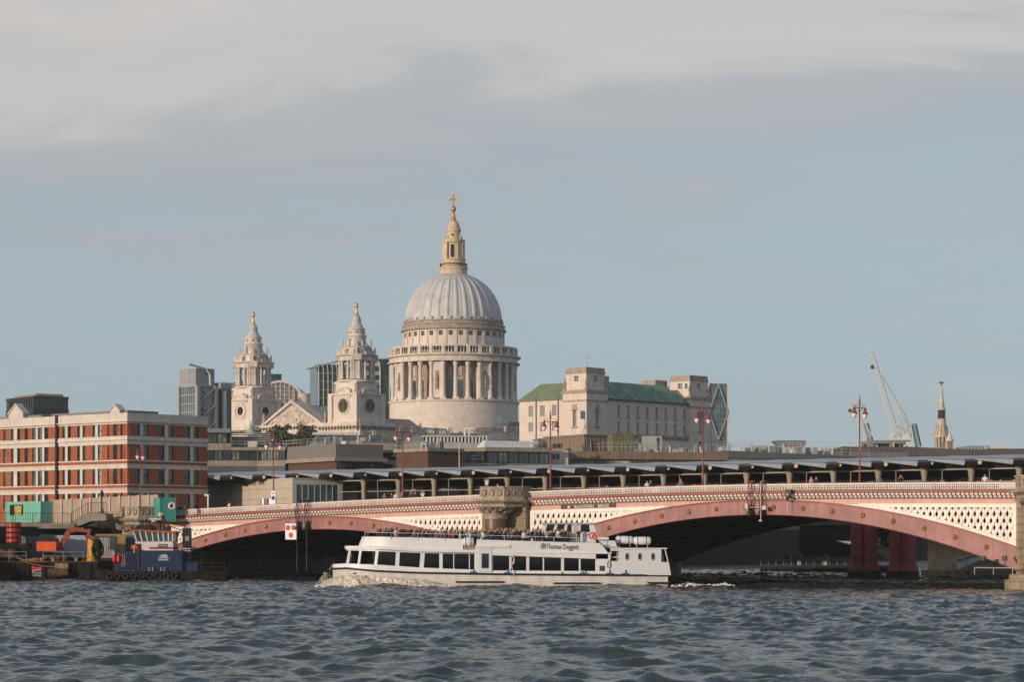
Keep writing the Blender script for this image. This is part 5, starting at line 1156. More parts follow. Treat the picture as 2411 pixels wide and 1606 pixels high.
# far purple-brown roof
PURP = mat('purple_brown_roof', (.105,.085,.08), .7, .12, .3)
f17 = Fr(1920, 600, 4); t17 = f17.thing('long_dark_roof', 'long low purple-brown roof behind the cranes', 'building', 8.0); z = lambda py: f17.z(py); xs_ = [f17.u(p) for p in (1912,1985,2010,2155,2230,2420)]; zs_ = [z(1064),z(1052.5),z(1051.5),z(1052),z(1056),z(1060)]
m = MB(); n = len(xs_); m.ext([(x,0,q) for x, q in zip(xs_, zs_)]+[(xs_[-1],0,8),(xs_[0],0,8)], (0,20,0)); m.build('roof', PURP, t17)
for i in range(22): x = xs_[0]+(xs_[3]-xs_[0])*i/21; m = MB(); m.box(x-.06,x+.06,-.12,.02,z(1085),z(1064 if i < 2 else 1054)); m.build('seam', DKGREY, t17)
m = MB(); m.box(f17.u(1930), f17.u(2130), -3, -2.9, z(1078), z(1066)); m.build('screen', mat('grey_screen', (.16,.15,.14), .8, .1, .5), t17)
f18 = Fr(2280, 720, 5); t18 = f18.thing('distant_glass_block', 'small distant pale glass block on the right skyline', 'building', 8.0); z = lambda py: f18.z(py); m = MB(); m.box(0,f18.u(2334),0,14,8,z(1050)); m.build('body', glass('pale_glass', (.16,.2,.2), .1, .4, .4), t18)
for i in range(8): m = MB(); x = f18.u(2280+i*7.5); m.box(x-.1,x+.1,-.1,0,z(1070),z(1050)); m.build('mullion', WFR, t18)
f19 = Fr(2333, 640, 6); t19 = f19.thing('black_framed_block', 'low black glazed block with pale mullions at the right edge', 'building', 8.0); z = lambda py: f19.z(py); m = MB(); m.box(0,f19.u(2440),0,14,8,z(1056.5)); m.build('body', BLKG, t19)
for i in range(14): m = MB(); x = f19.u(2335+i*8); m.box(x-.07,x+.07,-.1,0,z(1075),z(1057)); m.build('mullion', GREYM, t19)
m = MB(); m.box(f19.u(2345),f19.u(2400),4,10,z(1056.5),f19.z(1050.5,0,4)); m.build('roof_box', WFR, t19)
# ------------------------------------------------------------------ steel platform and cranes
CRW = mat('crane_white', (.62,.60,.58), .5, .06, 1); CRD = mat('crane_dark', (.055,.065,.06), .6, .1, 1)
f20 = Fr(2050, 620, 6); z = lambda py: f20.z(py)
sp_ = f20.thing('steel_platform', 'grey steel portal platform carrying the white cranes', 'platform', 10.0); xa, xb = f20.u(2052), f20.u(2143)
m = MB(); m.box(xa-.3, xb, -.5, 8, z(1045), z(1037)); m.build('deck', mat('platform_steel', (.24,.225,.19), .7, .15, .5), sp_)
for px in (2053, 2098, 2139):
    for y in (0, 7): x = f20.u(px); m = MB(); m.box(x-.4,x+.4,y-.4,y+.4,10,z(1045)); m.build('leg', MATS['platform_steel'], sp_)
for p, q in (((2139,1047),(2122,1062)),): m = MB(); m.tube((f20.u(p[0]),0,z(p[1])),(f20.u(q[0]),0,z(q[1])),.2,5); m.build('brace', MATS['platform_steel'], sp_)
m = MB(); m.box(f20.u(2078), f20.u(2120), 1, 5, z(1054), z(1045)); m.build('machinery', CRD, sp_)
def lattice(m, p, q, w0, w1, n, r=.09):
    p, q = Vector(p), Vector(q); d = (q-p).normalized(); a = Vector((0,1,0)); b = d.cross(a).normalized()
    C = [(1,1),(1,-1),(-1,-1),(-1,1)]; prev = None
    for i in range(n+1):
        c_ = p+(q-p)*i/n; w_ = (w0+(w1-w0)*i/n)/2; ring = [c_+a*s*w_+b*t_*w_ for s, t_ in C]
        if prev:
            for j in range(4): m.tube(prev[j], ring[j], r, 4); m.tube(prev[j], ring[(j+1) % 4], r*.6, 4)
        for j in range(4): m.tube(ring[j], ring[(j+1) % 4], r*.55, 4)
        prev = ring
def crane(name, lb, Y, base, jib, tail, ma, apex=None, hook=None, w0=1.9, w1=.9, house=True, n=22, r=.105):
    fr = Fr(base[0], Y, 0); zq = lambda py: fr.z(py); t_ = fr.thing(name, lb, 'crane', zq(base[1])); P = lambda p, y=0: (fr.u(p[0]), y, zq(p[1]))
    m = MB(); lattice(m, P(jib[0]), P(jib[1]), w0, w1, n, r); m.build('jib', ma, t_)
    if apex:
        m = MB(); lattice(m, P(apex[0]), P(apex[1]), w0*.8, w1*.7, 10, r*.9); m.build('a_frame', ma, t_); m = MB(); m.tube(P(apex[2]), P(apex[3]), .07, 4); m.build('pendant', CRD, t_)
        m = MB(); m.tube(P(apex[3]), P(apex[4]), .07, 4); m.build('back_stay', ma, t_)
    if house:
        x = fr.u(base[0]); m = MB(); m.box(x-1.5, x+3.6, -1.1, 1.1, zq(base[1]), zq(base[1])+.5); m.box(x+1.2, x+3.2, -.9, .9, zq(base[1])+.5, zq(base[1])+1.6); lattice(m, (x+.3,0,zq(base[1])+.4), (x+1.2,0,zq(base[1])+4.5), 1.2, .8, 4, .08); lattice(m, (x+3.4,0,zq(base[1])+.4), (x+2.6,0,zq(base[1])+5.5), .8, .5, 5, .07); m.build('machinery_house', ma, t_); m = MB(); m.box(x-1.9, x-1.2, -.8, .3, zq(base[1])+.3, zq(base[1])+1.7); m.build('cab', WFR, t_)
    if hook: m = MB(); m.tube(P(jib[1]), P(hook), .04, 4); m.build('hoist_rope', GREYM, t_); m = MB(); m.ball(P(hook), .55, 6, 5); m.build('hook_block', CRD, t_)
    return t_
crane('luffing_crane', 'tall white luffing crane with its jib raised steeply left', 622, (2112,1037), ((2112,1030),(2052,826)), None, CRW, ((2142,1030),(2110,945),(2068,870),(2133,980),(2136,1030)), (2054,864))
crane('luffing_crane', 'shorter white crane jib leaning left behind the rightmost lamp post', 700, (2047,1040), ((2046,1030),(2001,944)), None, CRW, None, (2001,967), 1.9, 1.2, False, 14, .13)
crane('luffing_crane', 'thin dark crane jib just right of the rightmost lamp post', 760, (2052,1042), ((2051,1042),(2039,998)), None, CRD, None, None, 1.4, 1.3, False, 9, .14)
crane('luffing_crane', 'thin dark crane jib between the white crane and the church spire', 760, (2163,1055), ((2163,1052),(2152,999)), None, CRD, None, None, 1.5, 1.3, False, 10, .14)
# ------------------------------------------------------------------ church spire and turret
f21 = Fr(2217, 820, 0); ch = f21.thing('church_spire', 'slender stone church steeple with dark-columned lantern and dragon vane', 'church spire', 10.0); z = lambda py: f21.z(py); q = 820/F
SPST = mat('steeple_stone', (.60,.49,.38), .9, .2, .6, .3, streak=.3)
m = MB(); m.box(-17*q*1.15,17*q*1.15,-2.8,2.8,10,z(1056)); m.build('tower', SPST, ch); m = MB(); m.lathe([(2.0,z(1056)),(2.0,z(1030))], 12); cl = m.build('colonnade_core', STONED, ch)
cm_ = MB(); cm_.tube((0,0,z(1056)),(0,0,z(1030)),.28,7)
for i in range(12): a = 2*pi*i/12; m = MB(); m.tube((2.35*cos(a),2.35*sin(a),z(1056)),(2.35*cos(a),2.35*sin(a),z(1030)),.26,7); m.build('column', SPST, cl)
m = MB(); m.lathe([(2.7,z(1030)),(2.75,z(1026)),(2.5,z(1023)),(2.55,z(1018)),(2.0,z(1015)),(1.8,z(1008)),(1.5,z(1000)),(1.45,z(990)),(1.55,z(987)),(1.2,z(986))], 16); m.build('scroll_stage', SPST, ch, 35)
for i in range(12):
    a = 2*pi*(i+.5)/12; m = MB(); m.lathe([(.16,z(1027)),(.2,z(1023)),(.1,z(1020)),(.04,z(1015))], 6, 2.6*cos(a), 2.6*sin(a)); m.build('urn', STONED, ch); m = MB(); m.line([(2.1*cos(a),2.1*sin(a),z(1017)),(1.95*cos(a),1.95*sin(a),z(1008)),(1.6*cos(a),1.6*sin(a),z(1000))], .14, 5); m.build('scroll_rib', STONED, ch); m = MB(); m.lathe([(.7,z(986)),(.7,z(966))], 8); up = m.build('lantern_core', CRD, ch)
for i in range(8): a = 2*pi*i/8; m = MB(); m.tube((1.15*cos(a),1.15*sin(a),z(986)),(1.15*cos(a),1.15*sin(a),z(966)),.17,6); m.build('column', CRD, up)
m = MB(); m.lathe([(1.5,z(966)),(1.5,z(963)),(1.05,z(961)),(.95,z(952)),(.75,z(945)),(.3,z(915)),(.12,z(908))], 10); m.build('spire', SPST, ch, 40); m = MB(); m.ball((0,0,z(906)),.32,8,6); m.tube((0,0,z(905)),(0,0,z(899)),.06,4); m.ext([(-.9,0,z(902)),(-.3,0,z(904)),(.9,0,z(902.5)),(.5,0,z(899)),(-.2,0,z(900)),(-.7,0,z(898))], (0,.12,0)); m.build('vane', CRD, ch)
f22 = Fr(2236, 700, 0); tu = f22.thing('roof_turret', 'small domed stone turret with conical cap and weather vane beside the church spire', 'turret', 10.0); z = lambda py: f22.z(py)
m = MB(); m.lathe([(2.3,10),(2.3,z(1073)),(2.2,z(1068)),(1.5,z(1060)),(1.0,z(1058))], 16); m.build('dome', WSTONE, tu, 40); m = MB(); m.lathe([(.55,z(1058)),(.55,z(1039))], 8); lc = m.build('lantern_core', CRD, tu)
for i in range(8): a = 2*pi*i/8; m = MB(); m.tube((.95*cos(a),.95*sin(a),z(1060)),(.85*cos(a),.85*sin(a),z(1039)),.13,5); m.build('column', SPST, lc)
m = MB(); m.lathe([(1.25,z(1039)),(1.25,z(1036)),(.9,z(1034)),(.5,z(1026)),(.2,z(1016)),(.07,z(1010))], 12); m.build('cap', WSTONE, tu, 40); m = MB(); m.lathe([(.05,z(1010)),(.08,z(1006)),(.3,z(1004)),(.06,z(1001)),(.05,z(990)),(.01,z(987))], 7); m.ext([(-.8,0,z(993)),(0,0,z(992)),(0,0,z(995)),(-.8,0,z(996))], (0,.06,0)); m.build('vane', SPST, tu)
# ------------------------------------------------------------------ trees below the pediment
LEAF = mat('olive_foliage', (.045,.055,.018), .8, .45, .9, col2=(.085,.085,.03)); BARK = mat('bark', (.06,.045,.03), .9, .2, 2)
def tree(px, Y, pytop, pw, lb, seed):
    fr = Fr(px, Y, 0); rr = random.Random(seed); zt_ = fr.z(pytop); w_ = pw/2*Y/F; base = 9.0; t_ = fr.thing('tree', lb, 'tree', base, 'trees below the cathedral pediment'); h = zt_-base
    m = MB(); m.tube((0,0,base),(0,0,base+h*.55),.45,8,.25)
    for i in range(7): a = 2*pi*i/7; m.tube((0,0,base+h*(.35+.03*i)),(w_*.6*cos(a),w_*.6*sin(a),base+h*(.6+.04*i)),.16,5,.05)
    m.build('trunk', BARK, t_)
    m = MB(); cl = []
    for i in range(170):
        a = rr.uniform(0,2*pi); u_ = rr.uniform(-.9,1); s_ = math.sqrt(max(0,1-u_*u_)); k_ = rr.uniform(.55,1.0)
        cl.append((Vector((w_*s_*cos(a)*k_, w_*s_*sin(a)*k_, base+h*.66+h*.34*u_*k_*.98)), rr.uniform(.8,1.5)))
    for c_, r_ in cl:
        for j in range(70):
            v = Vector((rr.gauss(0,1),rr.gauss(0,1),rr.gauss(0,1))); v.normalize(); p = c_+v*r_*rr.uniform(.5,1.0); s_ = rr.uniform(.2,.42)
            nrm = (v+Vector((rr.uniform(-.6,.6),rr.uniform(-.6,.6),rr.uniform(-.2,.8)))).normalized(); a_ = nrm.orthogonal().normalized(); b_ = nrm.cross(a_)
            m.add([p+a_*s_, p+b_*s_*.7, p-a_*s_, p-b_*s_*.7], [(0,1,2,3)])
    me = bpy.data.meshes.new('crown'); me.from_pydata([(v[0],v[1],v[2]-base) for v in m.v], [], m.f); me.materials.append(LEAF); link('crown', me, t_)
tree(664, 600, 999, 100, 'dark green tree in front of the pediment, left of the pair', 1); tree(720, 590, 997, 88, 'dark green tree in front of the pediment, right of the pair', 2)
tree(625, 610, 1016, 30, 'low dark bushy tree left of the pair under the pediment', 3)

# rooftop clutter: small vents, ducts and cabinets standing on the middle-ground roofs
rc = random.Random(31); CL = [mat('light_grey_panel', (.42,.40,.38)), GREYM, ROOFG, WFR, DKGREY]
for t_, x0, x1, y0, y1, z0, n in ((t2, 1, a2-1, 1.5, b2*.6, f2.z(1045.4), 9), (t4, 1, a4-1, 1.5, b4*.8, f4.z(1055), 10), (t5, 9, x5-1, 1.2, 2.6, f5.z(1053), 7), (t9, 2, f9.u(920), .4, 2, f9.z(1042), 8), (t11, 2, x7-2, 3, 9, f11.z(1062.5), 16), (t15, 2, x9-3, 2, 9, f15.z(1063), 18), (t17, 6, xs_[4], 1, 3, f17.z(1053), 12), (t7, 1, a7-1, 1.6, b7*.5, f7.z(1019), 6)):
    for i in range(n):
        x, y, w_, h = rc.uniform(x0, x1), rc.uniform(y0, max(y0+.1, y1)), rc.uniform(.3, 1.3), rc.uniform(.4, 1.5); m = MB()
        if i % 3: m.box(x, x+w_, y, y+w_*.7, z0-.3, z0+h)
        else: m.tube((x,y,z0-.3),(x,y,z0+h*1.3),.12+.1*rc.random(),7)
        m.build('vent' if i % 3 == 0 else 'roof_cabinet', rc.choice(CL), t_)
# ------------------------------------------------------------------ railway station bridge behind the road bridge
D = 55.0
SF = Fr(0, 1, 0); SF.o = BR.w(0, D)[:2]; SF.a, SF.c, SF.s = BR.a, BR.c, BR.s
stn = thing('railway_station', 'long station over the river with sawtooth solar roof on tapered columns', 'station', SF.o[0], SF.o[1], 0.0, SF.a)
LPAN = mat('light_roof_panel', (.27,.285,.305), .5, .12, .8, spec=.3); SOLAR = mat('solar_panel', (.055,.075,.11), .25, .25, .35, spec=.6, brick=(1.6,.9,.03,(.12,.14,.17)))
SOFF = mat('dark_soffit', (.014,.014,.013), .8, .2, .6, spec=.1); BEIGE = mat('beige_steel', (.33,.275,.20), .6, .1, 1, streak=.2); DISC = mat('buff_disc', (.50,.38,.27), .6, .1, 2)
CPX = [883,962,1044,1126,1213,1300,1390,1481,1576,1673,1772,1874,1978,2085,2195,2307]
ct_ = [SF.u(p) for p in CPX]; dd = (ct_[-1]-ct_[0])/(len(ct_)-1)
t_first = ct_[0]-5*dd; ncol = 24
def rz(t): return 13.92+.0028*(t-ct_[0])      # roof crest height
for i in range(ncol):
    t = t_first+i*dd; z0 = rz(t)
    # light front panel: a tapering blade that drops to the right and toward the river
    m = MB(); A_ = [(t-.9,-2.2,z0+.02),(t+dd*1.06,-5.4,z0-.40),(t+dd*1.06,-5.65,z0-.98),(t-.6,-2.5,z0-.12)]
    m.hexa(A_, [(x,y+.12,z-.05) for x, y, z in A_]); m.build('front_panel', LPAN, stn)
    m = MB(); B = [(t-.9,-2.2,z0+.05),(t+dd*1.02,-5.2,z0-.30),(t+dd*1.45,5.5,z0+.40),(t+.2,5.5,z0+.55)]
    m.hexa(B, [(x,y,z-.12) for x, y, z in B]); m.build('solar_panel', SOLAR, stn)
    m = MB(); m.hexa([(t+dd*1.065,-5.3,z0-.48),(t+dd*1.065,-5.3,z0-.98),(t+dd*1.065,-2.5,z0-.98),(t+dd*1.065,-2.5,z0-.4)], [(t+dd*1.34,-4.7,z0-.50),(t+dd*1.34,-4.7,z0-.92),(t+dd*1.34,-2.5,z0-.92),(t+dd*1.34,-2.5,z0-.4)]); ec = m.build('beam_end', SOFF, stn)
    m = MB(); m.tube((t+dd*1.33,-4.72,z0-.66),(t+dd*1.33,-4.9,z0-.66),.24 if i % 2 else .14,10); m.build('lamp_disc', DISC, ec)
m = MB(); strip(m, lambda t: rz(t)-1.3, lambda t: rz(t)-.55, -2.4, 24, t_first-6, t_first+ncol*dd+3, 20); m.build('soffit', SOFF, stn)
for i, t in enumerate([t_first+i*dd for i in range(ncol)]):
    zt_ = rz(t)-1.0
    if i < 5: continue
    m = MB(); m.lathe([(.30,7.5),(.33,zt_-1.3),(.48,zt_-.4),(.52,zt_)], 12, t, -2.6); m.build('column', BEIGE, stn, 40)
    for f in (.35,): m = MB(); m.tube((t+dd*f,-2.2,8.5),(t+dd*f,-2.2,zt_-.2),.06,5); m.build('post', BEIGE, stn)
ta, tb = ct_[0]-dd*.75, t_first+ncol*dd
m = MB(); strip(m, lambda t: rz(t)-1.44, lambda t: rz(t)-1.27, -2.45, -2.2, ta, tb); m.build('upper_rail', BEIGE, stn); m = MB(); strip(m, lambda t: rz(t)-2.92, lambda t: rz(t)-2.82, -2.3, -2.15, ta, tb); m.build('lower_rail', BEIGE, stn)
m = MB(); m.box(ta, tb, 2.2, 2.5, 7.0, 13.2); m.build('glass_wall', mat('station_glass', (.010,.012,.012), .6, .3, .4, spec=.08), stn)
m = MB(); m.box(ta, tb, -3.0, 25, 6.2, 8.0); m.build('deck', SOFF, stn)
r3 = random.Random(11)
m = MB()
for i in range(150):       # lit signs, benches, heads seen small along the platform
    x = r3.uniform(ct_[0], tb); m.box(x, x+r3.uniform(.15,.7), 2.05, 2.18, rz(x)-2.8, rz(x)-2.8+r3.uniform(.1,.28))
tag(m.build('platform_clutter', mat('platform_pale', (.33,.31,.27), .7, .3, 3), stn), kind='stuff')
for k, (pa, pb) in enumerate(((1518,1558),(2130,2172),(2355,2400))):
    a, b = SF.u(pa,-1), SF.u(pb,-1); m = MB(); m.box(a, b, -1.4, -1.2, 9.0, rz(a)-2.8); tag(m.build('green_panel', mat('pale_green_panel', (.42,.50,.36), .5, .1, 1), stn), 'pale green platform panel')
# river piers of the railway bridge and its steelwork seen under the arch
for px, y in ((2256, D+6),):
    t = BR.u(px, y); w = BR.w(t, y); rp = thing('stone_bridge_pier', 'buff stone pier of the railway bridge behind the right-hand arch', 'pier', w[0], w[1], -1.0, BR.a)
    BST = mat('buff_masonry', (.62,.49,.34), .9, .25, .8, .4, streak=.45)
    zs = -1.0; k = 0; r5 = random.Random(3)
    while zs < 7.2:
        h = .52; m = MB(); m.box(-2.7-r5.uniform(0,.05), 2.7+r5.uniform(0,.05), -3-r5.uniform(0,.05), 16, zs+.015, zs+h); m.build('stone_course', BST, rp); zs += h
    m = MB(); m.box(-3.3,3.3,-3.6,16,-1.0,.75); m.build('footing', GRANITE, rp)
SBL = mat('slate_blue_steel', (.58,.63,.64), .5, .1, .8); SBF = mat('pale_blue_steel', (.42,.46,.47), .5, .1, 1)
y = D+2
def gpt(px, py, yy): t = BR.u(px, yy); return (t, yy, Z_(py, BR.Y(t, yy)))
gd = thing('steel_truss', 'slate blue haunched steel girders of the railway bridge under the arch', 'girder', *BR.w(0, 0)[:2], 0.0, BR.a)
def gplate(pts, yy, nm_, ma, th=.3): m = MB(); m.ext([gpt(a, b, yy) for a, b in pts], (0,th,0)); return m.build(nm_, ma, gd)
gplate([(1928,1261),(1985,1240),(2015,1235),(2015,1285)], D+8, 'haunch_plate', SBL)
gplate([(2068,1278),(2097,1294),(2097,1318),(2068,1304)], D+8, 'haunch_plate', SBL)
gplate([(2246,1320),(2330,1297),(2365,1285),(2365,1290),(2256,1342)], D+1, 'haunch_plate', SBL)
for a, b, yy in (((1928,1261),(2006,1282),D+7.7),((1980,1252),(1974,1273),D+7.7),((2068,1304),(2097,1320),D+7.7),((2250,1320),(2366,1284),D+.7),((2258,1341),(2330,1310),D+.7),((2268,1314),(2276,1332),D+.7),((2302,1303),(2309,1318),D+.7)): m = MB(); m.tube(gpt(*a,yy),gpt(*b,yy),.12,5); m.build('flange', SBF, gd)
for pts in ([(2070,1212),(2092,1212),(2092,1247),(2070,1247)], [(2071,1250),(2092,1250),(2092,1279),(2071,1279)], [(2254,1283),(2275,1290),(2275,1306),(2254,1312)]):
    m = MB(); q = [gpt(*p, D+6) for p in pts]; m.line(q+[q[0]], .16, 5); m.build('window_frame', SBF, gd); m = MB(); m.ext(q, (0,.1,0)); m.build('pane', DKGLASS, gd)
# disused red columns between the bridges
OLDRED = mat('old_red_iron', (.46,.10,.075), .55, .2, .9, .15, streak=.4)
for px, lb in ((2022,'left of the two standing pairs'),(2049.5,'left of the two standing pairs'),(2112,'right of the two standing pairs'),(2140,'right of the two standing pairs')): pass
for k, (pa, pb, lb) in enumerate(((2020.5,2050.5,'left-hand pair of disused red iron bridge columns under the arch'),(2112,2140.5,'right-hand pair of disused red iron bridge columns under the arch'))):
    yy = 40.0; t = BR.u(pa, yy); w = BR.w(t, yy); oc_ = thing('red_column_pair', lb, 'column', w[0], w[1], -1.0, BR.a, 'disused red columns'); t2_ = BR.u(pb, yy)-t
    for x, r in ((0, .86),(t2_, .80)):
        m = MB(); m.lathe([(r*1.35,-1.0),(r*1.35,1.05),(r*1.25,1.1),(r*1.18,1.5),(r*1.02,1.75),(r,2.0),(r,8.2)], 22, x, 0); m.build('column', OLDRED, oc_, 40)
        m = MB(); m.lathe([(r*1.45,-1.0),(r*1.45,.95)], 22, x, 0); m.build('base', DARKIRON, oc_)
# floating pier with railings beyond
yy = 78.0; ta = BR.u(1790, yy); w = BR.w(ta, yy); pp = thing('floating_pier', 'dark floating pier with railings beyond the right-hand arch', 'pier', w[0], w[1], -.6, BR.a)
L_ = BR.u(2100, yy)-ta
m = MB(); m.box(0, L_, 0, 4, -.6, 1.0); m.build('pontoon', mat('dark_pontoon', (.025,.025,.024), .7, .2, 1), pp)
railing(pp, [(0,.2,1.0),(L_,.2,1.0)], 1.25, 1.1, .03, mat('pale_railing', (.36,.38,.38), .5, .1, 2))
for x in (L_*.28, L_*.48, L_*.8): m = MB(); m.box(x, x+.5, .3, .6, 1.0, 2.5); m.build('gate_panel', mat('light_grey_panel', (.42,.40,.38)), pp)
m = MB(); m.box(0, L_*.9, 12, 13, 2.0, 6.5); m.build('far_wall', mat('dark_river_wall', (.03,.028,.025), .9, .3, .6), pp)
for x in (L_*.35, L_*.52): m = MB(); m.tube((x,3,1.0),(x,3,4.2),.06,5); m.ball((x,3,4.3),.2,6,4); m.build('lamp', BLACK, pp)
# ------------------------------------------------------------------ white-panelled station entrance
f30 = Fr(689, 328, 30); r30, l30, a30, b30 = corner(f30, 470, 806); et = f30.thing('station_entrance', 'pale panelled station entrance with a large dark window', 'building', 6.0); z = lambda py: f30.z(py)
PAN = mat('cream_wall_panel', (.50,.42,.33), .6, .05, .7); PANB = mat('cool_wall_panel', (.50,.48,.44), .6, .05, .7)  # warm sun on the left face, cool shade on the right, as panel colours
zt_ = z(1128); zb_ = 6.0; rows = [zb_, z(1208), z(1174), z(1150), zt_]
cols_ = 11
for j in range(4):
    for i in range(cols_):
        y0, y1 = b30*i/cols_, b30*(i+1)/cols_; m = MB(); m.box(0, .2, y0+.02, y1-.02, rows[j]+.02, rows[j+1]-.02); m.build('wall_panel', PAN, et)
m = MB(); m.box(.08, a30, .08, b30, zb_, zt_-.1); m.build('core', mat('joint_grey', (.12,.11,.1), .9), et)
ua, ub = r30.u(697), r30.u(797); zw0, zw1 = z(1195), z(1140)
m = MB(); wall(m, Face(f30,0,-.12,0), .0, a30, zb_, zt_, [(ua, ub, zw0, zw1)], .2); m.build('front_wall', PANB, et)
window(et, Face(f30,0,-.12,0), (ua, ub, zw0, zw1), mat('pale_mullion', (.42,.45,.45), .5, .05, 2), GRGLASS, 7, 1, .1, .1)
m = MB(); m.box(-.1, a30+.1, -.25, b30+.1, zt_, zt_+.12); m.build('roof_edge', WSTONE, et)
tm = text_mesh('FORCE    FORCE    ARENA', .92, DKGREY, .015, .72); letters(et, tm, (-.03, b30*.40, z(1134)-6.0), (0,0,R(-90)))
# pavilion behind with doors at right
m = MB(); m.box(a30+.1, a30+5, 1.5, 8, 6, z(1132)); m.build('lobby', mat('lobby_beige', (.30,.26,.19), .7, .15, 1), et); m = MB(); m.box(a30+.1, a30+4.5, 1.3, 1.45, 6, z(1148)); m.build('lobby_glass', DKGLASS, et)
# ------------------------------------------------------------------ embankment to the left of the bridge
ef = Fr(0, 1, 0); ef.o = BR.w(-57, 0)[:2]; 
wl_t = thing('river_walkway', 'dark concrete riverside walkway slab with black railings at the left bank', 'walkway', *BR.w(-57.2, -10)[:2], 0.0, 0.0)
Yw = 274.0
def lp(px, py, Y): return (X_(px, Y), Y, Z_(py, Y))
wl_t.location = (0, 0, 0)
m = MB(); x0, x1 = X_(-60, Yw), X_(178, Yw+3)
zd = Z_(1234, Yw); m.hexa([(x0,Yw-1,zd-.55),(x1,Yw+2,zd-.55),(x1,Yw+12,zd-.55),(x0,Yw+12,zd-.55)],[(x0,Yw-1,zd),(x1,Yw+2,zd),(x1,Yw+12,zd),(x0,Yw+12,zd)]); m.build('slab', CONC, wl_t)
m = MB(); x2 = X_(255, Yw+4); zu = Z_(1210, Yw+4)
P = [(X_(165,Yw+2),zd-.6),(X_(165,Yw+2),zd),(X_(205,Yw+2),zu),(x2,zu),(x2,zu-.8),(X_(212,Yw+2),zu-.9)]
m.ext([(x, Yw+2.4, z_) for x, z_ in P], (0,5,0)); m.build('ramp', CONC, wl_t)
BRAIL = mat('black_railing', (.02,.022,.022), .5, .1, 2)
def fence(t_, a, b, h=1.25, st=.28, r=.025):
    m = MB(); a, b = Vector(a), Vector(b); k = max(2, int((b-a).length/st))
    for i in range(k+1): p = a+(b-a)*i/k; m.tube(p, p+Vector((0,0,h)), r if i % 8 else r*2.2, 4)
    for q in (.1, h): m.tube(a+Vector((0,0,q)), b+Vector((0,0,q)), r*1.4, 4)
    m.build('railing', BRAIL, t_)
fence(wl_t, (x0,Yw-.9,zd), (X_(165,Yw+2),Yw+1.9,zd)); fence(wl_t, (X_(165,Yw+2),Yw+2.6,zd), (X_(205,Yw+2),Yw+2.6,zu)); fence(wl_t, (X_(205,Yw+2),Yw+2.6,zu), (x2,Yw+2.6,zu))
m = MB(); m.box(x0, X_(260,Yw+6), Yw+6, Yw+7, -2, zd-.5); m.build('river_wall', mat('dark_river_wall', (.03,.028,.025), .9, .3, .6), wl_t)
# hoarding
Yh = 292.0
hb = thing('site_hoarding', 'beige plywood hoarding along the bridge approach', 'hoarding', 0, 0, 6.0); HB = mat('beige_hoarding', (.46,.34,.25), .85, .12, 1, .05); k = 11
for i in range(k):
    pa, pb = 122+i*(372-122)/k, 122+(i+1)*(372-122)/k; ya, yb = Yh+(i/k)*-3, Yh+((i+1)/k)*-3
    za = 1178-(i/k)*13
    m = MB(); m.hexa([(X_(pa+.3,ya),ya,6.0),(X_(pb-.3,yb),yb,6.0),(X_(pb-.3,yb),yb+.1,6.0),(X_(pa+.3,ya),ya+.1,6.0)],[(X_(pa+.3,ya),ya,Z_(za,ya)),(X_(pb-.3,yb),yb,Z_(za-13/k,yb)),(X_(pb-.3,yb),yb+.1,Z_(za-13/k,yb)),(X_(pa+.3,ya),ya+.1,Z_(za,ya))]); pn = m.build('panel', HB, hb)
    m = MB(); m.box(X_(pa,ya)-.08,X_(pa,ya)+.08,ya-.12,ya-.01,6.0,Z_(za-2,ya)); m.build('batten', WSTONE, pn)
def shipbox(name, lb, pxl, pxc, pxr, py0, py1, Y, ma, deg=18, door=None, cat='container', corr=True):
    fr = Fr(pxc, Y, deg); r_, l_, a_, b_ = corner(fr, pxl, pxr); z0, z1 = fr.z(py0), fr.z(py1); t_ = fr.thing(name, lb, cat, z0)
    m = MB(); m.box(0,a_,0,b_,z0,z1); m.build('shell', ma, t_)
    for x, y in ((0,0),(a_,0),(0,b_)): m = MB(); m.box(x-.06,x+.06,y-.06,y+.06,z0,z1+.03); m.build('corner_post', ma, t_)
    if corr:
        m = MB()
        for i in range(int(a_/.3)): m.box(i*.3+.1, i*.3+.22, -.045, .0, z0+.12, z1-.1)
        for i in range(int(b_/.3)): m.box(-.045, .0, i*.3+.1, i*.3+.22, z0+.12, z1-.1)
        tag(m.build('corrugation', ma, t_), kind='stuff')
    return fr, r_, l_, a_, b_, z0, z1, t_
TEAL = mat('teal_paint', (.05,.30,.235), .5, .08, 1); TEALL = mat('mint_paint', (.22,.50,.38), .5, .06, 1)
fr, r_, l_, a_, b_, z0, z1, t_ = shipbox('site_container', 'mint green site container with an open hatch on the walkway', 14, 96, 121, 1231, 1181, 277, TEALL, 38)
m = MB(); m.fbox(l_, l_.u(24), l_.u(55), -.06, .3, z0+.9, z1-.35); m.build('hatch', HOLE, t_); m = MB(); m.fbox(l_, l_.u(36), l_.u(52), -.09, -.07, z0+.9, z0+2.0); m.build('stores', mat('stores_yellow', (.45,.36,.1), .8, .4, 4), t_)
fr, r_, l_, a_, b_, z0, z1, t_ = shipbox('site_kiosk', 'tall teal site box with a lifebuoy at the left end of the bridge', 363, 377, 413, 1228, 1172, 274.5, TEAL, 20, cat='kiosk', corr=False)
bt_ = Fr(403, 273, 20); tb_ = bt_.thing('lifebuoy', 'red and white lifebuoy hung on the teal box', 'lifebuoy', bt_.z(1200))
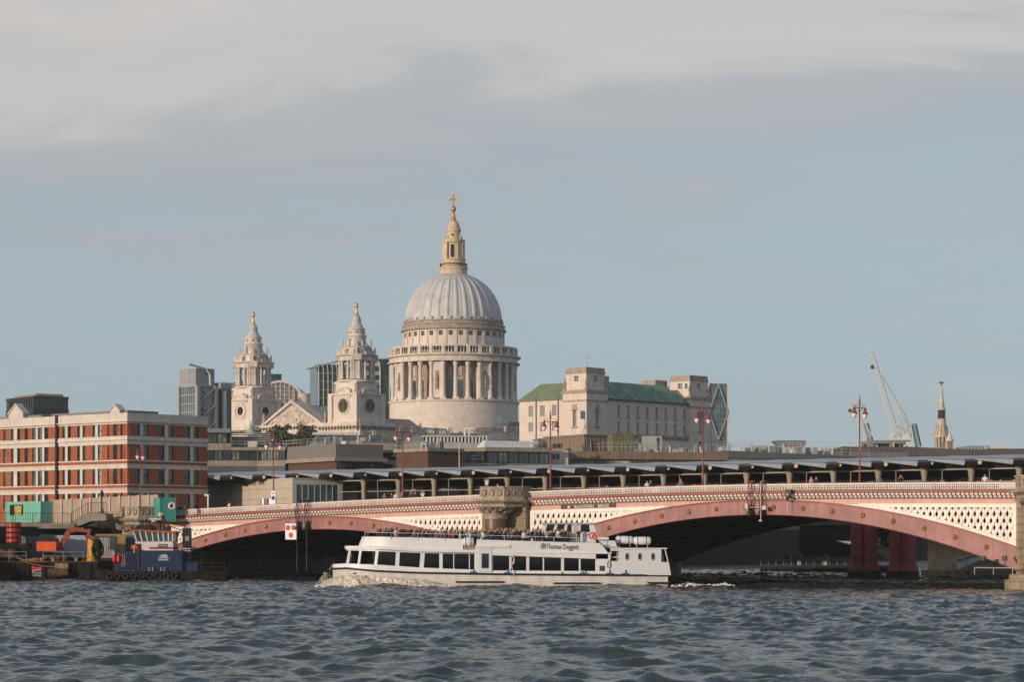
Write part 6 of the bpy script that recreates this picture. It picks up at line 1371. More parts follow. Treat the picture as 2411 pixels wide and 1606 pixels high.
def torus(m, c, R0, r0, n=16, k=6, axis='y', mi=None):
    vs, fs = [], []
    for i in range(n):
        a = 2*pi*i/n
        for j in range(k):
            b = 2*pi*j/k; rr = R0+r0*cos(b); vs.append((c[0]+rr*cos(a), c[1]+r0*sin(b), c[2]+rr*sin(a)))
    for i in range(n):
        for j in range(k): fs.append((i*k+j, ((i+1)%n)*k+j, ((i+1)%n)*k+(j+1)%k, i*k+(j+1)%k))
    m.add(vs, fs)
m = MB(); zl_ = bt_.z(1192); torus(m, (0,-.35,zl_), .32, .1); m.build('ring', WHITE, tb_, True); m = MB(); m.tube((0,-.1,zl_),(0,-.2,zl_),.45,14); m.build('backing', SIGNR, tb_)
# black lantern post on the embankment
bl = Fr(240, 276, 0); o = bl.thing('street_lamp', 'black lantern lamp post on the embankment beside the stone abutment', 'street lamp', zu); z = lambda py: bl.z(py)
m = MB(); m.lathe([(.16,zu),(.16,zu+.4),(.07,zu+.6),(.06,z(1172)),(.12,z(1170))], 8); m.build('post', BLACK, o); m = MB(); m.lathe([(.12,z(1170)),(.26,z(1164)),(.2,z(1160)),(.1,z(1156)),(.02,z(1153))], 8); m.build('lantern', BLACK, o)
tl = Fr(221, 296, 0); o = tl.thing('traffic_light', 'black traffic signal in front of the brick building', 'traffic light', 6.0); z = lambda py: tl.z(py); m = MB(); m.tube((0,0,6.0),(0,0,z(1183)),.06,6); m.build('pole', BLACK, o); m = MB(); m.box(-.2,.2,-.15,.15,z(1182),z(1163)); hd = m.build('head', BLACK, o)
for q in (1166,1172,1178): m = MB(); m.tube((0,-.15,z(q)),(0,-.22,z(q)),.11,8); m.build('lens', DKGLASS, hd)
cp_ = Fr(490, 300, 0); o = cp_.thing('camera_pole', 'pale pole with a camera head beside the brick building corner', 'pole', 6.0); z = lambda py: cp_.z(py); m = MB(); m.tube((0,0,6.0),(0,0,z(1170)),.11,8); m.build('pole', WFR, o); m = MB(); m.tube((.1,0,z(1168)),(-.45,0,z(1166)),.15,8); m.build('camera', WHITE, o)
# round drums and the information sign by the second lamp
dr_ = BR.w(BR.u(632, 3), 3); o = thing('steel_drum_planter', 'pair of shiny steel drums on a dark plinth behind the parapet', 'planter', dr_[0], dr_[1], par(BR.u(632,3))-1.25, BR.a); zz = par(BR.u(632,3))
for x in (-.55, .55): m = MB(); m.lathe([(.5,zz+.12),(.5,zz+.8),(.46,zz+.82)], 16, x, 0); m.build('drum', mat('polished_steel', (.5,.48,.45), .25, .1, 1, metal=.8), o, 40)
m = MB(); m.box(-1.4,1.4,-.6,.6,zz-1.25,zz+.12); m.build('plinth', DARKIRON, o)
si = BR.w(BR.u(644, 1.1), 1.1); o = thing('information_sign', 'tall white sign with a blue disc at the foot of a red lamp post', 'sign', si[0], si[1], par(BR.u(644,1.1))-1.25, BR.a); m = MB(); m.box(-.32,.32,-.05,.05,zz-1.25,zz+1.65); m.build('board', WHITE, o); m = MB(); m.tube((0,-.05,zz+.85),(0,-.08,zz+.85),.25,14); m.build('blue_disc', mat('sign_blue', (.05,.04,.22), .5, .05, 2), o)
m = MB(); m.box(-.2,.2,-.07,-.05,zz+1.3,zz+1.42); m.build('heading', mat('sign_blue', (.05,.04,.22)), o)
# car on the bridge
w = BR.w(BR.u(2150, 8), 8); tq = BR.u(2150, 8); cz = par(tq)-1.22; o = thing('car', 'dark blue car on the bridge, only its roof above the parapet', 'car', w[0], w[1], cz, BR.a)
CARP = mat('car_paint_dark', (.02,.028,.04), .25, .1, 2, spec=.6)
m = MB(); pr = [(-2.3,.35),(-2.35,.75),(-1.5,.95),(-.75,1.52),(.9,1.55),(1.75,1.0),(2.3,.9),(2.3,.35)]; m.ext([(x,-.85,cz+z_) for x, z_ in pr], (0,1.7,0)); m.build('body', CARP, o, 20)
m = MB(); m.ext([(x,-.87,cz+z_) for x, z_ in [(-1.3,1.0),(-.7,1.46),(.85,1.48),(1.5,1.03)]], (0,1.74,0)); m.build('side_glass', BLGLASS, o)
for x in (-1.4,1.45):
    for y_ in (-.8,.8): m = MB(); m.tube((x,y_-.1,cz+.33),(x,y_+.1,cz+.33),.33,12); wh = m.build('wheel', BLACK, o); m = MB(); m.tube((x,y_-.12,cz+.33),(x,y_+.12,cz+.33),.18,8); m.build('rim', GREYM, wh)
# ------------------------------------------------------------------ people
def skin_person(pose):
    """one continuous figure grown over a skeleton; slots: top, trousers, skin, hair"""
    J = {}; E_ = []
    def j(n, p, r, par_=None): J[n] = (p, r, par_)
    if pose == 'sit':
        hip = .48; kn = [(-.11,-.42,.50),(.11,-.42,.50)]; an = [(-.11,-.44,.09),(.11,-.44,.09)]
    else:
        hip = .90; kn = [(-.10,-.03,.50),(.10,.02,.50)]; an = [(-.11,.03,.08),(.11,-.02,.08)]
    j('pel', (0,0,hip), .15); j('wai', (0,.0,hip+.22), .135, 'pel'); j('che', (0,-.01,hip+.42), .165, 'wai'); j('nek', (0,.0,hip+.56), .065, 'che'); j('hea', (0,-.02,hip+.66), .085, 'nek'); j('top', (0,-.02,hip+.78), .09, 'hea')
    for s, i in ((-1,0),(1,1)):
        j('th%d'%i, (s*.10,-.02,hip-.04), .095, 'pel'); j('kn%d'%i, kn[i], .06, 'th%d'%i); j('an%d'%i, an[i], .042, 'kn%d'%i); j('to%d'%i, (an[i][0], an[i][1]-.16, .04), .04, 'an%d'%i)
        j('sh%d'%i, (s*.19,0,hip+.47), .065, 'che')
        if pose == 'photo': el, ha = (s*.27,-.12,hip+.30), (s*.07,-.26,hip+.62)
        elif pose == 'lean': el, ha = (s*.26,-.08,hip+.22), (s*.12,-.34,hip+.16)
        else: el, ha = (s*.27,.02,hip+.20), (s*.22,-.14,hip+.0)
        j('el%d'%i, el, .045, 'sh%d'%i); j('ha%d'%i, ha, .036, 'el%d'%i)
    names = list(J); me = bpy.data.meshes.new('person'); me.from_pydata([J[n][0] for n in names], [(names.index(n), names.index(J[n][2])) for n in names if J[n][2]], [])
    o = bpy.data.objects.new('person', me); COL.objects.link(o); o.modifiers.new('s', 'SKIN'); sb = o.modifiers.new('u', 'SUBSURF'); sb.levels = 1; sb.render_levels = 1
    for i, n in enumerate(names): me.skin_vertices[0].data[i].radius = (J[n][1],)*2; me.skin_vertices[0].data[i].use_root = n == 'pel'
    r = bpy.data.meshes.new_from_object(o.evaluated_get(bpy.context.evaluated_depsgraph_get())); bpy.data.objects.remove(o)
    nz = hip+.53
    for p in r.polygons:
        c = p.center
        if c.z > nz: k = 3 if (c.z > hip+.735 or c.y > .035) else 2
        elif abs(c.x) > .06 and c.y < -.20 and c.z > hip-.1 and pose != 'sit' and c.z > hip+.05: k = 2
        elif c.z > hip-.02 and not (pose == 'sit' and c.y < -.2): k = 0
        else: k = 1
        p.material_index = k; p.use_smooth = True
    return r
TOPS = [mat('cloth_'+n, c, .9, .12, 4) for n, c in (('black',(.02,.02,.022)),('navy',(.02,.03,.06)),('red',(.40,.03,.035)),('grey',(.16,.16,.16)),('maroon',(.11,.02,.025)),('white',(.62,.60,.57)),('blue',(.08,.14,.25)),('khaki',(.17,.13,.08)),('green',(.05,.08,.045)),('charcoal',(.05,.05,.05)),('pink',(.5,.22,.22)),('yellow',(.62,.52,.02)))]
SKINS = [mat('skin_'+n, c, .6, .06, 6) for n, c in (('a',(.52,.29,.20)),('b',(.42,.22,.14)),('c',(.20,.10,.06)))]
HAIRS = [mat('hair_'+n, c, .6, .2, 8) for n, c in (('dark',(.015,.011,.008)),('brown',(.05,.028,.015)),('fair',(.22,.14,.06)),('grey',(.25,.23,.21)))]
TROUS = [TOPS[0], TOPS[1], TOPS[9], TOPS[6]]
PM = {}
for ps in ('stand', 'sit', 'photo', 'lean'):
    PM[ps] = skin_person(ps)
    for q in (TOPS[0], TROUS[0], SKINS[0], HAIRS[0]): PM[ps].materials.append(q)
pr_ = random.Random(21)
def person(x, y, z, rz, pose, label, top, group=None, sc=1.0, hair=None, skin=None):
    o = link('person', PM[pose]); o.location = (x, y, z); o.rotation_euler = (0, 0, rz); o.scale = (sc,)*3
    ms = [top, pr_.choice(TROUS), skin or pr_.choice(SKINS[:2]+SKINS[:1]+SKINS), hair or pr_.choice(HAIRS[:2]+HAIRS)]
    for i, q in enumerate(ms): o.material_slots[i].link = 'OBJECT'; o.material_slots[i].material = q
    return tag(o, label, 'person', group)
TN = {t: t.name[6:] for t in TOPS}
# on the bridge pavement
onb = [(420,6,'stand'),(428,0,'stand'),(434,5,'stand'),(442,3,'stand'),(461,0,'stand'),(540,5,'lean'),(726,1,'photo'),(905,7,'lean'),(922,1,'stand'),(932,5,'stand'),(946,3,'lean'),(967,9,'stand'),(978,0,'lean'),(996,5,'photo'),(1524,5,'lean'),(1532,0,'stand'),(1603,3,'stand'),(1910,10,'stand'),(1922,1,'stand'),(2071,6,'stand'),(2121,0,'photo'),(2319,5,'lean')]
own = ['right of the teal box, first of five','right of the teal box, second of five','right of the teal box, third of five','right of the teal box, fourth of five','right of the teal box, last of five','alone in front of the shaded panel wall','at the top of the left-hand lattice arms','left of the third lamp post, first of the row','left of the third lamp post, second of the row','left of the third lamp post, third of the row','just at the foot of the third lamp post','right of the third lamp post, nearest to it','right of the third lamp post, further along','nearest to the stone pedestal, arms raised','above the name board, first of two','above the name board, second of two','walking left of the fifth lamp post','left of the right-hand lattice arms pair, first','beside another left of the rightmost lamp','right of the rightmost lamp post','beside the car on the bridge, arms up','at the far right end of the parapet']
for (px, ti, ps), w_ in zip(onb, own):
    t = BR.u(px, 1.0); q = BR.w(t, 1.0); art = 'person in %s top ' % TN[TOPS[ti]]
    person(q[0], q[1], par(t)-1.25+(.22 if par(t) else 0), BR.a+pr_.uniform(-.5,.5), ps, art+w_, TOPS[ti], 'people on the bridge', pr_.uniform(.97,1.06))
t = BR.u(1147, -1.5); q = BR.w(t, -1.5); person(q[0], q[1], par(.9)-.1, BR.a, 'photo', 'person in white top standing up on the stone pier pedestal taking a photo', TOPS[5], 'people on the bridge')
t = BR.u(1172, -1.0); q = BR.w(t, -1.0); person(q[0], q[1], par(.9)-.75, BR.a, 'stand', 'person in pink top half hidden behind the stone pedestal', TOPS[10], 'people on the bridge')
for k, (px, ti) in enumerate(((1853,2),(1872,10),(1881,6))):
    t = BR.u(px, 79.0); q = BR.w(t, 79.0); person(q[0], q[1], 1.0, BR.a, 'stand', 'person in %s top on the floating pier beyond the arch' % TN[TOPS[ti]], TOPS[ti], 'people on the floating pier')

# ------------------------------------------------------------------ passenger boat
YB = 230.0; KB = F/YB
def bx(px): return (px-1180)/KB
def bz(py): return Z_(py, YB)
bo = thing('passenger_boat', 'white two-deck river passenger boat crowded with people on its open top deck', 'boat', X_(1180, YB), YB+3.4, 0.0, 0.0)
BWHITE = mat('boat_white', (.72,.70,.68), .35, .05, .7, .02, streak=.14, scol=(.42,.36,.29)); HULLW = mat('hull_white', (.70,.66,.61), .45, .12, .7, .05, streak=.36, scol=(.26,.19,.12)); RUB = mat('black_rubber', (.015,.015,.015), .6, .2, 2)
CABGL = bpy.data.materials.new('tinted_cabin_glass'); CABGL.use_nodes = True
def cabgl():
    t = CABGL.node_tree; n = t.nodes; n.clear(); o = n.new('ShaderNodeOutputMaterial'); mx = n.new('ShaderNodeMixShader'); tr = n.new('ShaderNodeBsdfTransparent'); gl = n.new('ShaderNodeBsdfGlossy'); fr = n.new('ShaderNodeFresnel')
    tr.inputs[0].default_value = (.32,.34,.34,1); gl.inputs['Roughness'].default_value = .03; fr.inputs[0].default_value = 1.55
    nz = n.new('ShaderNodeTexNoise'); nz.inputs['Scale'].default_value = .6; g = n.new('ShaderNodeNewGeometry'); t.links.new(g.outputs['Position'], nz.inputs['Vector']); bm_ = n.new('ShaderNodeBump'); bm_.inputs['Strength'].default_value = .04; t.links.new(nz.outputs[0], bm_.inputs['Height']); t.links.new(bm_.outputs[0], gl.inputs['Normal'])
    t.links.new(fr.outputs[0], mx.inputs[0]); t.links.new(tr.outputs[0], mx.inputs[1]); t.links.new(gl.outputs[0], mx.inputs[2]); t.links.new(mx.outputs[0], o.inputs[0])
cabgl()
HB_ = 3.4
def half(x):      # half breadth of the hull at deck, rounded bow at the left, slight taper aft
    xb = bx(777); s_ = min(1, max(0, (x-xb)/5.2)); k = math.sqrt(max(0, 1-(1-s_)**2)); xs_ = bx(1578)
    return HB_*max(.05, k)*(1-.06*max(0, (x-8)/8)**2)
def loft(m, prof, xs, hf, mi=0):       # ribbon of heights on both sides: prof(x) -> [(inset, z)...]
    rows = []
    for x in xs:
        h = hf(x); p = prof(x); rows.append([(x, -(h-i), z) for i, z in p]+[(x, h-i, z) for i, z in reversed(p)])
    n = len(rows[0]); v = [q for r in rows for q in r]; fs = []
    for a in range(len(rows)-1):
        for b in range(n): fs.append((a*n+b, a*n+(b+1) % n, (a+1)*n+(b+1) % n, (a+1)*n+b))
    fs += [tuple(range(n)), tuple(range((len(rows)-1)*n+n-1, (len(rows)-1)*n-1, -1))]
    m.add(v, fs, mi)
xs_b = [bx(777)+.02+5.2*(1-cos(pi/2*i/12)) for i in range(13)]+[bx(777)+5.2+i*(bx(1573)-bx(777)-5.2)/24 for i in range(1, 25)]
def lerp(pts): 
    X_s = [bx(p) for p, _ in pts]; Z_s = [bz(q) for _, q in pts]
    return lambda x: float(np.interp(x, X_s, Z_s))
rub_z = lerp([(777,1341),(815,1339),(880,1345),(980,1349.5),(1180,1353),(1580,1356)]); deck_z = lerp([(777,1330),(815,1328),(900,1331),(985,1337),(1180,1345),(1580,1350)])
m = MB(); loft(m, lambda x: [(.0, rub_z(x)-.02), (.05 if x > -14 else .6, bz(1366)), (.30 if x > -13 else 1.2, -.6)], xs_b, half); m.build('hull', HULLW, bo, 35)
m = MB(); loft(m, lambda x: [(-.06, rub_z(x)+.10), (-.09, rub_z(x)), (-.06, rub_z(x)-.10)], xs_b, half); m.build('rubbing_strake', RUB, bo, 35)
m = MB(); loft(m, lambda x: [(.10, deck_z(x)), (.02, rub_z(x)+.10)], xs_b[:28], half); m.build('bulwark', BWHITE, bo, 35)
for a, b, q in ((1073,1185,1371),(1303,1412,1374),(1524,1578,1373)): m = MB(); m.box(bx(a), bx(b), -HB_-.10, -HB_+.2, bz(q+1.8), bz(q-1.8)); m.build('fender_bar', RUB, bo)
# main cabin sides: trapezoid window openings are real holes between posts, with glass behind
cab_top = lerp([(815,1292),(900,1296),(1000,1302),(1180,1305),(1400,1313),(1460,1314)]); sill = lerp([(818,1328),(880,1331),(990,1340),(1130,1344),(1400,1345.5)]); head_ = lerp([(818,1297),(900,1299),(990,1303),(1130,1305),(1400,1312)])
fl_z = bz(1350)
def side_pt(x, z, off=0.0):
    return (x, -half_c(x)+off, z)
def half_c(x):
    xb = bx(816); s_ = min(1, max(0, (x-xb)/4.2)); return (HB_-.25)*max(.42, math.sqrt(max(0, 1-(1-s_)**2)))
def spane(px0t, px1t, px0b, px1b, nm_, ma, off=.0, zt=None, zb_=None, th=.05):
    for sg in (1, -1):
        n = 4; vt, vb = [], []
        for i in range(n+1):
            xt = bx(px0t+(px1t-px0t)*i/n); xb_ = bx(px0b+(px1b-px0b)*i/n); z1 = (zt or head_)(xt); z0 = (zb_ or sill)(xb_)
            vt.append((xt, sg*(-half_c(xt)+off), z1)); vb.append((xb_, sg*(-half_c(xb_)+off), z0))
        m = MB()
        for i in range(n): m.hexa([vb[i], vb[i+1], vt[i+1], vt[i]], [(x, y+sg*th, z) for x, y, z in (vb[i], vb[i+1], vt[i+1], vt[i])])
        m.build(nm_, ma, bo)
winpx = [(823,844,818,839.5),(850,884,845,880),(891,932,887,930),(941,990,939,987),(1000,1034,997,1034),(1042,1067,1042,1067),(1069,1104,1069,1104),(1106,1117,1106,1117),(1161,1199,1161,1199),(1203,1239,1203,1239),(1246,1278,1246,1278),(1281,1321,1281,1321),(1328,1363,1328,1363),(1367,1402,1367,1402)]
for a, b, c, d in winpx: spane(a, b, c, d, 'window', CABGL, .06)
ed = [(817,823,811,818)]
for w0, w1 in zip(winpx[:-1], winpx[1:]): ed.append((w0[1], w1[0], w0[3], w1[2]))
ed.append((1402,1412,1402,1412))
for a, b, c, d in ed:
    if d-c < 45: spane(a, b, c, d, 'window_post', BWHITE, .0, lambda x: head_(x)+.02, lambda x: sill(x)-.02, .12)
xs_c = [bx(812)+.0+4.4*(1-cos(pi/2*i/9)) for i in range(10)]+[bx(812)+4.4+i*(bx(1500)-bx(812)-4.4)/22 for i in range(1, 23)]
xs_c = [x for x in xs_c]
m = MB(); loft(m, lambda x: [(0, cab_top(x)), (0, head_(x))], xs_c, half_c); m.build('cabin_header', BWHITE, bo, 35)
m = MB(); loft(m, lambda x: [(0, sill(x)), (0, rub_z(x)+.08)], xs_c, half_c); m.build('cabin_dado', BWHITE, bo, 35)
m = MB(); m.box(bx(830), bx(1470), -2.9, 2.9, fl_z-.1, fl_z); m.build('cabin_floor', mat('cabin_floor', (.03,.028,.026), .8), bo); 
m = MB(); m.box(bx(850), bx(1470), -.05, .05, fl_z, bz(1306)); m.build('cabin_partition', mat('cabin_dark_lining', (.018,.017,.016), .9, .2, 1), bo)
# passengers and seats below
SEAT = mat('seat_blue_grey', (.10,.12,.15), .8, .15, 2)
for i in range(17): m = MB(); x = bx(845+i*33); m.box(x, x+.12, -2.7, -1.2, fl_z, fl_z+1.02); m.build('seat_back', SEAT, bo)
m = MB(); m.box(bx(850), bx(1400), -2.95, -2.9, fl_z, fl_z+.02); m.build('floor_trim', SEAT, bo)
m = MB(); loft(m, lambda x: [(.02, .10), (.02, -.3)], xs_b[8:], lambda x: half(x)-.12); m.build('boot_topping', RUB, bo)
r6 = random.Random(5)
for i, (px, ti) in enumerate(((1054,11),(1262,5),(1275,4),(900,7))):
    person(bo.location.x+bx(px), bo.location.y-1.7, fl_z, 0.2*i, 'sit', 'person in %s top seated inside the cabin, seen through a side window' % TN[TOPS[ti]], TOPS[ti], 'people inside the boat')
# door panel amidships
m = MB(); m.box(bx(1119), bx(1159), -HB_+.02, -HB_+.3, rub_z(0)+.08, bz(1288)); m.build('side_entrance', BWHITE, bo); m = MB(); m.box(bx(1127), bx(1157.5), -HB_-.05, -HB_+.01, bz(1347.5), bz(1290)); dro_ = m.build('door', mat('boat_white_b', (.62,.62,.63), .4, .03, 1), bo); m = MB(); m.box(bx(1134), bx(1150.5), -HB_-.08, -HB_-.04, bz(1338.5), bz(1304)); m.build('door_window', DKGLASS, dro_)
# upper deck: visor, front bulwark, side bulwark
visz = lerp([(808,1289),(900,1290),(990,1296),(1120,1298)]); 
def half_v(x): xb = bx(808); s_ = min(1, max(0, (x-xb)/5.0)); return (HB_+.02)*max(.35, math.sqrt(max(0, 1-(1-s_)**2)))
xs_v = [bx(808)+5.0*(1-cos(pi/2*i/9)) for i in range(10)]+[bx(808)+5.0+i*(bx(1128)-bx(808)-5)/10 for i in range(1, 11)]
m = MB(); loft(m, lambda x: [(0.12, visz(x)+.12), (0, visz(x)), (0, visz(x)-.16), (.25, visz(x)-.22)], xs_v, half_v); m.build('visor', BWHITE, bo, 35)
upz = lerp([(852,1264),(900,1264.5),(1000,1267),(1100,1270),(1126,1271)])
def half_u(x, lean=0): xb = bx(846); s_ = min(1, max(0, (x-xb)/3.6)); return (HB_-.28)*max(.5, math.sqrt(max(0, 1-(1-s_)**2)))
xs_u = [bx(850)+3.6*(1-cos(pi/2*i/8)) for i in range(9)]+[bx(850)+3.6+i*(bx(1090)-bx(850)-3.6)/8 for i in range(1, 9)]
rows = []
m = MB(); loft(m, lambda x: [(.18, upz(x)), (.0, visz(x)+.1)], xs_u, half_u)
m.v = [(v[0]-(.38 if v[2] < 4.0 and v[0] < bx(900) else 0)*(bx(900)-v[0])/(bx(900)-bx(850)) if v[0] < bx(900) else v[0], v[1], v[2]) for v in m.v]
m.build('front_bulwark', BWHITE, bo, 40)
dk = bz(1288)
m = MB(); m.box(bx(870), bx(1460), -3.0, 3.0, dk-.12, dk); m.build('upper_deck', GREYM, bo)
sbz = lerp([(1125,1271),(1250,1275),(1400,1279),(1432,1281)])
m = MB(); n_ = 12; P0 = [(bx(1122+i*(1412-1122)/n_)) for i in range(n_+1)]
for sg in (-1, 1):
    m = MB()
    for a, b in zip(P0[:-1], P0[1:]): m.hexa([(a,sg*HB_,cab_top(a)-.15),(b,sg*HB_,cab_top(b)-.15),(b,sg*(HB_-.1),cab_top(b)-.15),(a,sg*(HB_-.1),cab_top(a)-.15)],[(a,sg*HB_,sbz(a)),(b,sg*HB_,sbz(b)),(b,sg*(HB_-.1),sbz(b)),(a,sg*(HB_-.1),sbz(a))])
    m.ext([(bx(1412),sg*HB_,cab_top(9)-.15),(bx(1412),sg*HB_,sbz(9.5)),(bx(1424),sg*HB_,bz(1292)),(bx(1432),sg*HB_,bz(1304)),(bx(1432),sg*HB_,cab_top(10)-.15)], (0,-sg*.1,0)); sb_ = m.build('side_bulwark', BWHITE, bo)
m = MB(); m.box(bx(1120), bx(1200), -HB_-.12, -HB_-.0, bz(1290), bz(1284)); m.build('rain_gutter', BWHITE, bo)
m = MB(); m.box(bx(1160), bx(1440), -HB_-.06, -HB_, bz(1304), bz(1301.5)); m.build('rain_gutter', BWHITE, bo)
# name in dark lettering with a globe emblem
NAVY = mat('lettering_grey', (.10,.105,.12), .5, .05, 2)
tm = text_mesh('Thomas Doggett', .70, NAVY, .006, .66, 0.0, .012)
letters(bo, tm, (bx(1324), -HB_-.02, bz(1288.5)), (0, R(1.3), 0))
m = MB(); m.tube((bx(1279),-HB_-.025,bz(1286.5)),(bx(1279),-HB_+.0,bz(1286.5)),.29,16); m.build('globe_emblem', mat('emblem_grey', (.24,.26,.29), .5, .4, 3), bo)
# railings on the top deck
RAIL = mat('boat_rail', (.55,.55,.54), .4, .05, 2)
def rail_run(pts, nm_='railing'):
    for (a, b) in zip(pts[:-1], pts[1:]):
        m = MB(); m.tube(a, b, .028, 5); m.build('top_rail', RAIL, bo); k = max(1, int((Vector(b)-Vector(a)).length/1.9))
        for i in range(k+1): p = Vector(a).lerp(Vector(b), i/k); m = MB(); m.tube(p, p-Vector((0,0,.62)), .025, 5); m.build('rail_post', RAIL, bo)
for sg in (-1, 1): rail_run([(bx(858),sg*2.2,bz(1254)),(bx(920),sg*3.0,bz(1255)),(bx(1046),sg*3.05,bz(1258)),(bx(1126),sg*3.2,bz(1261)),(bx(1250),sg*3.3,bz(1264)),(bx(1412),sg*3.3,bz(1269))])
rail_run([(bx(858),-2.2,bz(1254)),(bx(854),0,bz(1253)),(bx(858),2.2,bz(1254))])
# liferaft canisters
def canister(px, py, L2, r, lb, z_off=0, sy=-1):
    o = thing('liferaft_canister', lb, 'liferaft', bo.location.x+bx(px), bo.location.y+sy, bz(py)-r, 0, 'liferaft canisters'); b0_ = BASE[o]; c_ = b0_+r
    m = MB(); k = 14; prof = [(-L2,.02),(-L2+.05,r*.75),(-L2+.22,r),(-.06,r),(-.05,r*1.05),(.05,r*1.05),(.06,r),(L2-.22,r),(L2-.05,r*.75),(L2,.02)]; vs = []; 
    for x, rr in prof: vs += [(x, rr*cos(2*pi*i/k), c_+rr*sin(2*pi*i/k)) for i in range(k)]
    m.add(vs, [(j_*k+i, j_*k+(i+1)%k, (j_+1)*k+(i+1)%k, (j_+1)*k+i) for j_ in range(len(prof)-1) for i in range(k)]); m.build('shell', BWHITE, o, 40)
    for x in (-L2*.5, L2*.45):
        m = MB(); torus(m, (0,0,0), r*1.03, .03, 14, 4); m.v = [(x+v[1], v[0], c_+v[2]) for v in m.v]; m.build('strap', RUB, o)
    m = MB()
    for x in (-L2*.6, L2*.6): m.tube((x,-r*.8,b0_-.3),(x,-r*.6,c_-.2),.04,5); m.tube((x,r*.8,b0_-.3),(x,r*.6,c_-.2),.04,5)
    tag(m.build('cradle', GREYM, o), kind='stuff')
canister(1473, 1272.5, .88, .40, 'white liferaft canister aft, nearer the mast'); canister(1515, 1274, .88, .40, 'white liferaft canister at the stern end'); canister(1103, 1277, .55, .46, 'white liferaft canister beside the forward railing', sy=-2.9)
# wheelhouse
wh_t = bo; WG = CABGL
def wpt(px, py, y): return (bx(px), y, bz(py))
m = MB(); 
for sg in (-1, 1): pass
m = MB(); m.hexa([wpt(1278,1278,-1.7),wpt(1406,1282,-1.7),wpt(1406,1282,1.7),wpt(1278,1278,1.7)],[wpt(1281,1252,-1.6),wpt(1398,1254,-1.6),wpt(1398,1254,1.6),wpt(1281,1252,1.6)]); wo2 = m.build('wheelhouse', BWHITE, bo)
m = MB(); m.box(bx(1272), bx(1400), -1.85, 1.85, bz(1234.5), bz(1231)); m.build('wheelhouse_roof', mat('wheelhouse_roof_grey', (.36,.38,.38), .5, .1, 1), bo)
for a, b, c, d in ((1281,1290,1275,1283),(1308,1315,1302,1308),(1331,1338,1329,1334),(1347,1352,1347,1352),(1362,1368,1362,1368),(1388,1400,1391,1405)):
    for sg in (-1, 1): m = MB(); m.hexa([wpt(c,1254,sg*1.6),wpt(d,1254,sg*1.6),wpt(d,1254,sg*1.48),wpt(c,1254,sg*1.48)],[wpt(a,1234,sg*1.6),wpt(b,1234,sg*1.6),wpt(b,1234,sg*1.48),wpt(a,1234,sg*1.48)]); m.build('wheelhouse_post', BWHITE, bo)
for a, b in ((1284,1304),(1310,1329),(1336,1347),(1368,1390)): 
    for sg in (-1, 1): m = MB(); m.ext([wpt(a,1253.5,sg*1.55),wpt(b,1253.5,sg*1.55),wpt(b+2,1235,sg*1.55),wpt(a+2,1235,sg*1.55)], (0,.03,0)); m.build('wheelhouse_window', WG, bo)
m = MB(); m.box(bx(1352), bx(1362), -1.62, -1.5, bz(1278), bz(1236)); m.build('wheelhouse_door', mat('cream_door', (.50,.42,.32), .5, .05, 2), bo)
for px, py, nm2 in ((1341,1263,'orange lifebuoy on the wheelhouse side'),(1396,1262,'orange lifebuoy at the back of the wheelhouse')):
    o = thing('lifebuoy', nm2, 'lifebuoy', bo.location.x+bx(px), bo.location.y-1.95, bz(py)-.4, 0, 'lifebuoys on the boat'); m = MB(); torus(m, (0,0,bz(py)), .28, .08); m.build('ring', ORANGE, o, True)
o = thing('buoy_light', 'small orange marker float beside the lifebuoy at the back of the wheelhouse', 'float', bo.location.x+bx(1404), bo.location.y-2.0, bz(1268)); m = MB(); m.ball((0,0,bz(1264.5)),.16,8,6,1.2); m.tube((0,0,bz(1268)),(0,0,bz(1262)),.05,6); m.build('float', ORANGE, o)
# stern deckhouse with three portholes
st_top = bz(1293.5); x0, x1 = bx(1437), bx(1557)
sf = Face(Fr(1180, YB+3.4, 0), 0, -HB_+.05, 0)
m = MB(); wall(m, sf, x0, x1, bz(1355), st_top, [(bx(1438.5), bx(1457), bz(1322), bz(1298))], .6); m.box(x0, x1, HB_-.3, HB_-.05, bz(1355), st_top); m.box(x0+.6, x1, -HB_+.7, HB_-.35, bz(1355), st_top-.05); m.build('stern_house', mat('boat_white_b', (.62,.62,.63)), bo)
m = MB(); m.box(x0, bx(1571), -HB_-.05, HB_+.05, st_top, st_top+.1); m.build('stern_roof', BWHITE, bo)
m = MB(); m.hexa([(bx(1557),-HB_+.05,bz(1355)),(bx(1580),-HB_+.05,bz(1355)),(bx(1580),HB_-.05,bz(1355)),(bx(1557),HB_-.05,bz(1355))],[(bx(1557),-HB_+.05,bz(1324)),(bx(1575),-HB_+.05,bz(1325)),(bx(1575),HB_-.05,bz(1325)),(bx(1557),HB_-.05,bz(1324))]); m.build('stern_bulwark', mat('boat_white_b', (.62,.62,.63)), bo)
for sg in (-1, 1): m = MB(); m.tube((bx(1566),sg*(HB_-.1),st_top),(bx(1573),sg*(HB_-.1),bz(1324)),.06,5); m.build('stern_stanchion', BWHITE, bo)
for px in (1476,1506,1537):
    m = MB(); n = 16; c_ = (bx(px), bz(1311)); m.add([(c_[0]+.17*cos(2*pi*i/n), -HB_+.02, c_[1]+.36*sin(2*pi*i/n)) for i in range(n)]+[(c_[0]+.17*cos(2*pi*i/n), -HB_-.03, c_[1]+.36*sin(2*pi*i/n)) for i in range(n)], [tuple(range(n,2*n))]+[(i,(i+1)%n,n+(i+1)%n,n+i) for i in range(n)]); ph = m.build('porthole', GREYM, bo)
    m = MB(); m.add([(c_[0]+.13*cos(2*pi*i/n), -HB_-.035, c_[1]+.31*sin(2*pi*i/n)) for i in range(n)], [tuple(range(n))]); m.build('porthole_glass', DKGLASS, ph)
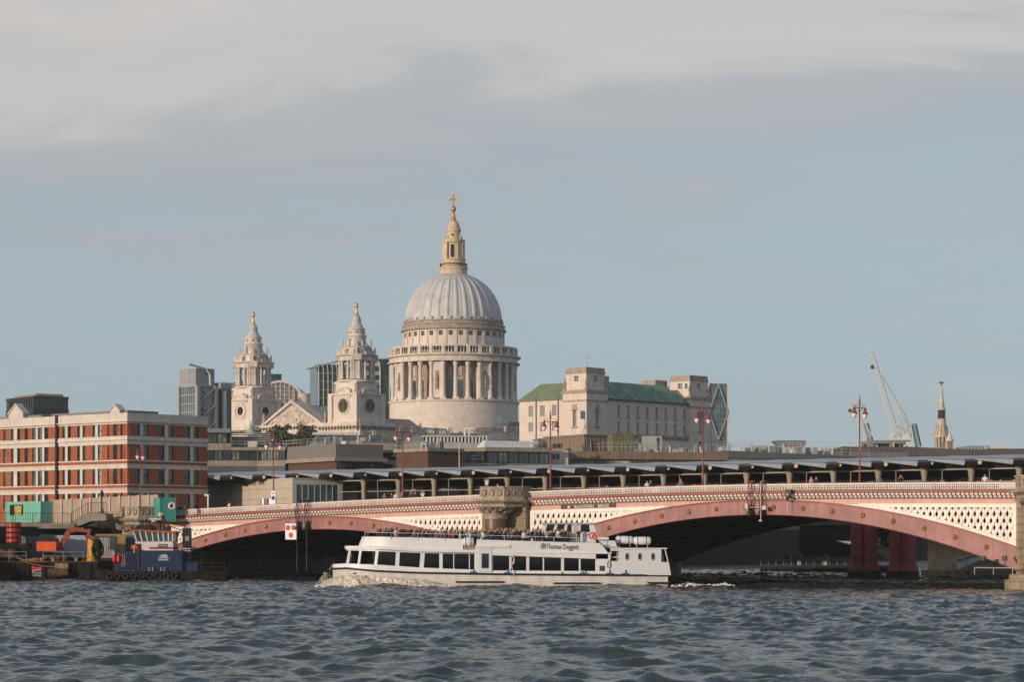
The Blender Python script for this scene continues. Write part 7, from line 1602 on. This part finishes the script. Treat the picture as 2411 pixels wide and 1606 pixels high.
m = MB(); m.box(bx(1403), bx(1437), -HB_+.0, HB_, bz(1355), bz(1305)); m.build('aft_cabin_wall', BWHITE, bo); m = MB(); m.box(bx(1411.5), bx(1424), -HB_-.03, -HB_+.02, bz(1345), bz(1333)); m.build('vent_grille', DARKIRON, bo)
m = MB(); m.hexa([wpt(1425,1291,-2.6),wpt(1455,1292,-2.6),wpt(1455,1292,2.6),wpt(1425,1291,2.6)],[wpt(1412,1273,-2.6),wpt(1449,1274,-2.6),wpt(1449,1274,2.6),wpt(1412,1273,2.6)]); m.build('deck_locker', mat('boat_white_b', (.62,.62,.63)), bo); m = MB(); m.box(bx(1408), bx(1434), -2.5, 2.5, bz(1271.5), bz(1265.5)); m.build('locker_lid', BWHITE, bo)
MB1 = mat('mast_blue', (.05,.11,.20), .5, .1, 2); m = MB(); m.box(bx(1457), bx(1461), -.1, .1, st_top, bz(1262)); m.line([(bx(1459),0,bz(1262)),(bx(1457),0,bz(1258)),(bx(1460),0,bz(1256.5))],.05,5); m.build('mast', MB1, bo)
for px in (1114, 1194, 1372, 1434, 1472): m = MB(); m.box(bx(px)-.3, bx(px)+.3, -HB_-.1, -HB_+.15, rub_z(bx(px))+.1, rub_z(bx(px))+.22); m.tube((bx(px)+.05,-HB_,rub_z(bx(px))+.2),(bx(px)+.05,-HB_,rub_z(bx(px))+.5),.07,6); m.build('mooring_bitts', MB1, bo)
for px in (927, 943): m = MB(); m.tube((bx(px),-2.9,deck_z(bx(px))-.1),(bx(px),-2.9,deck_z(bx(px))+.3),.08,6); m.box(bx(px)-.16,bx(px)+.16,-2.98,-2.82,deck_z(bx(px))+.28,deck_z(bx(px))+.34); m.build('mooring_bitts', GREYM, bo)
ROPE = mat('rope', (.62,.54,.42), .9, .1, 6)
for px, py0, py1 in ((1207.5,1308,1357),(1432,1318,1338)):
    m = MB(); c_ = bx(px); pts = [(c_+.12*sin(i*.9), -HB_-.06, bz(py0+(py1-py0)*i/10)) for i in range(11)]; m.line(pts, .045, 5); m.line([(c_-.14*cos(a),-HB_-.08,bz(py0+12)+.38*sin(a)) for a in [i*pi/5 for i in range(11)]], .045, 5); m.build('rope_coil', ROPE, bo)
m = MB(); m.tube((bx(777),-.5,bz(1332)),(bx(770),-.4,bz(1344)),.03,4); m.build('bow_line', ROPE, bo)
# passengers on the open deck
r7_ = random.Random(77); cnt = 0
cols7 = [0,0,0,1,1,9,9,9,3,4,7,8,2,5,6,10,0]
px = 886.0; k = 0
while px < 1330:
    row = k % 3; y = max((-2.3, -1.5, -.5)[row]+r7_.uniform(-.15,.15), -half_u(bx(px))+1.0); ps = 'sit' if r7_.random() < .55 else r7_.choice(['stand','photo','lean']); ti = r7_.choice(cols7)
    hi = r7_.choice([0,0,1,1,2,3]); zf = dk+(.34 if ps == 'sit' else .0)+row*.08+(.14 if px < 1000 else 0)+r7_.uniform(-.10,.12)
    person(bo.location.x+bx(px), bo.location.y+y, zf, r7_.uniform(-1.6,1.6), ps, '%s %s passenger in %s top on the open deck, %s' % ({'sit': 'seated', 'stand': 'standing', 'photo': 'photographing', 'lean': 'leaning'}[ps], ('dark-haired', 'brown-haired', 'fair-haired', 'grey-haired')[hi], TN[TOPS[ti]], 'near the front railing' if px < 940 else 'over the forward windows' if px < 1080 else 'around the side canister and door' if px < 1170 else 'over the middle windows' if px < 1260 else 'just ahead of the wheelhouse'), TOPS[ti], 'passengers on the open deck', r7_.uniform(.93,1.03), HAIRS[hi])
    px += r7_.choice([1.5, 2.2, 2.8, 3.6, 5.0])*r7_.uniform(.8,1.2); k += 1
for px, ti, ps in ((1316,5,'stand'),(1324,0,'photo'),(1363,9,'photo'),(1329,9,'stand'),(1337,0,'sit')):
    person(bo.location.x+bx(px), bo.location.y-2.2, dk+.05, 0, ps, 'passenger in %s top standing beside the wheelhouse' % TN[TOPS[ti]] if ps != 'sit' else 'passenger in dark top seated by the wheelhouse lifebuoy', TOPS[ti], 'passengers by the wheelhouse')
for i in range(14):
    m = MB(); x = bx(892+i*31); hb = min(2.8, half_u(x)-.45); m.box(x, x+.5, -hb, hb, dk+.40, dk+.46); m.box(x+.45, x+.5, -hb, hb, dk+.46, dk+.85); m.build('bench', mat('bench_slate', (.06,.07,.09), .7), bo)
# ------------------------------------------------------------------ foam of the bow wave and wake
FOAM = mat('tan_foam', (.58,.45,.32), .95, .22, .9, .06, col2=(.74,.64,.53), bscale=5, spec=.05); FOAMW = mat('white_foam', (.74,.68,.61), .95, .12, 2.2, .2, col2=(.82,.78,.73), spec=.1)
def foam(name, lb, fn, n, seed, ma, vox=0):
    rr = random.Random(seed); m = MB()
    for i in range(n):
        p, s_ = fn(rr); 
        m.ball((p[0],p[1],p[2]), s_, 6, 4, rr.uniform(.6,1.1))
    m.v = [(x+rr.uniform(-.012,.012), y+rr.uniform(-.012,.012), z+rr.uniform(-.012,.012)) for x, y, z in m.v]
    o = m.build(name, ma, None, True); tag(o, lb, kind='stuff')
    if vox: rm = o.modifiers.new('merge', 'REMESH'); rm.mode = 'VOXEL'; rm.voxel_size = vox; rm.use_smooth_shade = True; sm = o.modifiers.new('soften', 'SMOOTH'); sm.iterations = 4; sm.factor = .5
    return o
def bow(rr):
    u = rr.random(); px_ = 752+u*u*.35*340+u*230; x = X_(px_, YB-.5); hmax = np.interp(px_, [748,775,800,860,930,960,1000,1040,1070], [.12,.82,1.15,1.12,.95,.85,.6,.34,.08])
    v = rr.random()**1.25; z = v*hmax-.08; y = YB-.25-(1-v)*1.1*min(1,(px_-745)/60)+.9*max(0, (800-px_)/50)+rr.uniform(-.2,.2)
    return (x, y, z), rr.uniform(.13,.32)*(1.15-.6*v)
foam('bow_foam', 'tan churned foam thrown up along the bow', bow, 1500, 1, FOAM, .07)
def bow2(rr):
    px_ = rr.uniform(742,1075); x = X_(px_, YB-1.5); return (x, YB-1.5+rr.uniform(-.6,.7), rr.uniform(-.02,.2)*(1-.5*abs(px_-900)/180)+rr.uniform(0,.06)), rr.uniform(.04,.11)
foam('foam_fringe', 'white foam fringe at the foot of the bow wave', bow2, 1500, 2, FOAMW, .035)
def spray(rr):
    px_ = rr.choice([rr.gauss(764,9), rr.uniform(955,1070), rr.gauss(1015,16)]); x = X_(px_, YB-.8); h_ = np.interp(px_, [745,764,790,955,990,1015,1045,1075], [.3,1.45,1.0,1.0,.85,.62,.35,.2]); return (x, YB-.7+rr.uniform(-.5,.4), rr.random()*h_), rr.uniform(.015,.045)
foam('bow_spray', 'fine white spray drops over the bow wave', spray, 900, 3, FOAMW)
def wake(rr):
    u = rr.random()**1.5; px_ = 1578+u*150; x = X_(px_, YB+2); return (x, YB+2+rr.gauss(0,1.3), rr.uniform(-.08,.14)+.22*math.exp(-((px_-1625)/18)**2)*rr.random()+.22*math.exp(-((px_-1705)/14)**2)*rr.random()), rr.uniform(.04,.12)
foam('wake_foam', 'pale foam patches of the wake astern', wake, 1000, 4, FOAMW)
def side(rr):
    px_ = rr.uniform(1075,1540); x = X_(px_, YB-.2); return (x, YB-.25+rr.uniform(-.35,.1), .02+.05*sin(px_*.03)+rr.uniform(-.05,.08)), rr.uniform(.02,.06)
foam('hull_foam', 'thin foam line along the hull', side, 420, 5, FOAMW)
# ------------------------------------------------------------------ work barge at the left with its plant
YG = 263.0; KG = F/YG
gx = lambda px: (px-120)/KG
gz = lambda py: Z_(py, YG)
bg = thing('work_barge', 'long black work barge with chipped hull moored at the left bank', 'barge', X_(120, YG), YG, 0.0)
RUST = mat('rusty_black_steel', (.012,.011,.010), .7, .5, 1.2, .3, col2=(.026,.019,.014), streak=.3, spec=.1); BROWNW = mat('timber', (.28,.17,.10), .9, .25, 2.5, .2); RUSTB = mat('rust_brown', (.10,.055,.03), .85, .4, 1.5, .3)
m = MB(); m.box(gx(-90), gx(232), 0, 9.5, -.8, gz(1323)); m.build('hull', RUST, bg)
for i in range(9): m = MB(); x = gx(-76+i*36); m.box(x-.12, x+.12, -.14, 0, -.3, gz(1325)); m.build('rubbing_post', RUST, bg)
m = MB(); m.box(gx(-90), gx(232), -.1, .12, gz(1325), gz(1322)); m.build('gunwale', RUSTB, bg)
m = MB(); m.box(gx(132), gx(163), -.7, .25, gz(1339), gz(1327)); m.build('timber_block', BROWNW, bg); m = MB(); m.tube((gx(117),-.55,gz(1349)),(gx(163),-.55,gz(1349)),.46,12); m.build('fender_roll', RUSTB, bg)
tm = text_mesh('WILLIAMS\nSHIPPING', .30, WFR, .006, .78); letters(bg, tm, (gx(87), -.02, gz(1354)+.05))
m = MB(); m.ext([(gx(75),-.01,gz(1343)),(gx(98),-.01,gz(1341)),(gx(98),-.01,gz(1335)),(gx(86),-.01,gz(1337)),(gx(75),-.01,gz(1333))], (0,-.03,0)); m.build('flag_emblem', SIGNR, bg); m = MB(); m.ext([(gx(76),-.05,gz(1344.5)),(gx(97),-.05,gz(1341.5)),(gx(97),-.05,gz(1343)),(gx(86),-.05,gz(1344)),(gx(76),-.05,gz(1346))], (0,-.02,0)); m.build('flag_stripe', WHITE, bg)
railing(bg, [(gx(-20),.3,gz(1323)),(gx(60),.3,gz(1323))], 1.1, 1.7, .03, GREYM); railing(bg, [(gx(100),.3,gz(1323)),(gx(195),.3,gz(1323))], 1.1, 1.7, .03, GREYM)
m = MB()
for a, b, c in (((38,1312),(75,1335),(135,1336)),((40,1314),(80,1325),(112,1323))): pts = [Vector((gx(a[0]),-.15,gz(a[1])))*(1-u)**2+Vector((gx(b[0]),-.5,gz(b[1])))*2*u*(1-u)+Vector((gx(c[0]),-.3,gz(c[1])))*u*u for u in [i/8 for i in range(9)]]; m.line(pts, .035, 5)
tag(m.build('mooring_ropes', mat('hemp_rope', (.34,.24,.13), .9, .2, 4), bg), kind='stuff')
def dk_thing(name, lb, cat, px, dy, group=None): return thing(name, lb, cat, X_(px, YG), YG+dy, gz(1323), 0.0, group)
zD = gz(1323)
def box_on(name, lb, pa, pb, py0, py1, dy, ma, depth=2.4, cat='container'):
    Y = YG+dy; o = thing(name, lb, cat, X_(pa, Y), Y, Z_(py0, Y)); w = X_(pb, Y)-X_(pa, Y); z0, z1 = Z_(py0, Y), Z_(py1, Y)
    m = MB(); m.box(0, w, 0, depth, z0, z1); m.build('shell', ma, o); m = MB()
    for i in range(int(w/.28)): m.box(i*.28+.06, i*.28+.19, -.05, .0, z0+.15, z1-.12)
    tag(m.build('corrugation', ma, o), kind='stuff')
    for x in (0, w): m = MB(); m.box(x-.06, x+.06, -.08, .1, z0, z1+.02); m.build('corner_post', ma, o)
    m = MB(); m.box(-.05, w+.05, -.07, .1, z1-.1, z1+.03); m.build('top_rail', ma, o); return o
box_on('site_container', 'pale blue-grey corrugated container on the barge behind the yellow pedestal', 126, 212, 1314, 1262, 4.5, mat('pale_blue_grey_paint', (.44,.48,.54), .6, .1, 1.5, streak=.25))
box_on('site_container', 'light grey boxed generator on the barge beside the tug', 216, 268, 1314, 1263, 4.0, mat('light_grey_paint', (.34,.33,.31), .6, .1, 1.5, streak=.25), cat='generator')
box_on('site_container', 'dull grey container on the barge behind the orange excavator', 34, 62, 1314, 1264, 5.0, mat('drab_grey_paint', (.22,.21,.19), .7, .1, 1.5, streak=.3)); box_on('site_container', 'slate grey container on the barge left of the blue-grey one', 63.5, 92, 1314, 1264, 5.0, mat('slate_paint', (.16,.18,.20), .7, .1, 1.5, streak=.3))
box_on('site_container', 'small dark blue container behind the tug wheelhouse', 297, 322, 1300, 1262, 6.0, mat('dark_blue_paint', (.03,.07,.13), .6, .1, 1.5))
# red caged tank stack
rt_ = dk_thing('caged_tank', 'red barrel tank in a black wire cage at the left edge', 'tank', 18, 3.0); Y3 = YG+3; za, zb2 = Z_(1279, Y3), Z_(1231, Y3); REDT = mat('red_plastic', (.50,.055,.03), .4, .15, 1)
m = MB(); m.lathe([(.72,zD),(.72,za)], 10); m.build('stand', RUST, rt_)
for i in range(4): z0 = za+(zb2-za)*i/4; m = MB(); m.lathe([(.70,z0+.02),(.80,z0+.12),(.80,z0+(zb2-za)/4-.12),(.70,z0+(zb2-za)/4-.02)], 14); m.build('drum', REDT, rt_, 40)
m = MB()
for i in range(12): a = 2*pi*i/12; m.tube((.84*cos(a),.84*sin(a),za),(.84*cos(a),.84*sin(a),zb2),.022,4)
for i in range(5): torus(m, (0,0,0), .84, .025, 14, 4) if False else None; z0 = za+(zb2-za)*i/4; m.lathe([(.84,z0-.02),(.87,z0),(.84,z0+.02)], 14)
tag(m.build('cage', BLACK, rt_), kind='stuff')
def tracks(o, xa, xb, y0, y1, z0, h):
    for ya, yb in ((y0,y0+.45),(y1-.45,y1)):
        m = MB(); r = h/2; n = 8; prof = [(xa+r-r*sin(pi*i/n), z0+r+r*cos(pi*i/n)) for i in range(n+1)]+[(xb-r+r*sin(pi*i/n), z0+r-r*cos(pi*i/n)) for i in range(n+1)]
        m.ext([(x, ya, z) for x, z in prof], (0,yb-ya,0)); t = m.build('track', RUST, o)
        for i in range(4): x = xa+r+(xb-xa-2*r)*i/3; m = MB(); m.tube((x,ya-.03,z0+r),(x,yb+.03,z0+r),r*.62,10); m.build('wheel', RUSTB, t)
# excavators
def arm(m, pts, w, y):
    for (a, b) in zip(pts[:-1], pts[1:]):
        A, B = Vector((a[0],y,a[1])), Vector((b[0],y,b[1])); d = (B-A).normalized(); nrm = Vector((-d.z,0,d.x)); wa, wb = a[2]/2, b[2]/2
        m.hexa([A+nrm*wa-Vector((0,w,0)),A-nrm*wa-Vector((0,w,0)),A-nrm*wa+Vector((0,w,0)),A+nrm*wa+Vector((0,w,0))],[B+nrm*wb-Vector((0,w,0)),B-nrm*wb-Vector((0,w,0)),B-nrm*wb+Vector((0,w,0)),B+nrm*wb+Vector((0,w,0))])
ex = dk_thing('excavator', 'orange excavator with raised red boom on the barge', 'excavator', 110, 2.0); hx = lambda px: (px-110)/(F/(YG+2)); hz = lambda py: Z_(py, YG+2)
tracks(ex, hx(92), hx(156), -.9, 1.0, zD, .85)
m = MB(); m.box(hx(82), hx(128), -1.0, 1.0, hz(1298), hz(1276)); m.build('counterweight_body', ORANGE, ex); m = MB(); m.box(hx(86), hx(127), -.9, .9, hz(1276), hz(1268)); m.box(hx(90), hx(110), -.9, .7, hz(1268), hz(1259)); m.build('engine_cover', BLACK, ex); m = MB(); m.box(hx(108), hx(125), -.95, .2, hz(1276), hz(1259)); m.build('cab', DKGLASS, ex)
REDB = mat('worn_red_paint', (.30,.06,.03), .6, .25, 2, streak=.2)
m = MB(); arm(m, [(hx(134),hz(1296),.5),(hx(142),hz(1275),.6),(hx(156),hz(1250),.55),(hx(170),hz(1247),.5),(hx(205),hz(1252),.32)], .2, -.2); m.build('boom', REDB, ex); m = MB(); arm(m, [(hx(204),hz(1246),.3),(hx(200),hz(1262),.36),(hx(197),hz(1284),.26)], .17, -.2); m.build('dipper_arm', REDB, ex); m = MB(); m.tube((hx(158),-.2,hz(1256)),(hx(188),-.2,hz(1244)),.07,6); m.tube((hx(128),-.2,hz(1290)),(hx(150),-.2,hz(1268)),.09,6); tag(m.build('hydraulic_rams', GREYM, ex), kind='stuff')
e2 = dk_thing('crawler_machine', 'large dark tracked machine cut off by the left edge', 'excavator', 5, 2.0); h2 = lambda px: (px-5)/(F/(YG+2))
tracks(e2, h2(-60), h2(38), -1.2, 1.2, zD, 1.7); m = MB(); m.box(h2(-60), h2(62), -1.0, 1.2, hz(1292), hz(1281)); m.build('deck_frame', RUST, e2)
pd = dk_thing('spud_pedestal', 'tall yellow steel pedestal with a dark grab hung beside it on the barge', 'pedestal', 212, 1.2); h3 = lambda px: (px-212)/(F/(YG+1.2)); YEL = mat('plant_yellow', (.60,.30,.02), .5, .18, 2, streak=.25); z3 = lambda py: Z_(py, YG+1.2)
m = MB(); m.lathe([(.70,zD),(.70,zD+.15),(.58,zD+.2),(.52,z3(1300)),(.46,z3(1276)),(.42,z3(1267)),(.2,z3(1266))], 14); m.build('pedestal', YEL, pd, 40); m = MB(); torus(m, (0,0,0), .64, .06, 14, 5); m.v = [(v[0], v[2], zD+.5+v[1]) for v in m.v]; m.build('flange', YEL, pd)
gr = dk_thing('orange_peel_grab', 'dark clawed grab hanging against the yellow pedestal', 'grab', 226, .9); h4 = lambda px: (px-226)/(F/(YG+.9))
m = MB(); rr = random.Random(8); m.ball((0,0,z3(1285)), .55, 8, 6, 1.4); 
m.build('grab_head', RUST, gr, True)
for s in range(5): a = 2*pi*s/5; m = MB(); m.line([(.35*cos(a),.35*sin(a),z3(1278)),(.62*cos(a),.62*sin(a),z3(1292)),(.5*cos(a),.5*sin(a),z3(1306)),(.15*cos(a),.15*sin(a),z3(1314))], .13, 5); m.build('claw', RUST, gr)
m = MB(); m.tube((0,0,z3(1278)),(h4(198),-.5,z3(1262)),.06,5); m.build('hose', BLACK, gr); m = MB(); m.tube((0,.0,z3(1312)),(0,.0,zD),.25,8); m.build('foot', RUST, gr)
on = dk_thing('net_pile', 'heap of orange netting on the barge deck', 'netting', 78, .8); m = MB(); rr = random.Random(2)
for i in range(26): m.ball((rr.uniform(-.9,.9), rr.uniform(-.3,.3), zD+rr.uniform(.0,.28)), rr.uniform(.1,.2), 6, 4)
m.v = [(x+rr.uniform(-.05,.05), y, z+rr.uniform(-.05,.05)) for x, y, z in m.v]; tag(m.build('netting', mat('orange_net', (.55,.16,.03), .9, .3, 5), on), kind='stuff')
for px, py, c in ((125,1318,0),(176,1318,0),(212,1319,0)): pass
for i, (px, lb) in enumerate(((124,'buff mooring bollard on the barge, left of the tracks'),(178,'buff mooring bollard on the barge near the pedestal'))): o = dk_thing('bollard', lb, 'bollard', px, .4, 'barge bollards'); m = MB(); m.lathe([(.24,zD),(.16,zD+.1),(.16,zD+.28),(.25,zD+.36),(.2,zD+.42)], 10); m.build('bollard_post', mat('buff_paint', (.36,.25,.15), .8, .2, 2), o)
# yellow timber-lined recess behind (under the walkway)
o = thing('timber_staging', 'buff timber staging with battens under the stone capital', 'staging', X_(270,276), 276, 0.0)
m = MB(); m.box(X_(225,276)-X_(270,276), X_(330,276)-X_(270,276), 0, .3, 0, Z_(1258,276)); m.build('boards', mat('ochre_boards', (.30,.19,.07), .9, .2, 2), o)
# ------------------------------------------------------------------ blue workboat (tug)
YT = 257.0; KT = F/YT; tx = lambda px: (px-360)/KT
tz = lambda py: Z_(py, YT)
tg = thing('tug', 'blue and white workboat with orange-roofed wheelhouse and tyre fenders', 'tugboat', X_(360, YT), YT+3, 0.0)
TBLUE = mat('tug_blue', (.010,.022,.075), .45, .12, 1.5, .05, streak=.2); TWH = mat('tug_white', (.62,.58,.53), .45, .06, 1.5, streak=.12)
m = MB(); xs_t = [tx(222)+i*(tx(532)-tx(222))/14 for i in range(15)]
loft(m, lambda x: [(0, .95+(.35 if x < tx(270) else 0)*(tx(270)-x)/(tx(270)-tx(222)) if x < tx(270) else .95), (.15, .2), (.5, -.7)], xs_t, lambda x: 2.9*(1-max(0,(tx(262)-x)/2.6)**2*.75)*(1-.1*max(0,(x-tx(500))/2)**2)); m.build('hull', RUST, tg)
m = MB(); ty = MB(); torus(ty, (0,0,0), .30, .11, 14, 6); tym = ty.mesh('tyre_fender', RUB, True)
for i in range(9): link('tyre_fender', tym, tg, (tx(258+i*19), -2.98, .62))
m = MB(); m.box(tx(232), tx(530), -2.95, -2.7, .95, 1.1); m.build('gunwale', RUST, tg)
m = MB(); m.box(tx(325), tx(428), -2.3, 2.3, .9, tz(1297)); m.build('deckhouse', TBLUE, tg); m = MB(); m.box(tx(428.5), tx(462), -2.0, 2.0, .9, tz(1326)); m.build('aft_house', TBLUE, tg); m = MB(); m.box(tx(408), tx(424), -2.36, -2.31, tz(1327), tz(1305)); m.build('hatch', TBLUE, tg)
m = MB(); m.box(tx(268), tx(324), -2.0, 1.6, .9, tz(1302)); tc_ = m.build('store_container', TBLUE, tg); m = MB()
for i in range(11): m.box(tx(276+i*4.3), tx(278.2+i*4.3), -2.06, -2.0, 1.3, tz(1305))
tag(m.build('corrugation', TBLUE, tc_), kind='stuff')
m = MB(); m.box(tx(330), tx(405), -2.0, 2.0, tz(1297), tz(1281)); m.build('wheelhouse_base', TWH, tg); m = MB(); m.box(tx(349), tx(405.3), -2.03, 2.03, tz(1293.5), tz(1289)); m.build('red_stripe', mat('maroon_stripe', (.26,.02,.03), .5), tg); m = MB(); m.box(tx(369), tx(391), -2.06, -2.0, tz(1288.5), tz(1281.5)); nb_ = m.build('name_plate', mat('plate_dark', (.05,.045,.05), .5), tg)
tm = text_mesh('ShakeDog', .30, WFR, .004, .72); letters(nb_, tm, (tx(380), -2.075, tz(1285)))
# wheelhouse: raked posts, dark panes, orange roof
ww = [(311,321,318,327),(325,335,332,339),(339,348,345,352)]
m = MB(); m.hexa([(tx(316),-1.9,tz(1281)),(tx(403),-1.9,tz(1281)),(tx(403),1.9,tz(1281)),(tx(316),1.9,tz(1281))],[(tx(313),-1.9,tz(1276)),(tx(403),-1.9,tz(1276)),(tx(403),1.9,tz(1276)),(tx(313),1.9,tz(1276))]); wb_ = m.build('wheelhouse_sill', TWH, tg)
for a, b in ((309,317),(323,329),(337,342),(352,356),(366,369.5),(378.5,382),(391,394),(401,403)):
    r_ = (403-a)/95; c = a+8*r_; m = MB()
    for sg in (-1.9, 1.75): m.hexa([(tx(c),sg,tz(1277)),(tx(c+3),sg,tz(1277)),(tx(c+3),sg+.15,tz(1277)),(tx(c),sg+.15,tz(1277))],[(tx(a),sg,tz(1252)),(tx(a+3),sg,tz(1252)),(tx(a+3),sg+.15,tz(1252)),(tx(a),sg+.15,tz(1252))])
    tag(m.build('window_posts', TWH, tg), kind='stuff')
m = MB(); m.hexa([(tx(318),-1.82,tz(1277)),(tx(402),-1.82,tz(1277)),(tx(402),1.82,tz(1277)),(tx(318),1.82,tz(1277))],[(tx(311),-1.82,tz(1252)),(tx(402),-1.82,tz(1252)),(tx(402),1.82,tz(1252)),(tx(311),1.82,tz(1252))]); m.build('panes', GRGLASS, tg)
m = MB(); m.hexa([(tx(302),-2.1,tz(1250.5)),(tx(410),-2.05,tz(1256)),(tx(410),2.05,tz(1256)),(tx(302),2.1,tz(1250.5))],[(tx(302),-2.1,tz(1247)),(tx(410),-2.05,tz(1252)),(tx(410),2.05,tz(1252)),(tx(302),2.1,tz(1247))]); m.build('roof', mat('orange_roof', (.42,.10,.035), .6, .15, 2), tg)
m = MB(); m.box(tx(425), tx(443), -1.6, -.2, tz(1292), tz(1244)); fu = m.build('funnel', BLACK, tg); m = MB(); m.box(tx(424.6), tx(443.4), -1.63, -.17, tz(1299), tz(1291.5)); m.build('white_band', TWH, fu); m = MB(); m.box(tx(424.4), tx(443.6), -1.65, -.15, tz(1297), tz(1293.5)); m.build('red_band', MATS['maroon_stripe'], fu); m = MB(); m.box(tx(425), tx(443), -1.6, -.2, 1.0, tz(1299)); m.build('funnel_base', TBLUE, fu); m = MB(); m.box(tx(432), tx(441), -1.64, -1.6, tz(1274), tz(1263)); m.build('notice', GREYM, fu)
m = MB()
for a in (426,431,437): m.tube((tx(a),-.8,tz(1246)),(tx(a+2),-.8,tz(1240)),.09,6)
tag(m.build('exhausts', BLACK, fu), kind='stuff')
m = MB(); m.box(tx(350), tx(368), -.4, .4, tz(1250), tz(1222)); m.box(tx(362), tx(378), -.3, .3, tz(1250), tz(1214)); ms_ = m.build('mast_house', mat('mast_brown', (.10,.05,.035), .7, .3, 3), tg)
m = MB(); m.box(tx(343), tx(372), -.5, -.3, tz(1224), tz(1221)); m.build('radar_bar', TWH, tg); m = MB(); m.lathe([(.1,tz(1231)),(.34,tz(1228)),(.34,tz(1226)),(.05,tz(1225))], 12, tx(356), -.8); m.build('radar_dome', TWH, tg, 40); m = MB(); m.ball((tx(370.5),-.6,tz(1212.5)), .30, 10, 7); m.build('searchlight', mat('cream_lamp', (.6,.45,.3), .5), tg)
m = MB()
for a, b, c in ((336,1250,1224),(344,1250,1229),(381,1250,1226),(388,1252,1236),(327,1248,1233)): m.tube((tx(a),-.5,tz(b)),(tx(a),-.5,tz(c)),.07,5); m.ball((tx(a),-.5,tz(c)),.12,6,4)
m.line([(tx(384),-.4,tz(1237)),(tx(412),-.4,tz(1247)),(tx(432),-.4,tz(1252))], .05, 5); m.box(tx(378), tx(394), -.9, 0, tz(1251), tz(1240)); m.box(tx(326), tx(348), -.9, .6, tz(1248), tz(1238)); tag(m.build('deck_gear', BLACK, tg), kind='stuff')
tm = text_mesh('CPBS', .40, mat('pale_blue_lettering', (.55,.68,.8), .5, .05, 3), .005, 1.0, 0, .01); letters(tg, tm, (tx(383), -2.32, tz(1311.5)))
for a, b, c in ((378,389,1306.5),(370,396,1315.5)): m = MB(); m.box(tx(a), tx(b), -2.32, -2.3, tz(c+.5), tz(c-.5)); m.build('lettering_line', WFR, tg)
m = MB(); [m.box(tx(371+i*3.4), tx(373.4+i*3.4), -2.32, -2.3, tz(1320.5), tz(1318)) for i in range(7)]; tag(m.build('small_print', WFR, tg), kind='stuff')
for px, lb in ((266,'red fire float on the blue container, left'),(276,'red fire float on the blue container, right')): o = thing('red_float', lb, 'float', X_(px, YT), YT+.8, tz(1326), 0, 'red floats on the tug'); m = MB(); m.lathe([(.05,tz(1326)),(.2,tz(1323)),(.2,tz(1311)),(.05,tz(1308))], 10); m.build('float_body', SIGNR, o, 40); m = MB(); m.tube((0,0,tz(1308)),(0,.3,tz(1303)),.03,4); m.build('lanyard', ROPE, o)
m = MB()
for px in (282,286,290): m.tube((tx(px),-2.1,tz(1306)),(tx(px)+.05,-2.1,tz(1335)),.05,5)
tag(m.build('hanging_ropes', MATS['hemp_rope'], tg), kind='stuff')
o = thing('marker_buoy', 'red and yellow buoy on the tug foredeck roof', 'buoy', X_(311, YT), YT+1.6, tz(1302)); m = MB(); m.tube((-.35,0,tz(1290)),(.35,0,tz(1290)),.28,10); m.build('buoy_body', mat('buoy_red', (.55,.06,.03), .5, .2, 2), o); m = MB(); m.tube((-.1,0,tz(1290)),(.12,0,tz(1290)),.31,10); m.tube((0,0,tz(1302)),(0,0,tz(1293)),.1,6); m.build('buoy_band', YEL, o)
m = MB(); m.box(tx(443), tx(472), -1.9, 1.6, tz(1326), tz(1324)); m.build('aft_platform', RUST, tg); railing(tg, [(tx(444),-1.9,tz(1326)),(tx(474),-1.9,tz(1326))], 1.1, .8, .03, BRAIL); railing(tg, [(tx(470),-2.2,1.0),(tx(528),-2.2,1.0)], 1.0, 1.0, .03, BRAIL); railing(tg, [(tx(406),-2.2,tz(1297)),(tx(424),-2.2,tz(1297))], 1.0, .8, .03, BRAIL)
m = MB(); m.tube((tx(325),-2.4,tz(1340)),(tx(322),-2.4,tz(1292)),.08,5); m.build('boarding_pole', RUSTB, tg)
for px in (378,386,350,358): m = MB(); m.tube((tx(px),-2.6,1.0),(tx(px),-2.6,1.55),.06,5); m.build('bitts', GREYM, tg)
# ------------------------------------------------------------------ the thin evening haze over the river and city
m = MB(); m.box(-1400, 1400, -300, 2600, -4.5, 140); hz_ = MB.mesh(m, 'haze', []); hz_.materials.clear()
hm = bpy.data.materials.new('haze_air'); hm.use_nodes = True; t = hm.node_tree; t.nodes.clear(); ou = t.nodes.new('ShaderNodeOutputMaterial'); pv = t.nodes.new('ShaderNodeVolumePrincipled')
pv.inputs['Color'].default_value = (.92,.94,.97,1); pv.inputs['Density'].default_value = .00009; pv.inputs['Anisotropy'].default_value = 0.0
t.links.new(pv.outputs[0], ou.inputs['Volume']); hz_.materials.append(hm)
tag(link('haze', hz_), 'thin pale evening haze in the air', kind='stuff')
